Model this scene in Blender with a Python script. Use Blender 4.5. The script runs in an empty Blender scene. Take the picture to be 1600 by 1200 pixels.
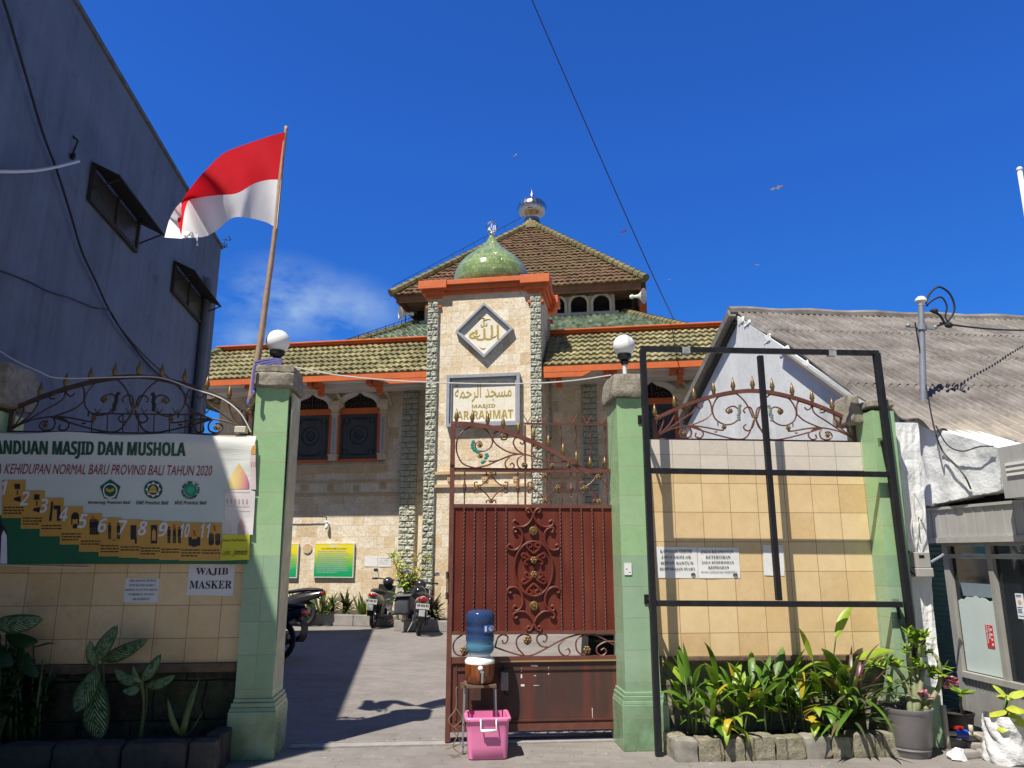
import bpy, math, random
from mathutils import Vector, Matrix, noise
random.seed(7)
SC = bpy.context.scene
COL = SC.collection
R = math.radians
# ------------------------------------------------------------------ camera
PITCH = R(12.9); FPX = 1155.0; EYE = 1.6
cam = bpy.data.cameras.new('camera'); cam_o = bpy.data.objects.new('camera', cam); COL.objects.link(cam_o)
cam.sensor_width = 36; cam.lens = 36 * FPX / 1600; cam.clip_start = .05; cam.clip_end = 2000
cam_o.location = (0, 0, EYE); cam_o.rotation_euler = (R(90) + PITCH, 0, 0)
SC.camera = cam_o
# ------------------------------------------------------------------ light
SUN_TRAVEL = Vector((.35, .47, -1)).normalized()
sun = bpy.data.lights.new('sun', 'SUN'); sun_o = bpy.data.objects.new('sun', sun); COL.objects.link(sun_o)
sun.energy = 5.0; sun.angle = R(.5); sun.color = (1, .94, .83)
sun_o.rotation_euler = SUN_TRAVEL.to_track_quat('-Z', 'Y').to_euler(); sun_o.location = (-7, -9, 20)
W = bpy.data.worlds.new('World'); SC.world = W; W.use_nodes = True
SUN_EL = math.asin(-SUN_TRAVEL.z); SUN_ROT = math.atan2(-SUN_TRAVEL.x, -SUN_TRAVEL.y)
SC.view_settings.view_transform = 'Standard'; SC.view_settings.look = 'None'
SC.view_settings.exposure = .47; SC.view_settings.gamma = 1
def world():
    nt = W.node_tree; ns = nt.nodes; ns.clear(); L = nt.links.new
    sky = ns.new('ShaderNodeTexSky'); sky.sky_type = 'NISHITA'; sky.sun_disc = False
    sky.sun_elevation = SUN_EL; sky.sun_rotation = SUN_ROT % (2 * math.pi)
    sky.altitude = 600; sky.air_density = .9; sky.dust_density = .25; sky.ozone_density = 3.0
    bg = ns.new('ShaderNodeBackground'); bg.inputs['Strength'].default_value = .1
    hs = ns.new('ShaderNodeHueSaturation'); hs.inputs['Saturation'].default_value = 1.0; hs.inputs['Value'].default_value = 1.0
    hs.inputs['Hue'].default_value = .505
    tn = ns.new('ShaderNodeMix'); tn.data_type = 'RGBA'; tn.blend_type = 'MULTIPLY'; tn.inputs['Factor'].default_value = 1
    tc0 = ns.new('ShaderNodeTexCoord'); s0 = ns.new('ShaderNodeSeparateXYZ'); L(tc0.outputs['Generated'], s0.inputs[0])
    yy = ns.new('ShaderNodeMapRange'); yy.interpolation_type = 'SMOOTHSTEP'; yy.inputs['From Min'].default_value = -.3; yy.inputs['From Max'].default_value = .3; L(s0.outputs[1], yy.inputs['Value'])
    # sky ahead tinted deep blue; unseen sky behind toned down to cut blue fill
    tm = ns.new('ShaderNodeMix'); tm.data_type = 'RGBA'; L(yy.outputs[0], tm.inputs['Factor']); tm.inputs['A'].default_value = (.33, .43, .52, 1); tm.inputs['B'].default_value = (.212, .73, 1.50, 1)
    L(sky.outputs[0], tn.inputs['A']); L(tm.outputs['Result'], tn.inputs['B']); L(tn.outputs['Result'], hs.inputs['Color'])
    tc = ns.new('ShaderNodeTexCoord')
    # a few thin clouds low in the sky
    def dirn(u, v):
        x = (u - 800) / FPX; z = (600 - v) / FPX
        return Vector((x, math.cos(PITCH) - z * math.sin(PITCH), math.sin(PITCH) + z * math.cos(PITCH))).normalized()
    mp = ns.new('ShaderNodeMapping'); mp.inputs['Scale'].default_value = (4, 4, 8)
    L(tc.outputs['Generated'], mp.inputs[0])
    nz = ns.new('ShaderNodeTexNoise'); nz.inputs['Scale'].default_value = 1.3; nz.inputs['Detail'].default_value = 9
    nz.inputs['Roughness'].default_value = .58; L(mp.outputs[0], nz.inputs['Vector'])
    acc = None
    for (u, v, rad, amp) in ((445, 470, .085, 1.0), (530, 490, .08, .75), (385, 520, .05, .6)):
        d = dirn(u, v)
        sub = ns.new('ShaderNodeVectorMath'); sub.operation = 'SUBTRACT'; sub.inputs[1].default_value = d
        L(tc.outputs['Generated'], sub.inputs[0])
        sc = ns.new('ShaderNodeVectorMath'); sc.operation = 'MULTIPLY'; sc.inputs[1].default_value = (1, 1, 1.7); L(sub.outputs[0], sc.inputs[0])
        ln = ns.new('ShaderNodeVectorMath'); ln.operation = 'LENGTH'; L(sc.outputs[0], ln.inputs[0])
        mr = ns.new('ShaderNodeMapRange'); mr.interpolation_type = 'SMOOTHSTEP'
        mr.inputs['From Min'].default_value = 0; mr.inputs['From Max'].default_value = rad * 1.35
        mr.inputs['To Min'].default_value = amp; mr.inputs['To Max'].default_value = 0; L(ln.outputs['Value'], mr.inputs['Value'])
        if acc is None: acc = mr.outputs[0]
        else:
            a = ns.new('ShaderNodeMath'); a.operation = 'MAXIMUM'; L(acc, a.inputs[0]); L(mr.outputs[0], a.inputs[1]); acc = a.outputs[0]
    r2 = ns.new('ShaderNodeMapRange'); r2.inputs['From Min'].default_value = .38; r2.inputs['From Max'].default_value = .72; L(nz.outputs[0], r2.inputs['Value'])
    mu = ns.new('ShaderNodeMath'); mu.operation = 'MULTIPLY'; L(acc, mu.inputs[0]); L(r2.outputs[0], mu.inputs[1])
    m2 = ns.new('ShaderNodeMath'); m2.operation = 'MULTIPLY'; m2.inputs[1].default_value = 1.25; m2.use_clamp = True; L(mu.outputs[0], m2.inputs[0])
    mx = ns.new('ShaderNodeMix'); mx.data_type = 'RGBA'; L(m2.outputs[0], mx.inputs['Factor'])
    L(hs.outputs[0], mx.inputs['A']); mx.inputs['B'].default_value = (5.0, 6.0, 7.8, 1)
    sp = ns.new('ShaderNodeSeparateXYZ'); L(tc.outputs['Generated'], sp.inputs[0])
    hz = ns.new('ShaderNodeMapRange'); hz.inputs['From Min'].default_value = .0; hz.inputs['From Max'].default_value = .5; hz.inputs['To Min'].default_value = .55; hz.inputs['To Max'].default_value = 1.0
    L(sp.outputs[2], hz.inputs['Value'])
    m3 = ns.new('ShaderNodeVectorMath'); m3.operation = 'SCALE'; L(mx.outputs['Result'], m3.inputs[0]); L(hz.outputs[0], m3.inputs['Scale'])
    wm = ns.new('ShaderNodeMix'); wm.data_type = 'RGBA'; L(hz.outputs[0], wm.inputs['Factor']); wm.inputs['A'].default_value = (1.0, 1.42, 1.02, 1); wm.inputs['B'].default_value = (.98, 1.0, .98, 1)
    m4 = ns.new('ShaderNodeVectorMath'); m4.operation = 'MULTIPLY'; L(m3.outputs[0], m4.inputs[0]); L(wm.outputs['Result'], m4.inputs[1])
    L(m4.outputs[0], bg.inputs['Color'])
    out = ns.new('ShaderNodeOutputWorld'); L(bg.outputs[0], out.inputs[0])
world()
# ------------------------------------------------------------------ measuring: a pixel of the photo onto a real plane
def ray(u, v):
    x = (u - 800) / FPX; z = (600 - v) / FPX
    return Vector((x, math.cos(PITCH) - z * math.sin(PITCH), math.sin(PITCH) + z * math.cos(PITCH)))
CAM = Vector((0, 0, EYE))
class Fr:
    """upright frame: origin on the ground, x along a face, y into depth, z up"""
    def __init__(s, o, xd):
        s.o = Vector((o[0], o[1], 0)); s.x = Vector((xd[0], xd[1], 0)).normalized()
        s.z = Vector((0, 0, 1)); s.y = s.z.cross(s.x)
        s.M = Matrix(((s.x.x, s.y.x, 0, s.o.x), (s.x.y, s.y.y, 0, s.o.y), (0, 0, 1, 0), (0, 0, 0, 1)))
    def hit(s, u, v, y=0.0):
        d = ray(u, v); t = (y - (CAM - s.o).dot(s.y)) / d.dot(s.y); p = CAM + d * t - s.o
        return (p.dot(s.x), p.z)
    def hitz(s, u, v, z=0.0):
        d = ray(u, v); t = (z - EYE) / d.z; p = CAM + d * t - s.o
        return (p.dot(s.x), p.dot(s.y))
    def loc(s, p):
        q = Vector(p) - s.o; return Vector((q.dot(s.x), q.dot(s.y), q.z))
WORLD = Fr((0, 0), (1, 0))
# ------------------------------------------------------------------ mesh builder
class MB:
    def __init__(s): s.v = []; s.f = []; s.m = []; s.uv = []; s.cm = 0; s.X = None; s.hasuv = False
    def add(s, vs, fs, uvs=None, mat=None):
        n = len(s.v)
        for p in vs:
            p = Vector(p)
            if s.X is not None: p = s.X @ p
            s.v.append(p)
        for i, f in enumerate(fs):
            s.f.append([n + k for k in f]); s.m.append(s.cm if mat is None else mat)
            if uvs: s.uv.append([uvs[k] for k in f]); s.hasuv = True
            else: s.uv.append([(0, 0)] * len(f))
        return s
    def box(s, x0, x1, y0, y1, z0, z1):
        v = [(x0, y0, z0), (x1, y0, z0), (x1, y1, z0), (x0, y1, z0), (x0, y0, z1), (x1, y0, z1), (x1, y1, z1), (x0, y1, z1)]
        return s.add(v, [(0, 3, 2, 1), (4, 5, 6, 7), (0, 1, 5, 4), (1, 2, 6, 5), (2, 3, 7, 6), (3, 0, 4, 7)])
    def frustum(s, a, b, z0, z1):
        """a, b = (x0,x1,y0,y1) below and above"""
        v = [(a[0], a[2], z0), (a[1], a[2], z0), (a[1], a[3], z0), (a[0], a[3], z0), (b[0], b[2], z1), (b[1], b[2], z1), (b[1], b[3], z1), (b[0], b[3], z1)]
        return s.add(v, [(0, 3, 2, 1), (4, 5, 6, 7), (0, 1, 5, 4), (1, 2, 6, 5), (2, 3, 7, 6), (3, 0, 4, 7)])
    def prism(s, poly, y0, y1):
        """poly in (x,z), counter-clockwise seen from -y"""
        n = len(poly); v = [(p[0], y0, p[1]) for p in poly] + [(p[0], y1, p[1]) for p in poly]
        f = [list(range(n)), list(range(2 * n - 1, n - 1, -1))]
        for i in range(n):
            j = (i + 1) % n; f.append((i, n + i, n + j, j))
        return s.add(v, f)
    def prismz(s, poly, z0, z1):
        n = len(poly); v = [(p[0], p[1], z0) for p in poly] + [(p[0], p[1], z1) for p in poly]
        f = [list(range(n - 1, -1, -1)), list(range(n, 2 * n))]
        for i in range(n):
            j = (i + 1) % n; f.append((i, j, n + j, n + i))
        return s.add(v, f)
    def flat(s, poly, y):
        return s.add([(p[0], y, p[1]) for p in poly], [list(range(len(poly)))])
    def ring(s, outer, inner, y0, y1):
        """frame between two outlines of equal length in (x,z)"""
        n = len(outer)
        v = [(p[0], y0, p[1]) for p in outer] + [(p[0], y0, p[1]) for p in inner] + [(p[0], y1, p[1]) for p in outer] + [(p[0], y1, p[1]) for p in inner]
        f = []
        for i in range(n):
            j = (i + 1) % n
            f += [(i, j, n + j, n + i), (2 * n + j, 2 * n + i, 3 * n + i, 3 * n + j), (i, 2 * n + i, 2 * n + j, j), (n + j, 3 * n + j, 3 * n + i, n + i)]
        return s.add(v, f)
    def strip(s, outer, inner, y0, y1):
        n = len(outer)
        v = [(p[0], y0, p[1]) for p in outer] + [(p[0], y0, p[1]) for p in inner] + [(p[0], y1, p[1]) for p in outer] + [(p[0], y1, p[1]) for p in inner]
        f = [(0, n, 3 * n, 2 * n), (n - 1, 3 * n - 1, 4 * n - 1, 2 * n - 1)]
        for i in range(n - 1):
            j = i + 1
            f += [(i, j, n + j, n + i), (2 * n + j, 2 * n + i, 3 * n + i, 3 * n + j), (i, 2 * n + i, 2 * n + j, j), (n + j, 3 * n + j, 3 * n + i, n + i)]
        return s.add(v, f)
    def tube(s, pts, r, n=6, closed=False, cap=True):
        pts = [Vector(p) for p in pts]; N = len(pts)
        rs = r if isinstance(r, (list, tuple)) else [r] * N
        vs = []; up = None
        for i, p in enumerate(pts):
            a = pts[(i - 1) % N] if (closed or i > 0) else p
            b = pts[(i + 1) % N] if (closed or i < N - 1) else p
            t = (b - a)
            if t.length < 1e-9: t = Vector((0, 0, 1))
            t.normalize()
            if up is None: up = Vector((0, 0, 1)) if abs(t.z) < .9 else Vector((0, 1, 0))
            w = t.cross(up)
            if w.length < 1e-6: w = t.cross(Vector((1, .1, 0)))
            w.normalize(); up = w.cross(t).normalized()
            for k in range(n):
                q = 2 * math.pi * (k + .5) / n
                vs.append(p + (w * math.cos(q) + up * math.sin(q)) * rs[i])
        f = []
        for i in range(N if closed else N - 1):
            a = i * n; b = ((i + 1) % N) * n
            for k in range(n):
                l = (k + 1) % n; f.append((a + k, a + l, b + l, b + k))
        if cap and not closed:
            f.append(list(range(n - 1, -1, -1))); f.append([(N - 1) * n + k for k in range(n)])
        return s.add(vs, f)
    def lathe(s, prof, c=(0, 0, 0), n=16, axis='z', sx=1, sy=1):
        vs = []; f = []; P = len(prof)
        for (r, h) in prof:
            for k in range(n):
                a = 2 * math.pi * k / n; x, y = r * math.cos(a) * sx, r * math.sin(a) * sy
                if axis == 'z': q = (x, y, h)
                elif axis == 'y': q = (x, -h, y)
                else: q = (h, x, y)
                vs.append((c[0] + q[0], c[1] + q[1], c[2] + q[2]))
        for i in range(P - 1):
            for k in range(n):
                l = (k + 1) % n; f.append((i * n + k, i * n + l, (i + 1) * n + l, (i + 1) * n + k))
        if prof[0][0] > 1e-6: f.append(list(range(n - 1, -1, -1)))
        if prof[-1][0] > 1e-6: f.append([(P - 1) * n + k for k in range(n)])
        return s.add(vs, f)
    def ball(s, c, rx, ry=None, rz=None, n=12, m=8):
        ry = ry or rx; rz = rz or rx; vs = []; f = []
        for i in range(m + 1):
            t = math.pi * i / m
            for k in range(n):
                a = 2 * math.pi * k / n
                vs.append((c[0] + rx * math.sin(t) * math.cos(a), c[1] + ry * math.sin(t) * math.sin(a), c[2] + rz * math.cos(t)))
        for i in range(m):
            for k in range(n):
                l = (k + 1) % n; f.append((i * n + k, (i + 1) * n + k, (i + 1) * n + l, i * n + l))
        return s.add(vs, f)
    def grid(s, rows, uv=False, flip=False):
        n = len(rows[0]); vs = [p for r_ in rows for p in r_]; f = []
        uvs = [(i / max(1, len(rows) - 1), j / max(1, n - 1)) for i in range(len(rows)) for j in range(n)] if uv else None
        for i in range(len(rows) - 1):
            for j in range(n - 1):
                q = (i * n + j, i * n + j + 1, (i + 1) * n + j + 1, (i + 1) * n + j)
                f.append(q[::-1] if flip else q)
        return s.add(vs, f, uvs)
    def text(s, body, x0, x1, z0, z1, y, shear=0, bold=0):
        """lettering stretched to fill the rectangle, facing -y"""
        cu = bpy.data.curves.new('lettering', 'FONT'); cu.body = body; cu.resolution_u = 3; cu.offset = bold; cu.align_x = 'CENTER'
        o = bpy.data.objects.new('lettering', cu); COL.objects.link(o)
        dg = bpy.context.evaluated_depsgraph_get(); me = bpy.data.meshes.new_from_object(o.evaluated_get(dg))
        vs = [(v.co.x + shear * v.co.y, v.co.y) for v in me.vertices]; fs = [list(p.vertices) for p in me.polygons]
        bpy.data.objects.remove(o); bpy.data.curves.remove(cu); bpy.data.meshes.remove(me)
        if not vs: return s
        a0 = min(v[0] for v in vs); a1 = max(v[0] for v in vs); b0 = min(v[1] for v in vs); b1 = max(v[1] for v in vs)
        kx = (x1 - x0) / max(1e-6, a1 - a0); kz = (z1 - z0) / max(1e-6, b1 - b0)
        return s.add([(x0 + (a - a0) * kx, y, z0 + (b - b0) * kz) for a, b in vs], fs)
    def build(s, name, mats, parent=None, fr=None, smooth=False, bevel=0, seg=1, loc=None, auto=None):
        me = bpy.data.meshes.new(name)
        me.from_pydata([tuple(v) for v in s.v], [], s.f)
        if not isinstance(mats, (list, tuple)): mats = [mats]
        for m in mats: me.materials.append(m)
        if len(mats) > 1: me.polygons.foreach_set('material_index', s.m)
        if s.hasuv:
            ul = me.uv_layers.new(name='UVMap'); k = 0
            flatuv = [c for face in s.uv for q in face for c in q]; ul.data.foreach_set('uv', flatuv)
        if smooth: me.polygons.foreach_set('use_smooth', [True] * len(me.polygons))
        me.update()
        o = bpy.data.objects.new(name, me); COL.objects.link(o)
        if auto:
            me.polygons.foreach_set('use_smooth', [True] * len(me.polygons)); me.set_sharp_from_angle(angle=R(auto))
        if bevel:
            b = o.modifiers.new('bevel', 'BEVEL'); b.width = bevel; b.segments = seg; b.limit_method = 'ANGLE'; b.angle_limit = R(40)
        if parent is not None:
            o.parent = parent; off = OFF.get(parent.name)
            if loc is not None: o.location = Vector(loc) - (off or Vector((0, 0, 0)))
            elif off is not None: o.location = -off
        elif fr is not None: o.matrix_world = fr.M @ Matrix.Translation(loc or (0, 0, 0))
        elif loc is not None: o.location = loc
        return o
OFF = {}
def thing(name, label, cat, fr=WORLD, loc=(0, 0, 0), group=None, rz=0, own=False):
    """Empty at the base; parts are given in frame coordinates unless own=True (then relative to the Empty)"""
    o = bpy.data.objects.new(name, None); COL.objects.link(o); o.empty_display_size = .2
    o.matrix_world = fr.M @ Matrix.Translation(loc) @ Matrix.Rotation(rz, 4, 'Z')
    o['label'] = label; o['category'] = cat
    if group: o['group'] = group
    if not own: OFF[o.name] = Vector(loc)
    return o
def tag(o, label, cat, group=None, kind=None):
    o['label'] = label; o['category'] = cat
    if group: o['group'] = group
    if kind: o['kind'] = kind
    return o
def struct(o, label=None, kind='structure'):
    o['kind'] = kind
    if label: o['label'] = label
    return o
def again(o, parent, loc):
    """another copy of a part under the same thing (loc in the parent's mesh frame)"""
    c = o.copy(); COL.objects.link(c); c.parent = parent
    c.location = Vector(loc) - OFF.get(parent.name, Vector((0, 0, 0)))
    return c
def copy_tree(o, parent=None):
    kids = [c for c in o.children]
    c = o.copy(); COL.objects.link(c)
    if parent is not None: c.parent = parent
    for k in kids: copy_tree(k, c)
    return c
def cr(pts, k=6, closed=False):
    """smooth curve through points (Catmull-Rom)"""
    P = [Vector(p) for p in pts]; n = len(P); out = []
    rng = range(n if closed else n - 1)
    for i in rng:
        a = P[(i - 1) % n] if (closed or i > 0) else P[0]; b = P[i]; c = P[(i + 1) % n]
        d = P[(i + 2) % n] if (closed or i + 2 < n) else P[-1]
        for j in range(k):
            t = j / k; t2 = t * t; t3 = t2 * t
            out.append(.5 * ((2 * b) + (c - a) * t + (2 * a - 5 * b + 4 * c - d) * t2 + (3 * b - a - 3 * c + d) * t3))
    if not closed: out.append(P[-1])
    return out
def arc(cx, cz, r, a0, a1, n=12, rz=None):
    rz = rz or r
    return [(cx + r * math.cos(R(a0 + (a1 - a0) * i / n)), cz + rz * math.sin(R(a0 + (a1 - a0) * i / n))) for i in range(n + 1)]
def U(a, b): return random.uniform(a, b)
# ------------------------------------------------------------------ materials
class NT:
    def __init__(s, name):
        s.m = bpy.data.materials.new(name); s.m.use_nodes = True; s.t = s.m.node_tree; s.n = s.t.nodes; s.L = s.t.links.new
        s.b = s.n['Principled BSDF']; s.tc = s.n.new('ShaderNodeTexCoord')
    def node(s, kind, **kw):
        x = s.n.new('ShaderNode' + kind)
        for k, v in kw.items(): setattr(x, k, v)
        return x
    def put(s, x, key, val):
        i = x.inputs[key]
        if hasattr(val, 'links') or hasattr(val, 'is_output'): s.L(val, i)
        else: i.default_value = val
    def math(s, op, a, b=0.0, clamp=False):
        x = s.node('Math', operation=op); x.use_clamp = clamp; s.put(x, 0, a); s.put(x, 1, b); return x.outputs[0]
    def noise(s, scale, detail=4, rough=.55, vec=None, dist=0):
        x = s.node('TexNoise'); s.put(x, 'Scale', scale); s.put(x, 'Detail', detail); s.put(x, 'Roughness', rough); s.put(x, 'Distortion', dist)
        s.L(vec if vec is not None else s.tc.outputs['Object'], x.inputs['Vector']); return x.outputs[0]
    def scaled(s, sc, vec=None):
        x = s.node('Mapping'); s.put(x, 'Scale', sc); s.L(vec if vec is not None else s.tc.outputs['Object'], x.inputs[0]); return x.outputs[0]
    def rng(s, val, a, b, c=0.0, d=1.0):
        x = s.node('MapRange'); s.put(x, 'Value', val); s.put(x, 'From Min', a); s.put(x, 'From Max', b); s.put(x, 'To Min', c); s.put(x, 'To Max', d); return x.outputs[0]
    def mix(s, f, a, b, mode='MIX'):
        x = s.node('Mix', data_type='RGBA', blend_type=mode); s.put(x, 'Factor', f)
        for k, v in (('A', a), ('B', b)): s.put(x, k, (*v, 1) if isinstance(v, tuple) and len(v) == 3 else v)
        return x.outputs['Result']
    def ramp(s, val, stops, const=False):
        x = s.node('ValToRGB'); cr_ = x.color_ramp
        if const: cr_.interpolation = 'CONSTANT'
        while len(cr_.elements) < len(stops): cr_.elements.new(.5)
        for e, (p, c) in zip(cr_.elements, stops): e.position = p; e.color = (*c, 1)
        s.L(val, x.inputs[0]); return x.outputs[0]
    def wallcoord(s):
        """(x+y, z) of the object: works on faces along x and along y"""
        sp = s.node('SeparateXYZ'); s.L(s.tc.outputs['Object'], sp.inputs[0])
        a = s.math('ADD', sp.outputs[0], sp.outputs[1]); cb = s.node('CombineXYZ'); s.L(a, cb.inputs[0]); s.L(sp.outputs[2], cb.inputs[1]); return cb.outputs[0]
    def brick(s, vec, w, h, mortar, off=0.0, smooth=.1, origin=(0, 0)):
        mp = s.node('Mapping'); s.put(mp, 'Location', (-origin[0], -origin[1], 0)); s.L(vec, mp.inputs[0])
        x = s.node('TexBrick'); x.offset = off; x.squash = 1; s.put(x, 'Scale', 1); s.put(x, 'Brick Width', w); s.put(x, 'Row Height', h)
        s.put(x, 'Mortar Size', mortar); s.put(x, 'Mortar Smooth', smooth); s.put(x, 'Color1', (0, 0, 0, 1)); s.put(x, 'Color2', (1, 1, 1, 1)); s.put(x, 'Mortar', (.5, .5, .5, 1))
        s.L(mp.outputs[0], x.inputs['Vector']); return x.outputs['Color'], x.outputs['Fac']
    def bump(s, h, strength=.3, dist=.01):
        x = s.node('Bump'); s.put(x, 'Strength', strength); s.put(x, 'Distance', dist); s.put(x, 'Height', h)
        if s.b.inputs['Normal'].links: s.L(s.b.inputs['Normal'].links[0].from_socket, x.inputs['Normal'])
        s.L(x.outputs[0], s.b.inputs['Normal'])
    def out(s, col=None, rough=None, metal=None, spec=None):
        if col is not None: s.put(s.b, 'Base Color', (*col, 1) if isinstance(col, tuple) else col)
        if rough is not None: s.put(s.b, 'Roughness', rough)
        if metal is not None: s.put(s.b, 'Metallic', metal)
        if spec is not None: s.put(s.b, 'Specular IOR Level', spec)
        return s.m
def mul(c, k): return tuple(min(1, x * k) for x in c)
def M(name, col, rough=.6, metal=0, col2=None, scale=4, bump=0, bscale=40, bdist=.004, spec=.5, var=.2, streak=0, dirt=None, dirtz=None, rvar=.1):
    n = NT(name); c2 = col2 or mul(col, 1 - var)
    f = n.noise(scale, 6, .6); c = n.mix(n.rng(f, .3, .7), col, c2)
    if streak:
        st = n.noise(1.0, 5, .6, vec=n.scaled((9, 9, .7)))
        c = n.mix(n.math('MULTIPLY', n.rng(st, .48, .72), streak), c, dirt or mul(col, .35))
    if dirtz is not None:  # dirt that lies low on the thing, z from..to
        sp = n.node('SeparateXYZ'); n.L(n.tc.outputs['Object'], sp.inputs[0])
        g = n.math('MULTIPLY', n.rng(sp.outputs[2], dirtz[1], dirtz[0]), n.rng(n.noise(5, 5, .6), .3, .65)); g = n.math('MULTIPLY', g, .8, True)
        c = n.mix(g, c, dirt or mul(col, .35))
    r = n.rng(n.noise(scale * 3, 4), .3, .7, max(.02, rough - rvar), min(1, rough + rvar))
    if bump: n.bump(n.noise(bscale, 6, .6), bump, bdist)
    return n.out(c, r, metal, spec)
def tiled(name, cols, w, h, grout, gs=.004, off=0.0, rough=.3, bump=.4, origin=(0, 0), vein=None, rock=0, rscale=12, spec=.5, stain=None, jit=0, streak=0, hi=None):
    n = NT(name); wc = n.wallcoord()
    if jit:
        q = n.node('VectorMath', operation='ADD'); nz = n.node('TexNoise'); n.put(nz, 'Scale', 3.5); n.L(wc, nz.inputs['Vector'])
        s2 = n.node('VectorMath', operation='SCALE'); n.L(nz.outputs['Color'], s2.inputs[0]); s2.inputs['Scale'].default_value = jit
        n.L(wc, q.inputs[0]); n.L(s2.outputs[0], q.inputs[1]); wc2 = q.outputs[0]
    else: wc2 = wc
    tint, fac = n.brick(wc2, w, h, gs, off, origin=origin)
    c = n.ramp(tint, cols, const=False)
    f1 = n.noise(7, 6, .65, dist=1.2); c = n.mix(n.rng(f1, .35, .65, 0, .55), c, n.mix(.5, c, mul(cols[-1][1], .62)))
    if vein:
        f2 = n.noise(vein[0], 3, .5, dist=2.5); line = n.rng(n.math('ABSOLUTE', n.math('SUBTRACT', f2, .5)), 0, .03, 1, 0)
        c = n.mix(n.math('MULTIPLY', line, vein[2], True), c, vein[1])
    if hi:
        f2 = n.noise(hi[0], 4, .6); c = n.mix(n.rng(f2, .5, .75, 0, hi[2]), c, hi[1])
    if streak:
        st = n.noise(1.0, 5, .6, vec=n.scaled((7, 7, .8))); c = n.mix(n.math('MULTIPLY', n.rng(st, .5, .75), streak), c, mul(cols[0][1], .4))
    if stain:
        sp = n.node('SeparateXYZ'); n.L(n.tc.outputs['Object'], sp.inputs[0])
        g = n.math('MULTIPLY', n.rng(sp.outputs[2], stain[1], stain[0]), n.rng(n.noise(4, 6, .65), .32, .62)); c = n.mix(n.math('MULTIPLY', g, stain[3], True), c, stain[2])
    c = n.mix(fac, c, grout)
    inv = n.math('SUBTRACT', 1.0, fac)
    if rock:
        hgt = n.math('MULTIPLY', inv, n.math('ADD', n.math('MULTIPLY', n.noise(rscale, 8, .65), 1.0), n.math('MULTIPLY', tint, .35)))
        n.bump(hgt, rock, .03)
    else: n.bump(inv, bump, .003)
    r = n.rng(n.noise(12, 4), .3, .7, rough - .07, rough + .12)
    return n.out(c, n.math('ADD', r, n.math('MULTIPLY', fac, .3)), spec=spec)
MT = {}
MT['sandstone'] = tiled('sandstone_cladding', [(0, (.60, .45, .28)), (.12, (.70, .55, .36)), (.4, (.78, .67, .49)), (.75, (.84, .77, .64)), (.9, (.76, .67, .52)), (1, (.68, .52, .33))], .29, .29, (.56, .46, .33), .003, .5, .62, rock=.5, rscale=9, vein=(8, (.40, .27, .15), .95), jit=.012, hi=(4.5, (.84, .77, .64), .6))
MT['sandstone_plain'] = M('sandstone_trim', (.62, .47, .29), .65, col2=(.50, .36, .20), scale=5, bump=.25, bscale=20)
def andesite_mat():
    n = NT('split_andesite'); tint, fac = n.brick(n.wallcoord(), .30, .15, .006, .5)
    f = n.noise(16, 9, .7); g = n.noise(45, 6, .7)
    c = n.ramp(f, [(.28, (.22, .235, .19)), (.44, (.42, .44, .37)), (.60, (.56, .57, .49)), (.8, (.66, .62, .50))])
    c = n.mix(n.rng(tint, 0, 1, 0, .35), c, (.38, .36, .26)); c = n.mix(fac, c, (.10, .11, .09))
    n.bump(n.math('ADD', n.math('MULTIPLY', f, 1.2), n.math('MULTIPLY', g, .4)), .9, .03); n.bump(n.math('SUBTRACT', 1.0, fac), .6, .01)
    return n.out(c, .88, spec=.3)
MT['andesite'] = andesite_mat()
MT['green_tile'] = tiled('green_ceramic_tile', [(0, (.27, .455, .22)), (.5, (.305, .49, .25)), (1, (.34, .50, .285))], 5, .263, (.34, .34, .22), .0028, 0, .26, origin=(0, .262), vein=(60, (.36, .52, .32), .5), stain=(.0, .9, (.14, .20, .10), .75))
MT['green_tile_low'] = tiled('green_ceramic_base_tile', [(0, (.22, .38, .23)), (.5, (.27, .42, .27)), (1, (.31, .44, .30))], .42, .263, (.26, .28, .19), .0028, 0, .28, origin=(0, 0), vein=(50, (.36, .48, .34), .5), stain=(.0, .7, (.10, .14, .06), .95))
MT['cream_tile'] = tiled('cream_ceramic_tile', [(0, (.64, .44, .21)), (.5, (.73, .53, .28)), (1, (.78, .59, .33))], .262, .262, (.30, .19, .09), .0028, 0, .3, origin=(0, .13), vein=(9, (.76, .58, .38), .35), hi=(6, (.78, .60, .38), .5), stain=(.6, 1.2, (.45, .28, .14), .35))
MT['white_tile'] = tiled('pale_relief_tile', [(0, (.60, .53, .45)), (.5, (.65, .58, .50)), (1, (.68, .61, .54))], .262, .262, (.35, .31, .26), .003, 0, .4, origin=(0, .13), vein=(13, (.72, .67, .6), .5))
def capstone_mat():
    n = NT('pitted_capstone'); f = n.noise(14, 9, .75); c = n.ramp(f, [(.25, (.13, .11, .09)), (.5, (.30, .27, .22)), (.75, (.44, .40, .33))])
    n.bump(f, 1, .02); n.bump(n.noise(60, 5, .7), .6, .008); return n.out(c, .92, spec=.2)
MT['capstone'] = capstone_mat()
MT['white_globe'] = M('white_lamp_glass', (.86, .86, .84), .18, var=.02)
MT['black_plastic'] = M('black_plastic', (.012, .012, .014), .4)
MT['iron'] = M('rusty_brown_iron', (.115, .035, .025), .5, col2=(.16, .06, .04), scale=9, bump=.2, bscale=80)
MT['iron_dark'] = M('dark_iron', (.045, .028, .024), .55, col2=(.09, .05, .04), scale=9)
MT['gate_sheet'] = M('maroon_gate_paint', (.155, .030, .018), .5, col2=(.095, .018, .012), scale=2.2, streak=.5, dirt=(.20, .065, .04), spec=.25, bump=.08, bscale=6, bdist=.02)
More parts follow.
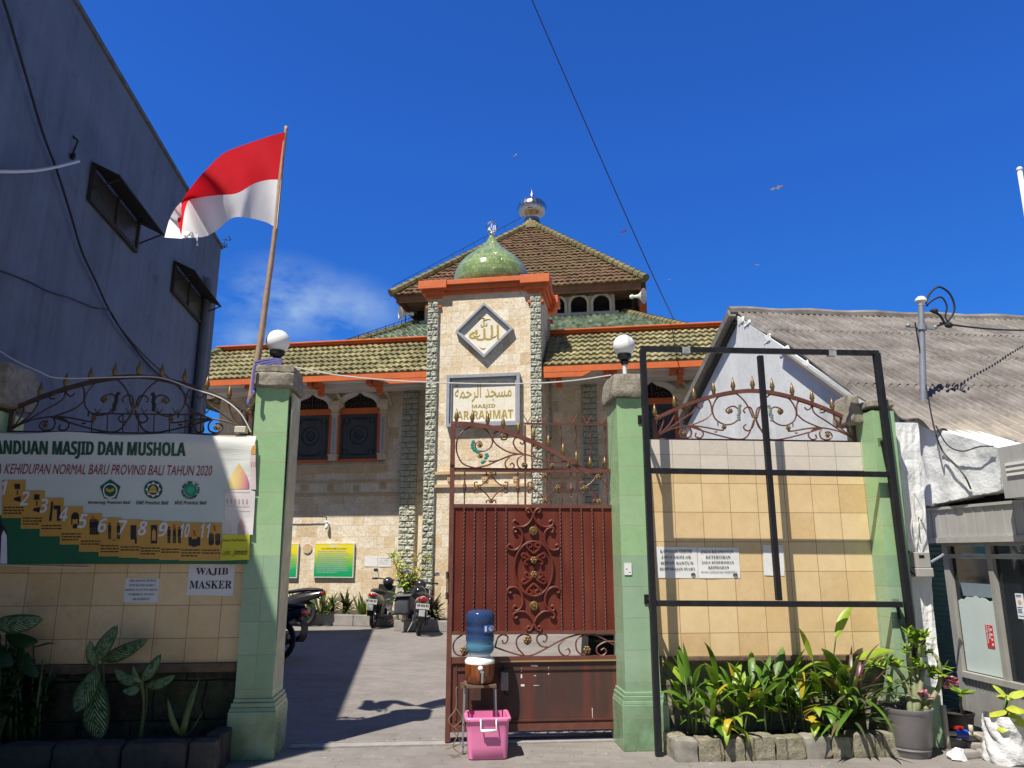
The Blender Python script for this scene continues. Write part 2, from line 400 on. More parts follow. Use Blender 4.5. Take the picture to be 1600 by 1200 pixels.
MT['gate_low'] = M('scuffed_gate_paint', (.070, .030, .022), .6, col2=(.050, .030, .026), scale=3, streak=.8, dirt=(.16, .035, .022), bump=.08, bscale=8, bdist=.01, dirtz=(.05, .35))
MT['gold'] = M('gold_paint', (.30, .19, .07), .42, metal=.5, col2=(.14, .085, .035), scale=30)
MT['verdigris'] = M('verdigris_paint', (.02, .26, .20), .5)
MT['grey_leaf'] = M('worn_grey_leaf', (.20, .22, .22), .6)
MT['black_frame'] = M('black_painted_steel', (.009, .009, .012), .5, col2=(.014, .014, .018), scale=6, streak=.3, dirt=(.05, .05, .055), spec=.3)
MT['bare_steel'] = M('scuffed_primer', (.40, .42, .43), .5, col2=(.2, .21, .22), scale=20)
MT['plaster_grey'] = None
def plaster(name, a, b, dark, streakiness=.6, bumps=.4, rough=.85):
    n = NT(name); f = n.noise(1.1, 8, .62); c = n.mix(n.rng(f, .3, .7), a, b)
    st = n.noise(1.0, 7, .65, vec=n.scaled((5, 5, .35))); c = n.mix(n.math('MULTIPLY', n.rng(st, .45, .75), streakiness), c, dark)
    st2 = n.noise(1.0, 6, .6, vec=n.scaled((16, 16, .9))); c = n.mix(n.math('MULTIPLY', n.rng(st2, .55, .75), streakiness * .5), c, mul(b, 1.25))
    c = n.mix(n.rng(n.noise(.35, 6, .7, dist=.6), .42, .62, 0, .5), c, mul(a, 1.25)); c = n.mix(n.rng(n.noise(2.6, 7, .7), .55, .7, 0, .45), c, dark); n.bump(n.noise(9, 8, .65), bumps, .02); n.bump(n.noise(1.3, 4, .5), bumps, .08); return n.out(c, rough, spec=.2)
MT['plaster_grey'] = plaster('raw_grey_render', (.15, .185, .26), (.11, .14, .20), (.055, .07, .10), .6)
MT['plaster_white'] = plaster('flaking_white_render', (.74, .74, .74), (.64, .66, .68), (.42, .43, .43), .4, .9)
MT['plaster_pale'] = plaster('pale_blue_render', (.68, .70, .70), (.60, .62, .63), (.42, .44, .45), .45, .25)
MT['soffit'] = M('soffit_paint', (.66, .62, .60), .6, var=.1)
MT['white_paint'] = M('white_paint', (.74, .73, .70), .5, var=.12)
MT['cream_paint'] = M('cream_paint', (.66, .57, .42), .6, var=.2, scale=8)
MT['orange'] = M('orange_trim_paint', (.66, .155, .035), .5, col2=(.54, .115, .028), scale=3, bump=.1, bscale=12, streak=.25, dirt=(.35, .10, .05))
MT['panel_dark'] = M('dark_glass_panel', (.055, .06, .066), .5, col2=(.075, .08, .085), scale=5, spec=.25)
MT['panel_line'] = M('dark_engraving', (.010, .015, .022), .4)
MT['void'] = M('dark_interior', (.008, .008, .009), .9)
MT['glass_dark'] = M('dark_window_glass', (.012, .015, .022), .06, spec=.8, var=.1, rvar=.02)
MT['grey_frame'] = M('grey_frame_paint', (.36, .38, .42), .45, col2=(.28, .30, .34), scale=6)
MT['panel_face'] = tiled('pale_stone_panel', [(0, (.80, .74, .62)), (.5, (.84, .80, .70)), (1, (.82, .75, .62))], .45, .45, (.60, .52, .40), .0015, .5, .5, vein=(6, (.62, .50, .36), .4))
MT['gilt'] = M('gilt_lettering', (.50, .37, .08), .45, metal=.1, var=.25, scale=12)
def rooftile_mat(name, a, b, c3, moss, mossamt, rough=.8):
    n = NT(name); f = n.noise(1.0, 6, .65, vec=n.scaled((4.5, 3.6, 3.6))); c = n.ramp(f, [(.34, a), (.5, b), (.66, c3)])
    g = n.noise(.9, 6, .6); c = n.mix(n.math('MULTIPLY', n.rng(g, .42, .62), mossamt), c, moss)
    h = n.noise(26, 6, .7); c = n.mix(n.rng(h, .55, .75, 0, .6), c, mul(a, .45)); n.bump(h, .5, .008); return n.out(c, rough, spec=.3)
MT['tile_yellow'] = rooftile_mat('lichened_clay_tile', (.16, .14, .07), (.285, .255, .135), (.40, .36, .21), (.11, .105, .055), .65)
MT['tile_brown'] = rooftile_mat('old_clay_tile', (.06, .032, .02), (.13, .07, .042), (.19, .12, .065), (.11, .095, .04), .5)
MT['tile_green'] = rooftile_mat('green_glazed_tile', (.12, .16, .11), (.36, .43, .33), (.56, .60, .50), (.11, .12, .07), .5, .7)
MT['moss_edge'] = rooftile_mat('mossy_ridge_tile', (.11, .09, .045), (.19, .16, .08), (.27, .235, .12), (.08, .085, .035), .6)
def asbestos():
    n = NT('weathered_corrugated_sheet'); f = n.noise(2.2, 8, .65); c = n.ramp(f, [(.3, (.11, .098, .09)), (.5, (.20, .18, .168)), (.7, (.30, .275, .255))])
    s1 = n.noise(1.0, 6, .65, vec=n.scaled((14, 1.2, 1.2))); c = n.mix(n.rng(s1, .5, .72, 0, .55), c, (.12, .105, .095))
    sp = n.node('SeparateXYZ'); n.L(n.tc.outputs['Object'], sp.inputs[0])
    g = n.math('MULTIPLY', n.rng(sp.outputs[2], 3.15, 2.75), n.rng(n.noise(3, 5), .3, .55)); c = n.mix(n.math('MULTIPLY', g, .8, True), c, (.44, .39, .32))
    n.bump(n.noise(40, 6, .7), .5, .006); return n.out(c, .9, spec=.2)
MT['asbestos'] = asbestos()
def dome_mat():
    n = NT('green_mosaic_glaze'); sp = n.node('SeparateXYZ'); n.L(n.tc.outputs['UV'], sp.inputs[0])
    cb = n.node('CombineXYZ'); n.L(n.math('MULTIPLY', sp.outputs[1], 46.0), cb.inputs[0]); n.L(n.math('MULTIPLY', sp.outputs[0], 16.0), cb.inputs[1])
    tint, fac = n.brick(cb.outputs[0], 1, 1, .035, .5); c = n.ramp(tint, [(0, (.11, .18, .06)), (.35, (.18, .27, .10)), (.65, (.25, .33, .13)), (1, (.16, .27, .16))])
    c = n.mix(n.rng(n.noise(2.2, 4), .4, .65, 0, .5), c, (.30, .36, .14)); c = n.mix(fac, c, (.10, .13, .06)); n.bump(n.math('SUBTRACT', 1.0, fac), .4, .008); n.bump(n.noise(9, 3), .3, .02)
    return n.out(c, .14, spec=.7)
MT['dome'] = dome_mat()
def paving():
    n = NT('grey_block_paving'); sp = n.node('SeparateXYZ'); n.L(n.tc.outputs['Object'], sp.inputs[0])
    cb = n.node('CombineXYZ'); n.L(n.math('SUBTRACT', sp.outputs[0], n.math('MULTIPLY', sp.outputs[1], .12)), cb.inputs[0]); n.L(n.math('ADD', sp.outputs[1], n.math('MULTIPLY', sp.outputs[0], .12)), cb.inputs[1])
    tint, fac = n.brick(cb.outputs[0], .21, .105, .0035, .5, smooth=.4)
    c = n.ramp(tint, [(0, (.185, .168, .155)), (.5, (.215, .196, .182)), (1, (.24, .22, .205))])
    f = n.noise(.8, 8, .65); c = n.mix(n.rng(f, .35, .7, 0, .8), c, (.25, .23, .213)); g = n.noise(5, 8, .7); c = n.mix(n.rng(g, .52, .75, 0, .6), c, (.12, .108, .10)); g2 = n.noise(.55, 5, .6); c = n.mix(n.rng(g2, .5, .68, 0, .55), c, (.13, .12, .11)); g3 = n.noise(38, 3, .6); c = n.mix(n.rng(g3, .66, .74, 0, .7), c, (.07, .062, .055))
    c = n.mix(n.math('MULTIPLY', n.math('MULTIPLY', fac, .6), n.rng(n.noise(1.3, 4), .35, .6)), c, (.14, .125, .115)); n.bump(n.math('SUBTRACT', 1.0, fac), .25, .005); n.bump(n.noise(55, 6, .7), .4, .006)
    n.bump(n.noise(1.8, 4), .35, .05)
    return n.out(c, .85, spec=.25)
MT['paving'] = paving()
MT['concrete'] = M('worn_concrete', (.34, .32, .30), .9, col2=(.24, .225, .21), scale=6, bump=.6, bscale=30, bdist=.01)
MT['road'] = M('dusty_concrete_road', (.26, .235, .22), .9, col2=(.20, .182, .172), scale=1.4, bump=.5, bscale=45, bdist=.008)
def rubble(name, w, h, ramp, mortar):
    n = NT(name); wc = n.wallcoord(); q = n.node('VectorMath', operation='ADD'); nz = n.node('TexNoise'); n.put(nz, 'Scale', 4); n.L(wc, nz.inputs['Vector'])
    s2 = n.node('VectorMath', operation='SCALE'); n.L(nz.outputs['Color'], s2.inputs[0]); s2.inputs['Scale'].default_value = .03; n.L(wc, q.inputs[0]); n.L(s2.outputs[0], q.inputs[1])
    tint, fac = n.brick(q.outputs[0], w, h, .008, .4, smooth=.3); f = n.noise(18, 9, .75); c = n.ramp(f, ramp)
    c = n.mix(n.rng(tint, 0, 1, 0, .55), c, mul(ramp[1][1], .8)); c = n.mix(n.rng(n.noise(3, 5), .5, .7, 0, .5), c, (.13, .15, .06)); c = n.mix(fac, c, mortar)
    n.bump(f, 1, .035); n.bump(n.math('SUBTRACT', 1.0, fac), .8, .015); return n.out(c, .92, spec=.2)
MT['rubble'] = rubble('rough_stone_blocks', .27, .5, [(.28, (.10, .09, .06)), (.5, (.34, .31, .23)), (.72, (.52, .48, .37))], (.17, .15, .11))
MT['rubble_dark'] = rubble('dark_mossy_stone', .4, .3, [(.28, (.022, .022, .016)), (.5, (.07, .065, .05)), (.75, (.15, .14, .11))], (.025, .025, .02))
MT['soil'] = M('dark_soil', (.06, .045, .032), .95, col2=(.035, .028, .02), scale=12, bump=1, bscale=40, bdist=.02)
MT['bamboo'] = M('weathered_bamboo', (.40, .27, .19), .6, col2=(.27, .19, .14), scale=14, bump=.3, bscale=30)
MT['flag_red'] = M('red_flag_cloth', (.62, .012, .025), .75, var=.08)
MT['flag_white'] = M('white_flag_cloth', (.80, .79, .82), .75, var=.04)
MT['blue_cloth'] = M('blue_violet_ribbon', (.16, .15, .42), .7)
MT['paper'] = M('white_paper', (.72, .73, .75), .7, var=.05, scale=2)
MT['paper_sunlit'] = M('sunlit_white_paper', (.76, .76, .75), .7, var=.06, scale=5, bump=.3, bscale=9, bdist=.01)  # lit copy of white_paper, sunlight put into its lighter, warmer colour
MT['ink'] = M('black_ink', (.018, .018, .022), .6)
MT['ink_grey'] = M('faded_ink', (.12, .12, .15), .6)
MT['cable'] = M('black_cable', (.012, .012, .016), .6)
MT['cable_white'] = M('white_cable', (.72, .71, .68), .5)
MT['steel'] = M('stainless_steel', (.62, .63, .65), .22, metal=1, var=.15, scale=6)
MT['zinc'] = M('grey_metal_pipe', (.30, .32, .36), .45, metal=.3)
MT['chrome'] = M('chrome', (.75, .75, .76), .15, metal=1)
def solid(name, c, rough=.55, **k):
    if name not in MT: MT[name] = M(name, c, rough, **k)
    return MT[name]
# ------------------------------------------------------------------ frames of the place
F = Fr((0, 6.59), (1, .09))          # line of the gate pillars' faces
MQ = Fr((-.63, 17.6), (math.cos(R(9.6)), -math.sin(R(9.6))))   # mosque, tower face
B = Fr((-5.59, 13.26), (-.143, 1))   # long side of the grey building, origin at its far corner
K = Fr((4.22, 7.75), (.10, -1))      # shop front, running towards the street
G = Fr((3.84, 7.26), (.05, -1))      # gable wall of the white house
# ------------------------------------------------------------------ ground
mb = MB(); s = 300.0
xs = [-s, -60, -14, 14, 60, s]; ys = [-s, -40, 6.1, 40, s]
mb.grid([[(x, y, 0) for x in xs] for y in (-s, -60, -10, 5.95)], flip=True)
struct(mb.build('road', MT['road']))
mb = MB(); mb.grid([[(x, y, 0) for x in xs] for y in (5.95, 20, 60, s)], flip=True)
struct(mb.build('courtyard_paving', MT['paving']))
x0 = F.hitz(430, 1160)[0]
mb = MB(); mb.box(-1.85, .98, .30, .42, .001, .012)
mb.box(-1.85, .98, .46, .475, .001, .010)
struct(mb.build('gate_threshold', MT['concrete'], fr=F))
# ------------------------------------------------------------------ grey building on the left
gb = thing('grey_building', 'tall windowless-looking grey rendered building in shade at the left edge', 'building', B)
mb = MB(); mb.box(-10.1, 0, 0, 8, 0, 7.31)
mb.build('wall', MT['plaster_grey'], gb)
mb = MB(); mb.box(-10.14, .05, -.03, .22, 7.31, 7.37); mb.build('parapet', M('stained_coping', (.16, .16, .17), .9, col2=(.08, .08, .09), scale=6), gb)
def bwin(tl, bl, br, flap_to):
    (xa, zt) = B.hit(*tl); (_, zb) = B.hit(*bl); (xb, _) = B.hit(*br)
    w = MB(); w.box(xa, xb, -.012, .01, zb, zt); o = w.build('window', MT['void'], gb)
    f = MB()
    for a, b, c, d in ((xa - .03, xa + .02, zb - .03, zt + .03), (xb - .02, xb + .03, zb - .03, zt + .03), (xa + .02, xb - .02, zb - .03, zb + .02), ((xa + xb) / 2 - .02, (xa + xb) / 2 + .02, zb + .02, zt)):
        f.box(a, b, -.05, -.013, c, d)
    f.build('window_frame', solid('blackened_wood', (.03, .026, .024), .8), o)
    g = MB(); g.box(xa + .03, (xa + xb) / 2 - .03, -.03, -.014, zb + .03, zt - .02); g.box((xa + xb) / 2 + .03, xb - .03, -.03, -.014, zb + .03, zt - .02)
    g.build('pane', solid('dusty_pane', (.05, .05, .055), .35), o)
    a = MB(); a.add([(xa - .06, -.02, zt + .05), (xb + .1, -.02, zt + .05), (xb + .1, -.34, zt - .10), (xa - .06, -.34, zt - .10), (xa - .06, -.02, zt + .03), (xb + .1, -.02, zt + .03), (xb + .1, -.34, zt - .12), (xa - .06, -.34, zt - .12)],
                    [(0, 1, 2, 3), (7, 6, 5, 4), (0, 4, 5, 1), (2, 6, 7, 3), (1, 5, 6, 2), (0, 3, 7, 4)])
    a.tube([(xb + .05, -.02, zt - .28), (xb + .05, -.32, zt - .12)], .012); a.tube([(xa, -.02, zt - .28), (xa, -.32, zt - .12)], .012)
    a.build('canopy', solid('black_canopy_sheet', (.02, .018, .02), .7), o)
bwin((143, 262), (142, 317), (213, 350), 0); bwin((271, 413), (269, 457), (313, 470), 0)
(xp, zp) = B.hit(327, 440, -.09)
mb = MB(); mb.tube([(xp, .05, zp + .02), (xp, -.06, zp), (xp, -.09, zp - .1), (xp, -.09, 0)], .085, 10)
mb.build('drainpipe', solid('grey_drainpipe', (.16, .17, .20), .5), gb, auto=40)
# ------------------------------------------------------------------ roof tiling
def tile_roof(mb, P0, ux, us, Ls, xa, xb, tw, th, amp=.028, lift=.04, jitter=.006):
    ux = Vector(ux).normalized(); us = Vector(us).normalized(); nn = ux.cross(us).normalized()
    rows = max(1, int(round(Ls / th))); th = Ls / rows
    prof = [(0, 0), (.18, .75), (.36, 1), (.54, .75), (.72, .1), (.86, -.12)]
    for i in range(rows):
        s0 = i * th - .02; s1 = s0 + th * 1.1; a = xa(i * th); b = xb(i * th)
        if b - a < tw * .5: continue
        nt_ = int((b - a) / tw); off = (b - a - nt_ * tw) / 2 + a
        X = []; H = []
        for k in range(nt_):
            j = U(-jitter, jitter)
            for (fx, h) in prof: X.append(off + (k + fx) * tw); H.append(h * amp + j)
        X.append(off + nt_ * tw); H.append(0)
        r0 = []; r1 = []; r2 = []
        for x, h in zip(X, H):
            p = Vector(P0) + ux * x
            r0.append(p + us * s0 + nn * (h * .4 - .01 + lift * .15)); r1.append(p + us * s0 + nn * (h + lift)); r2.append(p + us * s1 + nn * (h * .8 + .0))
        mb.grid([r0, r1]); mb.grid([r1, r2])
def ridge_tiles(mb, a, b, r=.11, n=None, th=.28):
    a = Vector(a); b = Vector(b); L = (b - a).length; n = n or max(1, int(L / th)); d = (b - a) / n
    for i in range(n):
        p = a + d * i; mb.tube([p, p + d * 1.12], [r * 1.12, r * .92], 8)
# ------------------------------------------------------------------ mosque
mq = thing('mosque', 'sandstone clad mosque with stepped tiled roofs, orange eaves and a green domed entrance tower', 'mosque', MQ)
TX0 = (MQ.hit(668.6, 470)[0] + MQ.hit(662, 850)[0]) / 2; TX1 = (MQ.hit(845.5, 472)[0] + MQ.hit(848, 700)[0]) / 2
YW = 1.75
ZC0 = MQ.hit(757, 458)[1]; ZC1 = MQ.hit(757, 433, -.2)[1]
PW = .27
mb = MB(); mb.box(TX0 + .02, TX1 - .02, .02, YW, 0, ZC0 + .1)
tw_ = mb.build('tower', MT['sandstone'], mq)
def rough_pilaster(name, x0, x1, y, z0, z1, parent, side=0, bh=.15):
    """split-faced blocks: every course bulges by its own amount"""
    mb = MB(); z = z0; row = 0
    while z < z1 - .01:
        h = min(bh, z1 - z); parts = [(x0, x1)]
        w = x1 - x0; c = x0 + w * (.42 if row % 2 else .6); parts = [(x0, c - .004), (c + .004, x1)]
        for (a, b) in parts:
            nx, nz = 6, 5; rows = []
            dd = U(.0, .02)
            for i in range(nz + 1):
                r_ = []
                for j in range(nx + 1):
                    e = (i in (0, nz)) or (j in (0, nx)); px = a + (b - a) * j / nx; pz = z + .003 + (h - .006) * i / nz
                    r_.append((px, y - (0.006 + .5 * dd if e else dd + .022 + .03 * noise.noise(Vector((px * 17, z * 3 + pz * 19, x0))) + U(-.008, .008)), pz))
                rows.append(r_)
            mb.grid(rows)
        z += h; row += 1
    mb.box(x0 + .002, x1 - .002, y - .003, y + .12, z0, z1)
    return mb.build(name, MT['andesite'], parent)
ZP1 = MQ.hit(838, 463, -.05)[1]
rough_pilaster('pilaster', TX0, TX0 + PW, -.05, 0, ZP1 + .02, tw_); rough_pilaster('pilaster', TX1 - PW, TX1, -.05, 0, ZP1 + .02, tw_)
mb = MB(); mb.box(TX1 - .03, TX1 + .03, YW - .3, YW - .02, 4.5, ZP1 - .1); mb.build('pilaster', MT['andesite'], tw_)
mb = MB()
hh = ZC1 - ZC0
for (o_, a, b) in ((.07, 0, .3), (.13, .3, .62), (.20, .62, 1)):
    mb.box(TX0 + .02 - o_, TX1 - .02 + o_, .02 - o_, YW + o_ * .3, ZC0 + hh * a, ZC0 + hh * b)
mb.build('cornice', MT['orange'], tw_, bevel=.012)
def capblock(xc, yc, n_):
    mb = MB(); w = .17
    for (o_, a, b) in ((.05, -.05, .22), (.12, .22, .55), (.20, .55, 1.13), ):
        mb.box(xc - w - o_, xc + w + o_, yc - w - o_ + .08, yc + w + o_ * .6, ZC0 - .06 + hh * a, ZC0 - .02 + hh * b - .02)
    mb.box(xc - w - .03, xc + w + .03, yc - w + .04, yc + w * .5, ZC0 - .34, ZC0 - .27)
    mb.build('cornice_block', MT['orange'], tw_, bevel=.012)
capblock(TX0 + PW / 2, .08, 0); capblock(TX1 - PW / 2, .08, 1); capblock(TX1 - PW / 2 + .04, YW - .05, 2)
# ledges low on the tower
for (v, h) in ((738, .07), (758.5, .07)):
    z = MQ.hit(757, v, -.03)[1]; m_ = MB(); m_.box(TX0 + PW + .005, TX1 - PW - .005, -.05, .018, z - h / 2, z + h / 2); m_.build('ledge', MT['sandstone_plain'], tw_)
for u in (703, 757, 806):
    x, z = MQ.hit(u, 748.5, -.02); m_ = MB(); m_.box(x - .07, x + .07, -.015, .018, z - .06, z + .06)
    for i in range(3):
        for j in range(3): m_.ball((x - .045 + .045 * i, -.018, z - .04 + .04 * j), .015, .012, .013, 6, 4)
    m_.build('carved_square', MT['sandstone_plain'], tw_)
def SBOLD(s): return ''.join(chr(0x1D5D4 + ord(c) - 65) if 'A' <= c <= 'Z' else c for c in s)
# dome
xc = MQ.hit(768, 430, .88)[0]; rr = (MQ.hit(826, 425, .88)[0] - MQ.hit(711, 425, .88)[0]) / 2
z0 = ZC1 - .02; zt = MQ.hit(769, 367, .88)[1]; H = zt - z0
P = cr([(.90, 0, 0), (.985, .10, 0), (1.0, .20, 0), (.965, .32, 0), (.87, .44, 0), (.70, .56, 0), (.49, .67, 0), (.30, .77, 0), (.17, .86, 0), (.09, .94, 0), (.05, 1, 0)], 3)
mb = MB(); rows = []
for p in P:
    rows.append([(xc + rr * p[0] * math.cos(2 * math.pi * k / 40), .88 + rr * p[0] * math.sin(2 * math.pi * k / 40), z0 + H * p[1]) for k in range(41)])
mb.grid(rows, uv=True, flip=True); dome = mb.build('dome', MT['dome'], tw_, smooth=True)
mb = MB(); mb.lathe([(.06, 0), (.09, .04), (.03, .1), (.015, .14), (.012, .22)], (xc, .88, zt - .02), 12)
zr = MQ.hit(769.5, 355, .88)[1]
mb.tube([(xc + .145 * math.cos(a), .88, zr + .155 * math.sin(a)) for a in [2 * math.pi * k / 24 for k in range(24)]], .019, 6, closed=True)
mb.tube([(xc, .88, zr + .15), (xc, .88, zr + .24)], .012)
fo = mb.build('finial', MT['steel'], dome); mb = MB(); mb.X = Matrix.Translation((0, 0, 0)); mb.text('\uFDF2', xc - .11, xc + .11, zr - .10, zr + .11, .875, bold=.03); mb.build('lettering', MT['white_paint'], fo)
# framed calligraphy: diamond
def panel(name, quad, inner_k, y=-.02):
    pass
dc = MQ.hit(757, 516.5, -.04); dx = (MQ.hit(802, 516, -.04)[0] - MQ.hit(712, 516, -.04)[0]) / 2; dz = (MQ.hit(757, 474, -.04)[1] - MQ.hit(757, 560, -.04)[1]) / 2
def dia(k): return [(dc[0], dc[1] + dz * k), (dc[0] - dx * k, dc[1]), (dc[0], dc[1] - dz * k), (dc[0] + dx * k, dc[1])]
mb = MB(); mb.ring(dia(1), dia(.90), -.11, .018); mb.ring(dia(.898), dia(.86), -.07, .018); dp = mb.build('diamond_frame', MT['grey_frame'], tw_)
mb = MB(); mb.prism(dia(.86), -.01, .017); mb.build('stone_face', MT['panel_face'], dp)
mb = MB(); mb.text('\uFDF2', dc[0] - dx * .55, dc[0] + dx * .50, dc[1] - dz * .34, dc[1] + dz * .42, -.016, bold=.0)
for (a, b, r_, q0, q1) in ((-.28, -.02, .16, 170, 330), (.1, .2, .22, 60, 140), (-.1, .33, .15, 20, 160), (.3, -.12, .12, 200, 340), (-.05, -.5, .14, 200, 320)):
    mb.tube([(dc[0] + dx * (a + r_ * math.cos(R(q))), -.014, dc[1] + dz * (b + r_ * math.sin(R(q)))) for q in range(q0, q1, 15)], [.004 + .008 * math.sin(math.pi * i / len(range(q0, q1, 15))) for i in range(len(range(q0, q1, 15)))], 5)
mb.build('calligraphy', MT['gilt'], dp)
# framed name panel
(nx0, nzt) = MQ.hit(699, 588, -.06); (nx1, _) = MQ.hit(812.5, 584, -.06); nzb = MQ.hit(755, 666, -.06)[1]
nx1 -= 0; zt_ = (nzt + MQ.hit(812, 582, -.06)[1]) / 2
def rect(x0, x1, z0, z1, e=0): return [(x0 + e, z0 + e), (x1 - e, z0 + e), (x1 - e, z1 - e), (x0 + e, z1 - e)]
mb = MB(); mb.ring(rect(nx0, nx1, nzb, zt_), rect(nx0, nx1, nzb, zt_, .075), -.13, .018); mb.ring(rect(nx0, nx1, nzb, zt_, .077), rect(nx0, nx1, nzb, zt_, .115), -.075, .018)
npn = mb.build('name_frame', MT['grey_frame'], tw_)
mb = MB(); mb.prism(rect(nx0, nx1, nzb, zt_, .11), -.008, .017); mb.build('stone_face', MT['panel_face'], npn)
w_ = nx1 - nx0; h_ = zt_ - nzb
def nx(f): return nx0 + w_ * f
def nz(f): return nzb + h_ * f
mb = MB(); mb.text('\uFE94\uFEE4\uFEA3\uFEAE\uFEDF\uFE8D \uFEAA\uFEA0\uFEB4\uFEE3', nx(.10), nx(.88), nz(.48), nz(.82), -.014, bold=.004); mb.build('lettering', MT['gilt'], npn); mb = MB()
mb.text(SBOLD('MASJID'), nx(.34), nx(.66), nz(.345), nz(.43), -.014); mb.build('lettering', MT['gilt'], npn); mb = MB(); mb.text(SBOLD('AR-RAHMAT'), nx(.13), nx(.90), nz(.15), nz(.31), -.014); mb.build('lettering', MT['gilt'], npn); mb = MB()
for (a, r_) in ((.25, .05), (.42, .06), (.62, .05), (.78, .04)):
    mb.tube([(nx(a + r_ * math.cos(R(q))), -.013, nz(.82 + .04 * math.sin(R(q)))) for q in range(20, 170, 20)], .006, 5)
mb.build('ornament', MT['gilt'], npn)
# main body
xL = MQ.hit(352, 548, YW)[0]; xR = 9.5; ZB1 = MQ.hit(1000, 530, YW)[1] - .05
mb = MB(); mb.box(xL, TX0 - .001, YW, YW + .4, 0, ZB1); mb.box(TX1 + .001, xR, YW, YW + .4, 0, ZB1); mb.box(TX0, TX1, YW + .01, YW + .4, 0, ZB1)
mb.box(xL, xL + .4, YW + .4, YW + 14, 0, ZB1); mb.box(xR - .4, xR, YW + .4, YW + 14, 0, ZB1)
mb.build('wall', MT['sandstone'], mq)
# pent roof
ZE = (MQ.hit(560, 583, .0)[1] + MQ.hit(1000, 566, 0)[1]) / 2; ZK = MQ.hit(600, 538, YW - .1)[1]
YE = .06
def pent(x0, x1, hip):
    mb = MB(); dy = YW - .1 - YE; dzz = ZK - ZE; L_ = math.hypot(dy, dzz); k = dy / L_
    tile_roof(mb, (0, YE, ZE), (1, 0, 0), (0, dy, dzz), L_, (lambda s: x0 + (s * k if hip else 0)), (lambda s: x1), .165, .30, .036, .055, .008)
    mb.add([(x0, YE, ZE - .02), (x1, YE, ZE - .02), (x1, YW - .1, ZK - .02), (x0 + (dy if hip else 0), YW - .1, ZK - .02)], [(0, 1, 2, 3)])
    if hip:
        tile_roof(mb, (x0, YW + 12, ZE), (0, -1, 0), (dy, 0, dzz), L_, (lambda s: 0), (lambda s: YW + 12 - YE - s * k), .165, .30, .036, .055, .008)
    o = mb.build('pent_roof', MT['tile_yellow'], mq)
    if hip:
        m_ = MB(); ridge_tiles(m_, (x0, YE, ZE + .06), (x0 + dy, YW - .1, ZK + .06)); m_.build('hip_tiles', MT['moss_edge'], o)
pent(xL - 1.6, TX0 - .01, True); pent(TX1 + .01, xR, False)
def eave(x0, x1, tx, sgn):
    mb = MB(); mb.box(x0, x1, YE - .04, YE + .03, ZE - .16, ZE - .012)
    # deeper stretch of fascia beside the tower
    a, b, c = tx, tx + sgn * .95, tx + sgn * 1.2
    P_ = [(a, ZE - .29), (b, ZE - .29), (c, ZE - .163), (a, ZE - .163)]
    if sgn < 0: P_ = [(c, ZE - .163), (b, ZE - .29), (a, ZE - .29), (a, ZE - .163)]
    mb.prism(P_, YE - .035, YE + .03)
    mb.build('eave_fascia', MT['orange'], mq)
    mb = MB(); mb.box(x0 + .05, x1 - .002, YE + .032, YW - .002, ZE - .12, ZE - .06); mb.box(x0 + 1.3, x1 - .002, YE + .5, YE + .56, ZE - .24, ZE - .122); mb.build('soffit', MT['soffit'], mq)
eave(xL - 1.65, TX0 - .012, TX0 - .012, -1); eave(TX1 + .012, xR, TX1 + .012, 1)
brk = None
for u in (405, 501, 592, 873, 960, 1063, 1130):
    x, z = MQ.hit(u, 590, .4)
    m_ = MB(); m_.box(-.07, .07, 0, .42, -.13, 0); m_.box(-.07, .07, .28, .42, -.32, -.13); m_.box(-.06, .06, .1, .28, -.2, -.13)
    m_.box(-.25, -.11, 0, .35, -.13, 0)
    m_.build('bracket', MT['orange'], mq, loc=(x, YE + .08, ZE - .125), bevel=.01)
# crown fascia
zc0 = ZK + .0; zc1 = MQ.hit(1000, 509, YW - .2)[1]
def crown(x0, x1):
    mb = MB(); h = zc1 - zc0
    for (o_, a, b) in ((0, 0, .35), (.07, .35, .7), (.15, .7, 1)):
        mb.box(x0 - o_, x1, YW - .1 - o_, YW + .4, zc0 + h * a, zc0 + h * b)
        mb.box(x0 - o_, x0 + .3, YW + .4, YW + 12, zc0 + h * a, zc0 + h * b)
    mb.build('crown_moulding', MT['orange'], mq, bevel=.01)
crown(xL, TX0 - .012); crown(TX1 + .012, xR)
# middle roof
YC = 8.0
cx0 = MQ.hit(650, 500, YC)[0]; cx1 = MQ.hit(976, 486, YC)[0]; zcl = MQ.hit(930, 492, YC)[1] - .03
CD = cx1 - cx0
mx0 = MQ.hit(492, 533, 2.2)[0]; mx1 = MQ.hit(1125, 503, 2.2)[0]; zm = zc1 - .25
mb = MB(); dy = YC - 2.2; dzz = zcl - zm; L_ = math.hypot(dy, dzz)
tile_roof(mb, (0, 2.2, zm), (1, 0, 0), (0, dy, dzz), L_, (lambda s: mx0 + (cx0 - mx0) * s / L_), (lambda s: mx1 + (cx1 - mx1) * s / L_), .22, .34, .05, .08, .015)
yb = YC + CD; mb.add([(mx0, 2.2, zm - .02), (mx1, 2.2, zm - .02), (cx1, YC, zcl - .02), (cx0, YC, zcl - .02), (mx0, yb + 5, zm), (mx1, yb + 5, zm), (cx1, yb, zcl), (cx0, yb, zcl)], [(0, 1, 2, 3), (1, 5, 6, 2), (0, 3, 7, 4), (5, 4, 7, 6)])
mr = mb.build('middle_roof', MT['tile_green'], mq)
mb = MB(); ridge_tiles(mb, (mx0, 2.2, zm + .08), (cx0, YC, zcl + .08), .13); mb.build('hip_tiles', MT['moss_edge'], mr); mb = MB(); ridge_tiles(mb, (mx1, 2.2, zm + .08), (cx1, YC, zcl + .08), .13); mb.build('hip_tiles', MT['moss_edge'], mr)
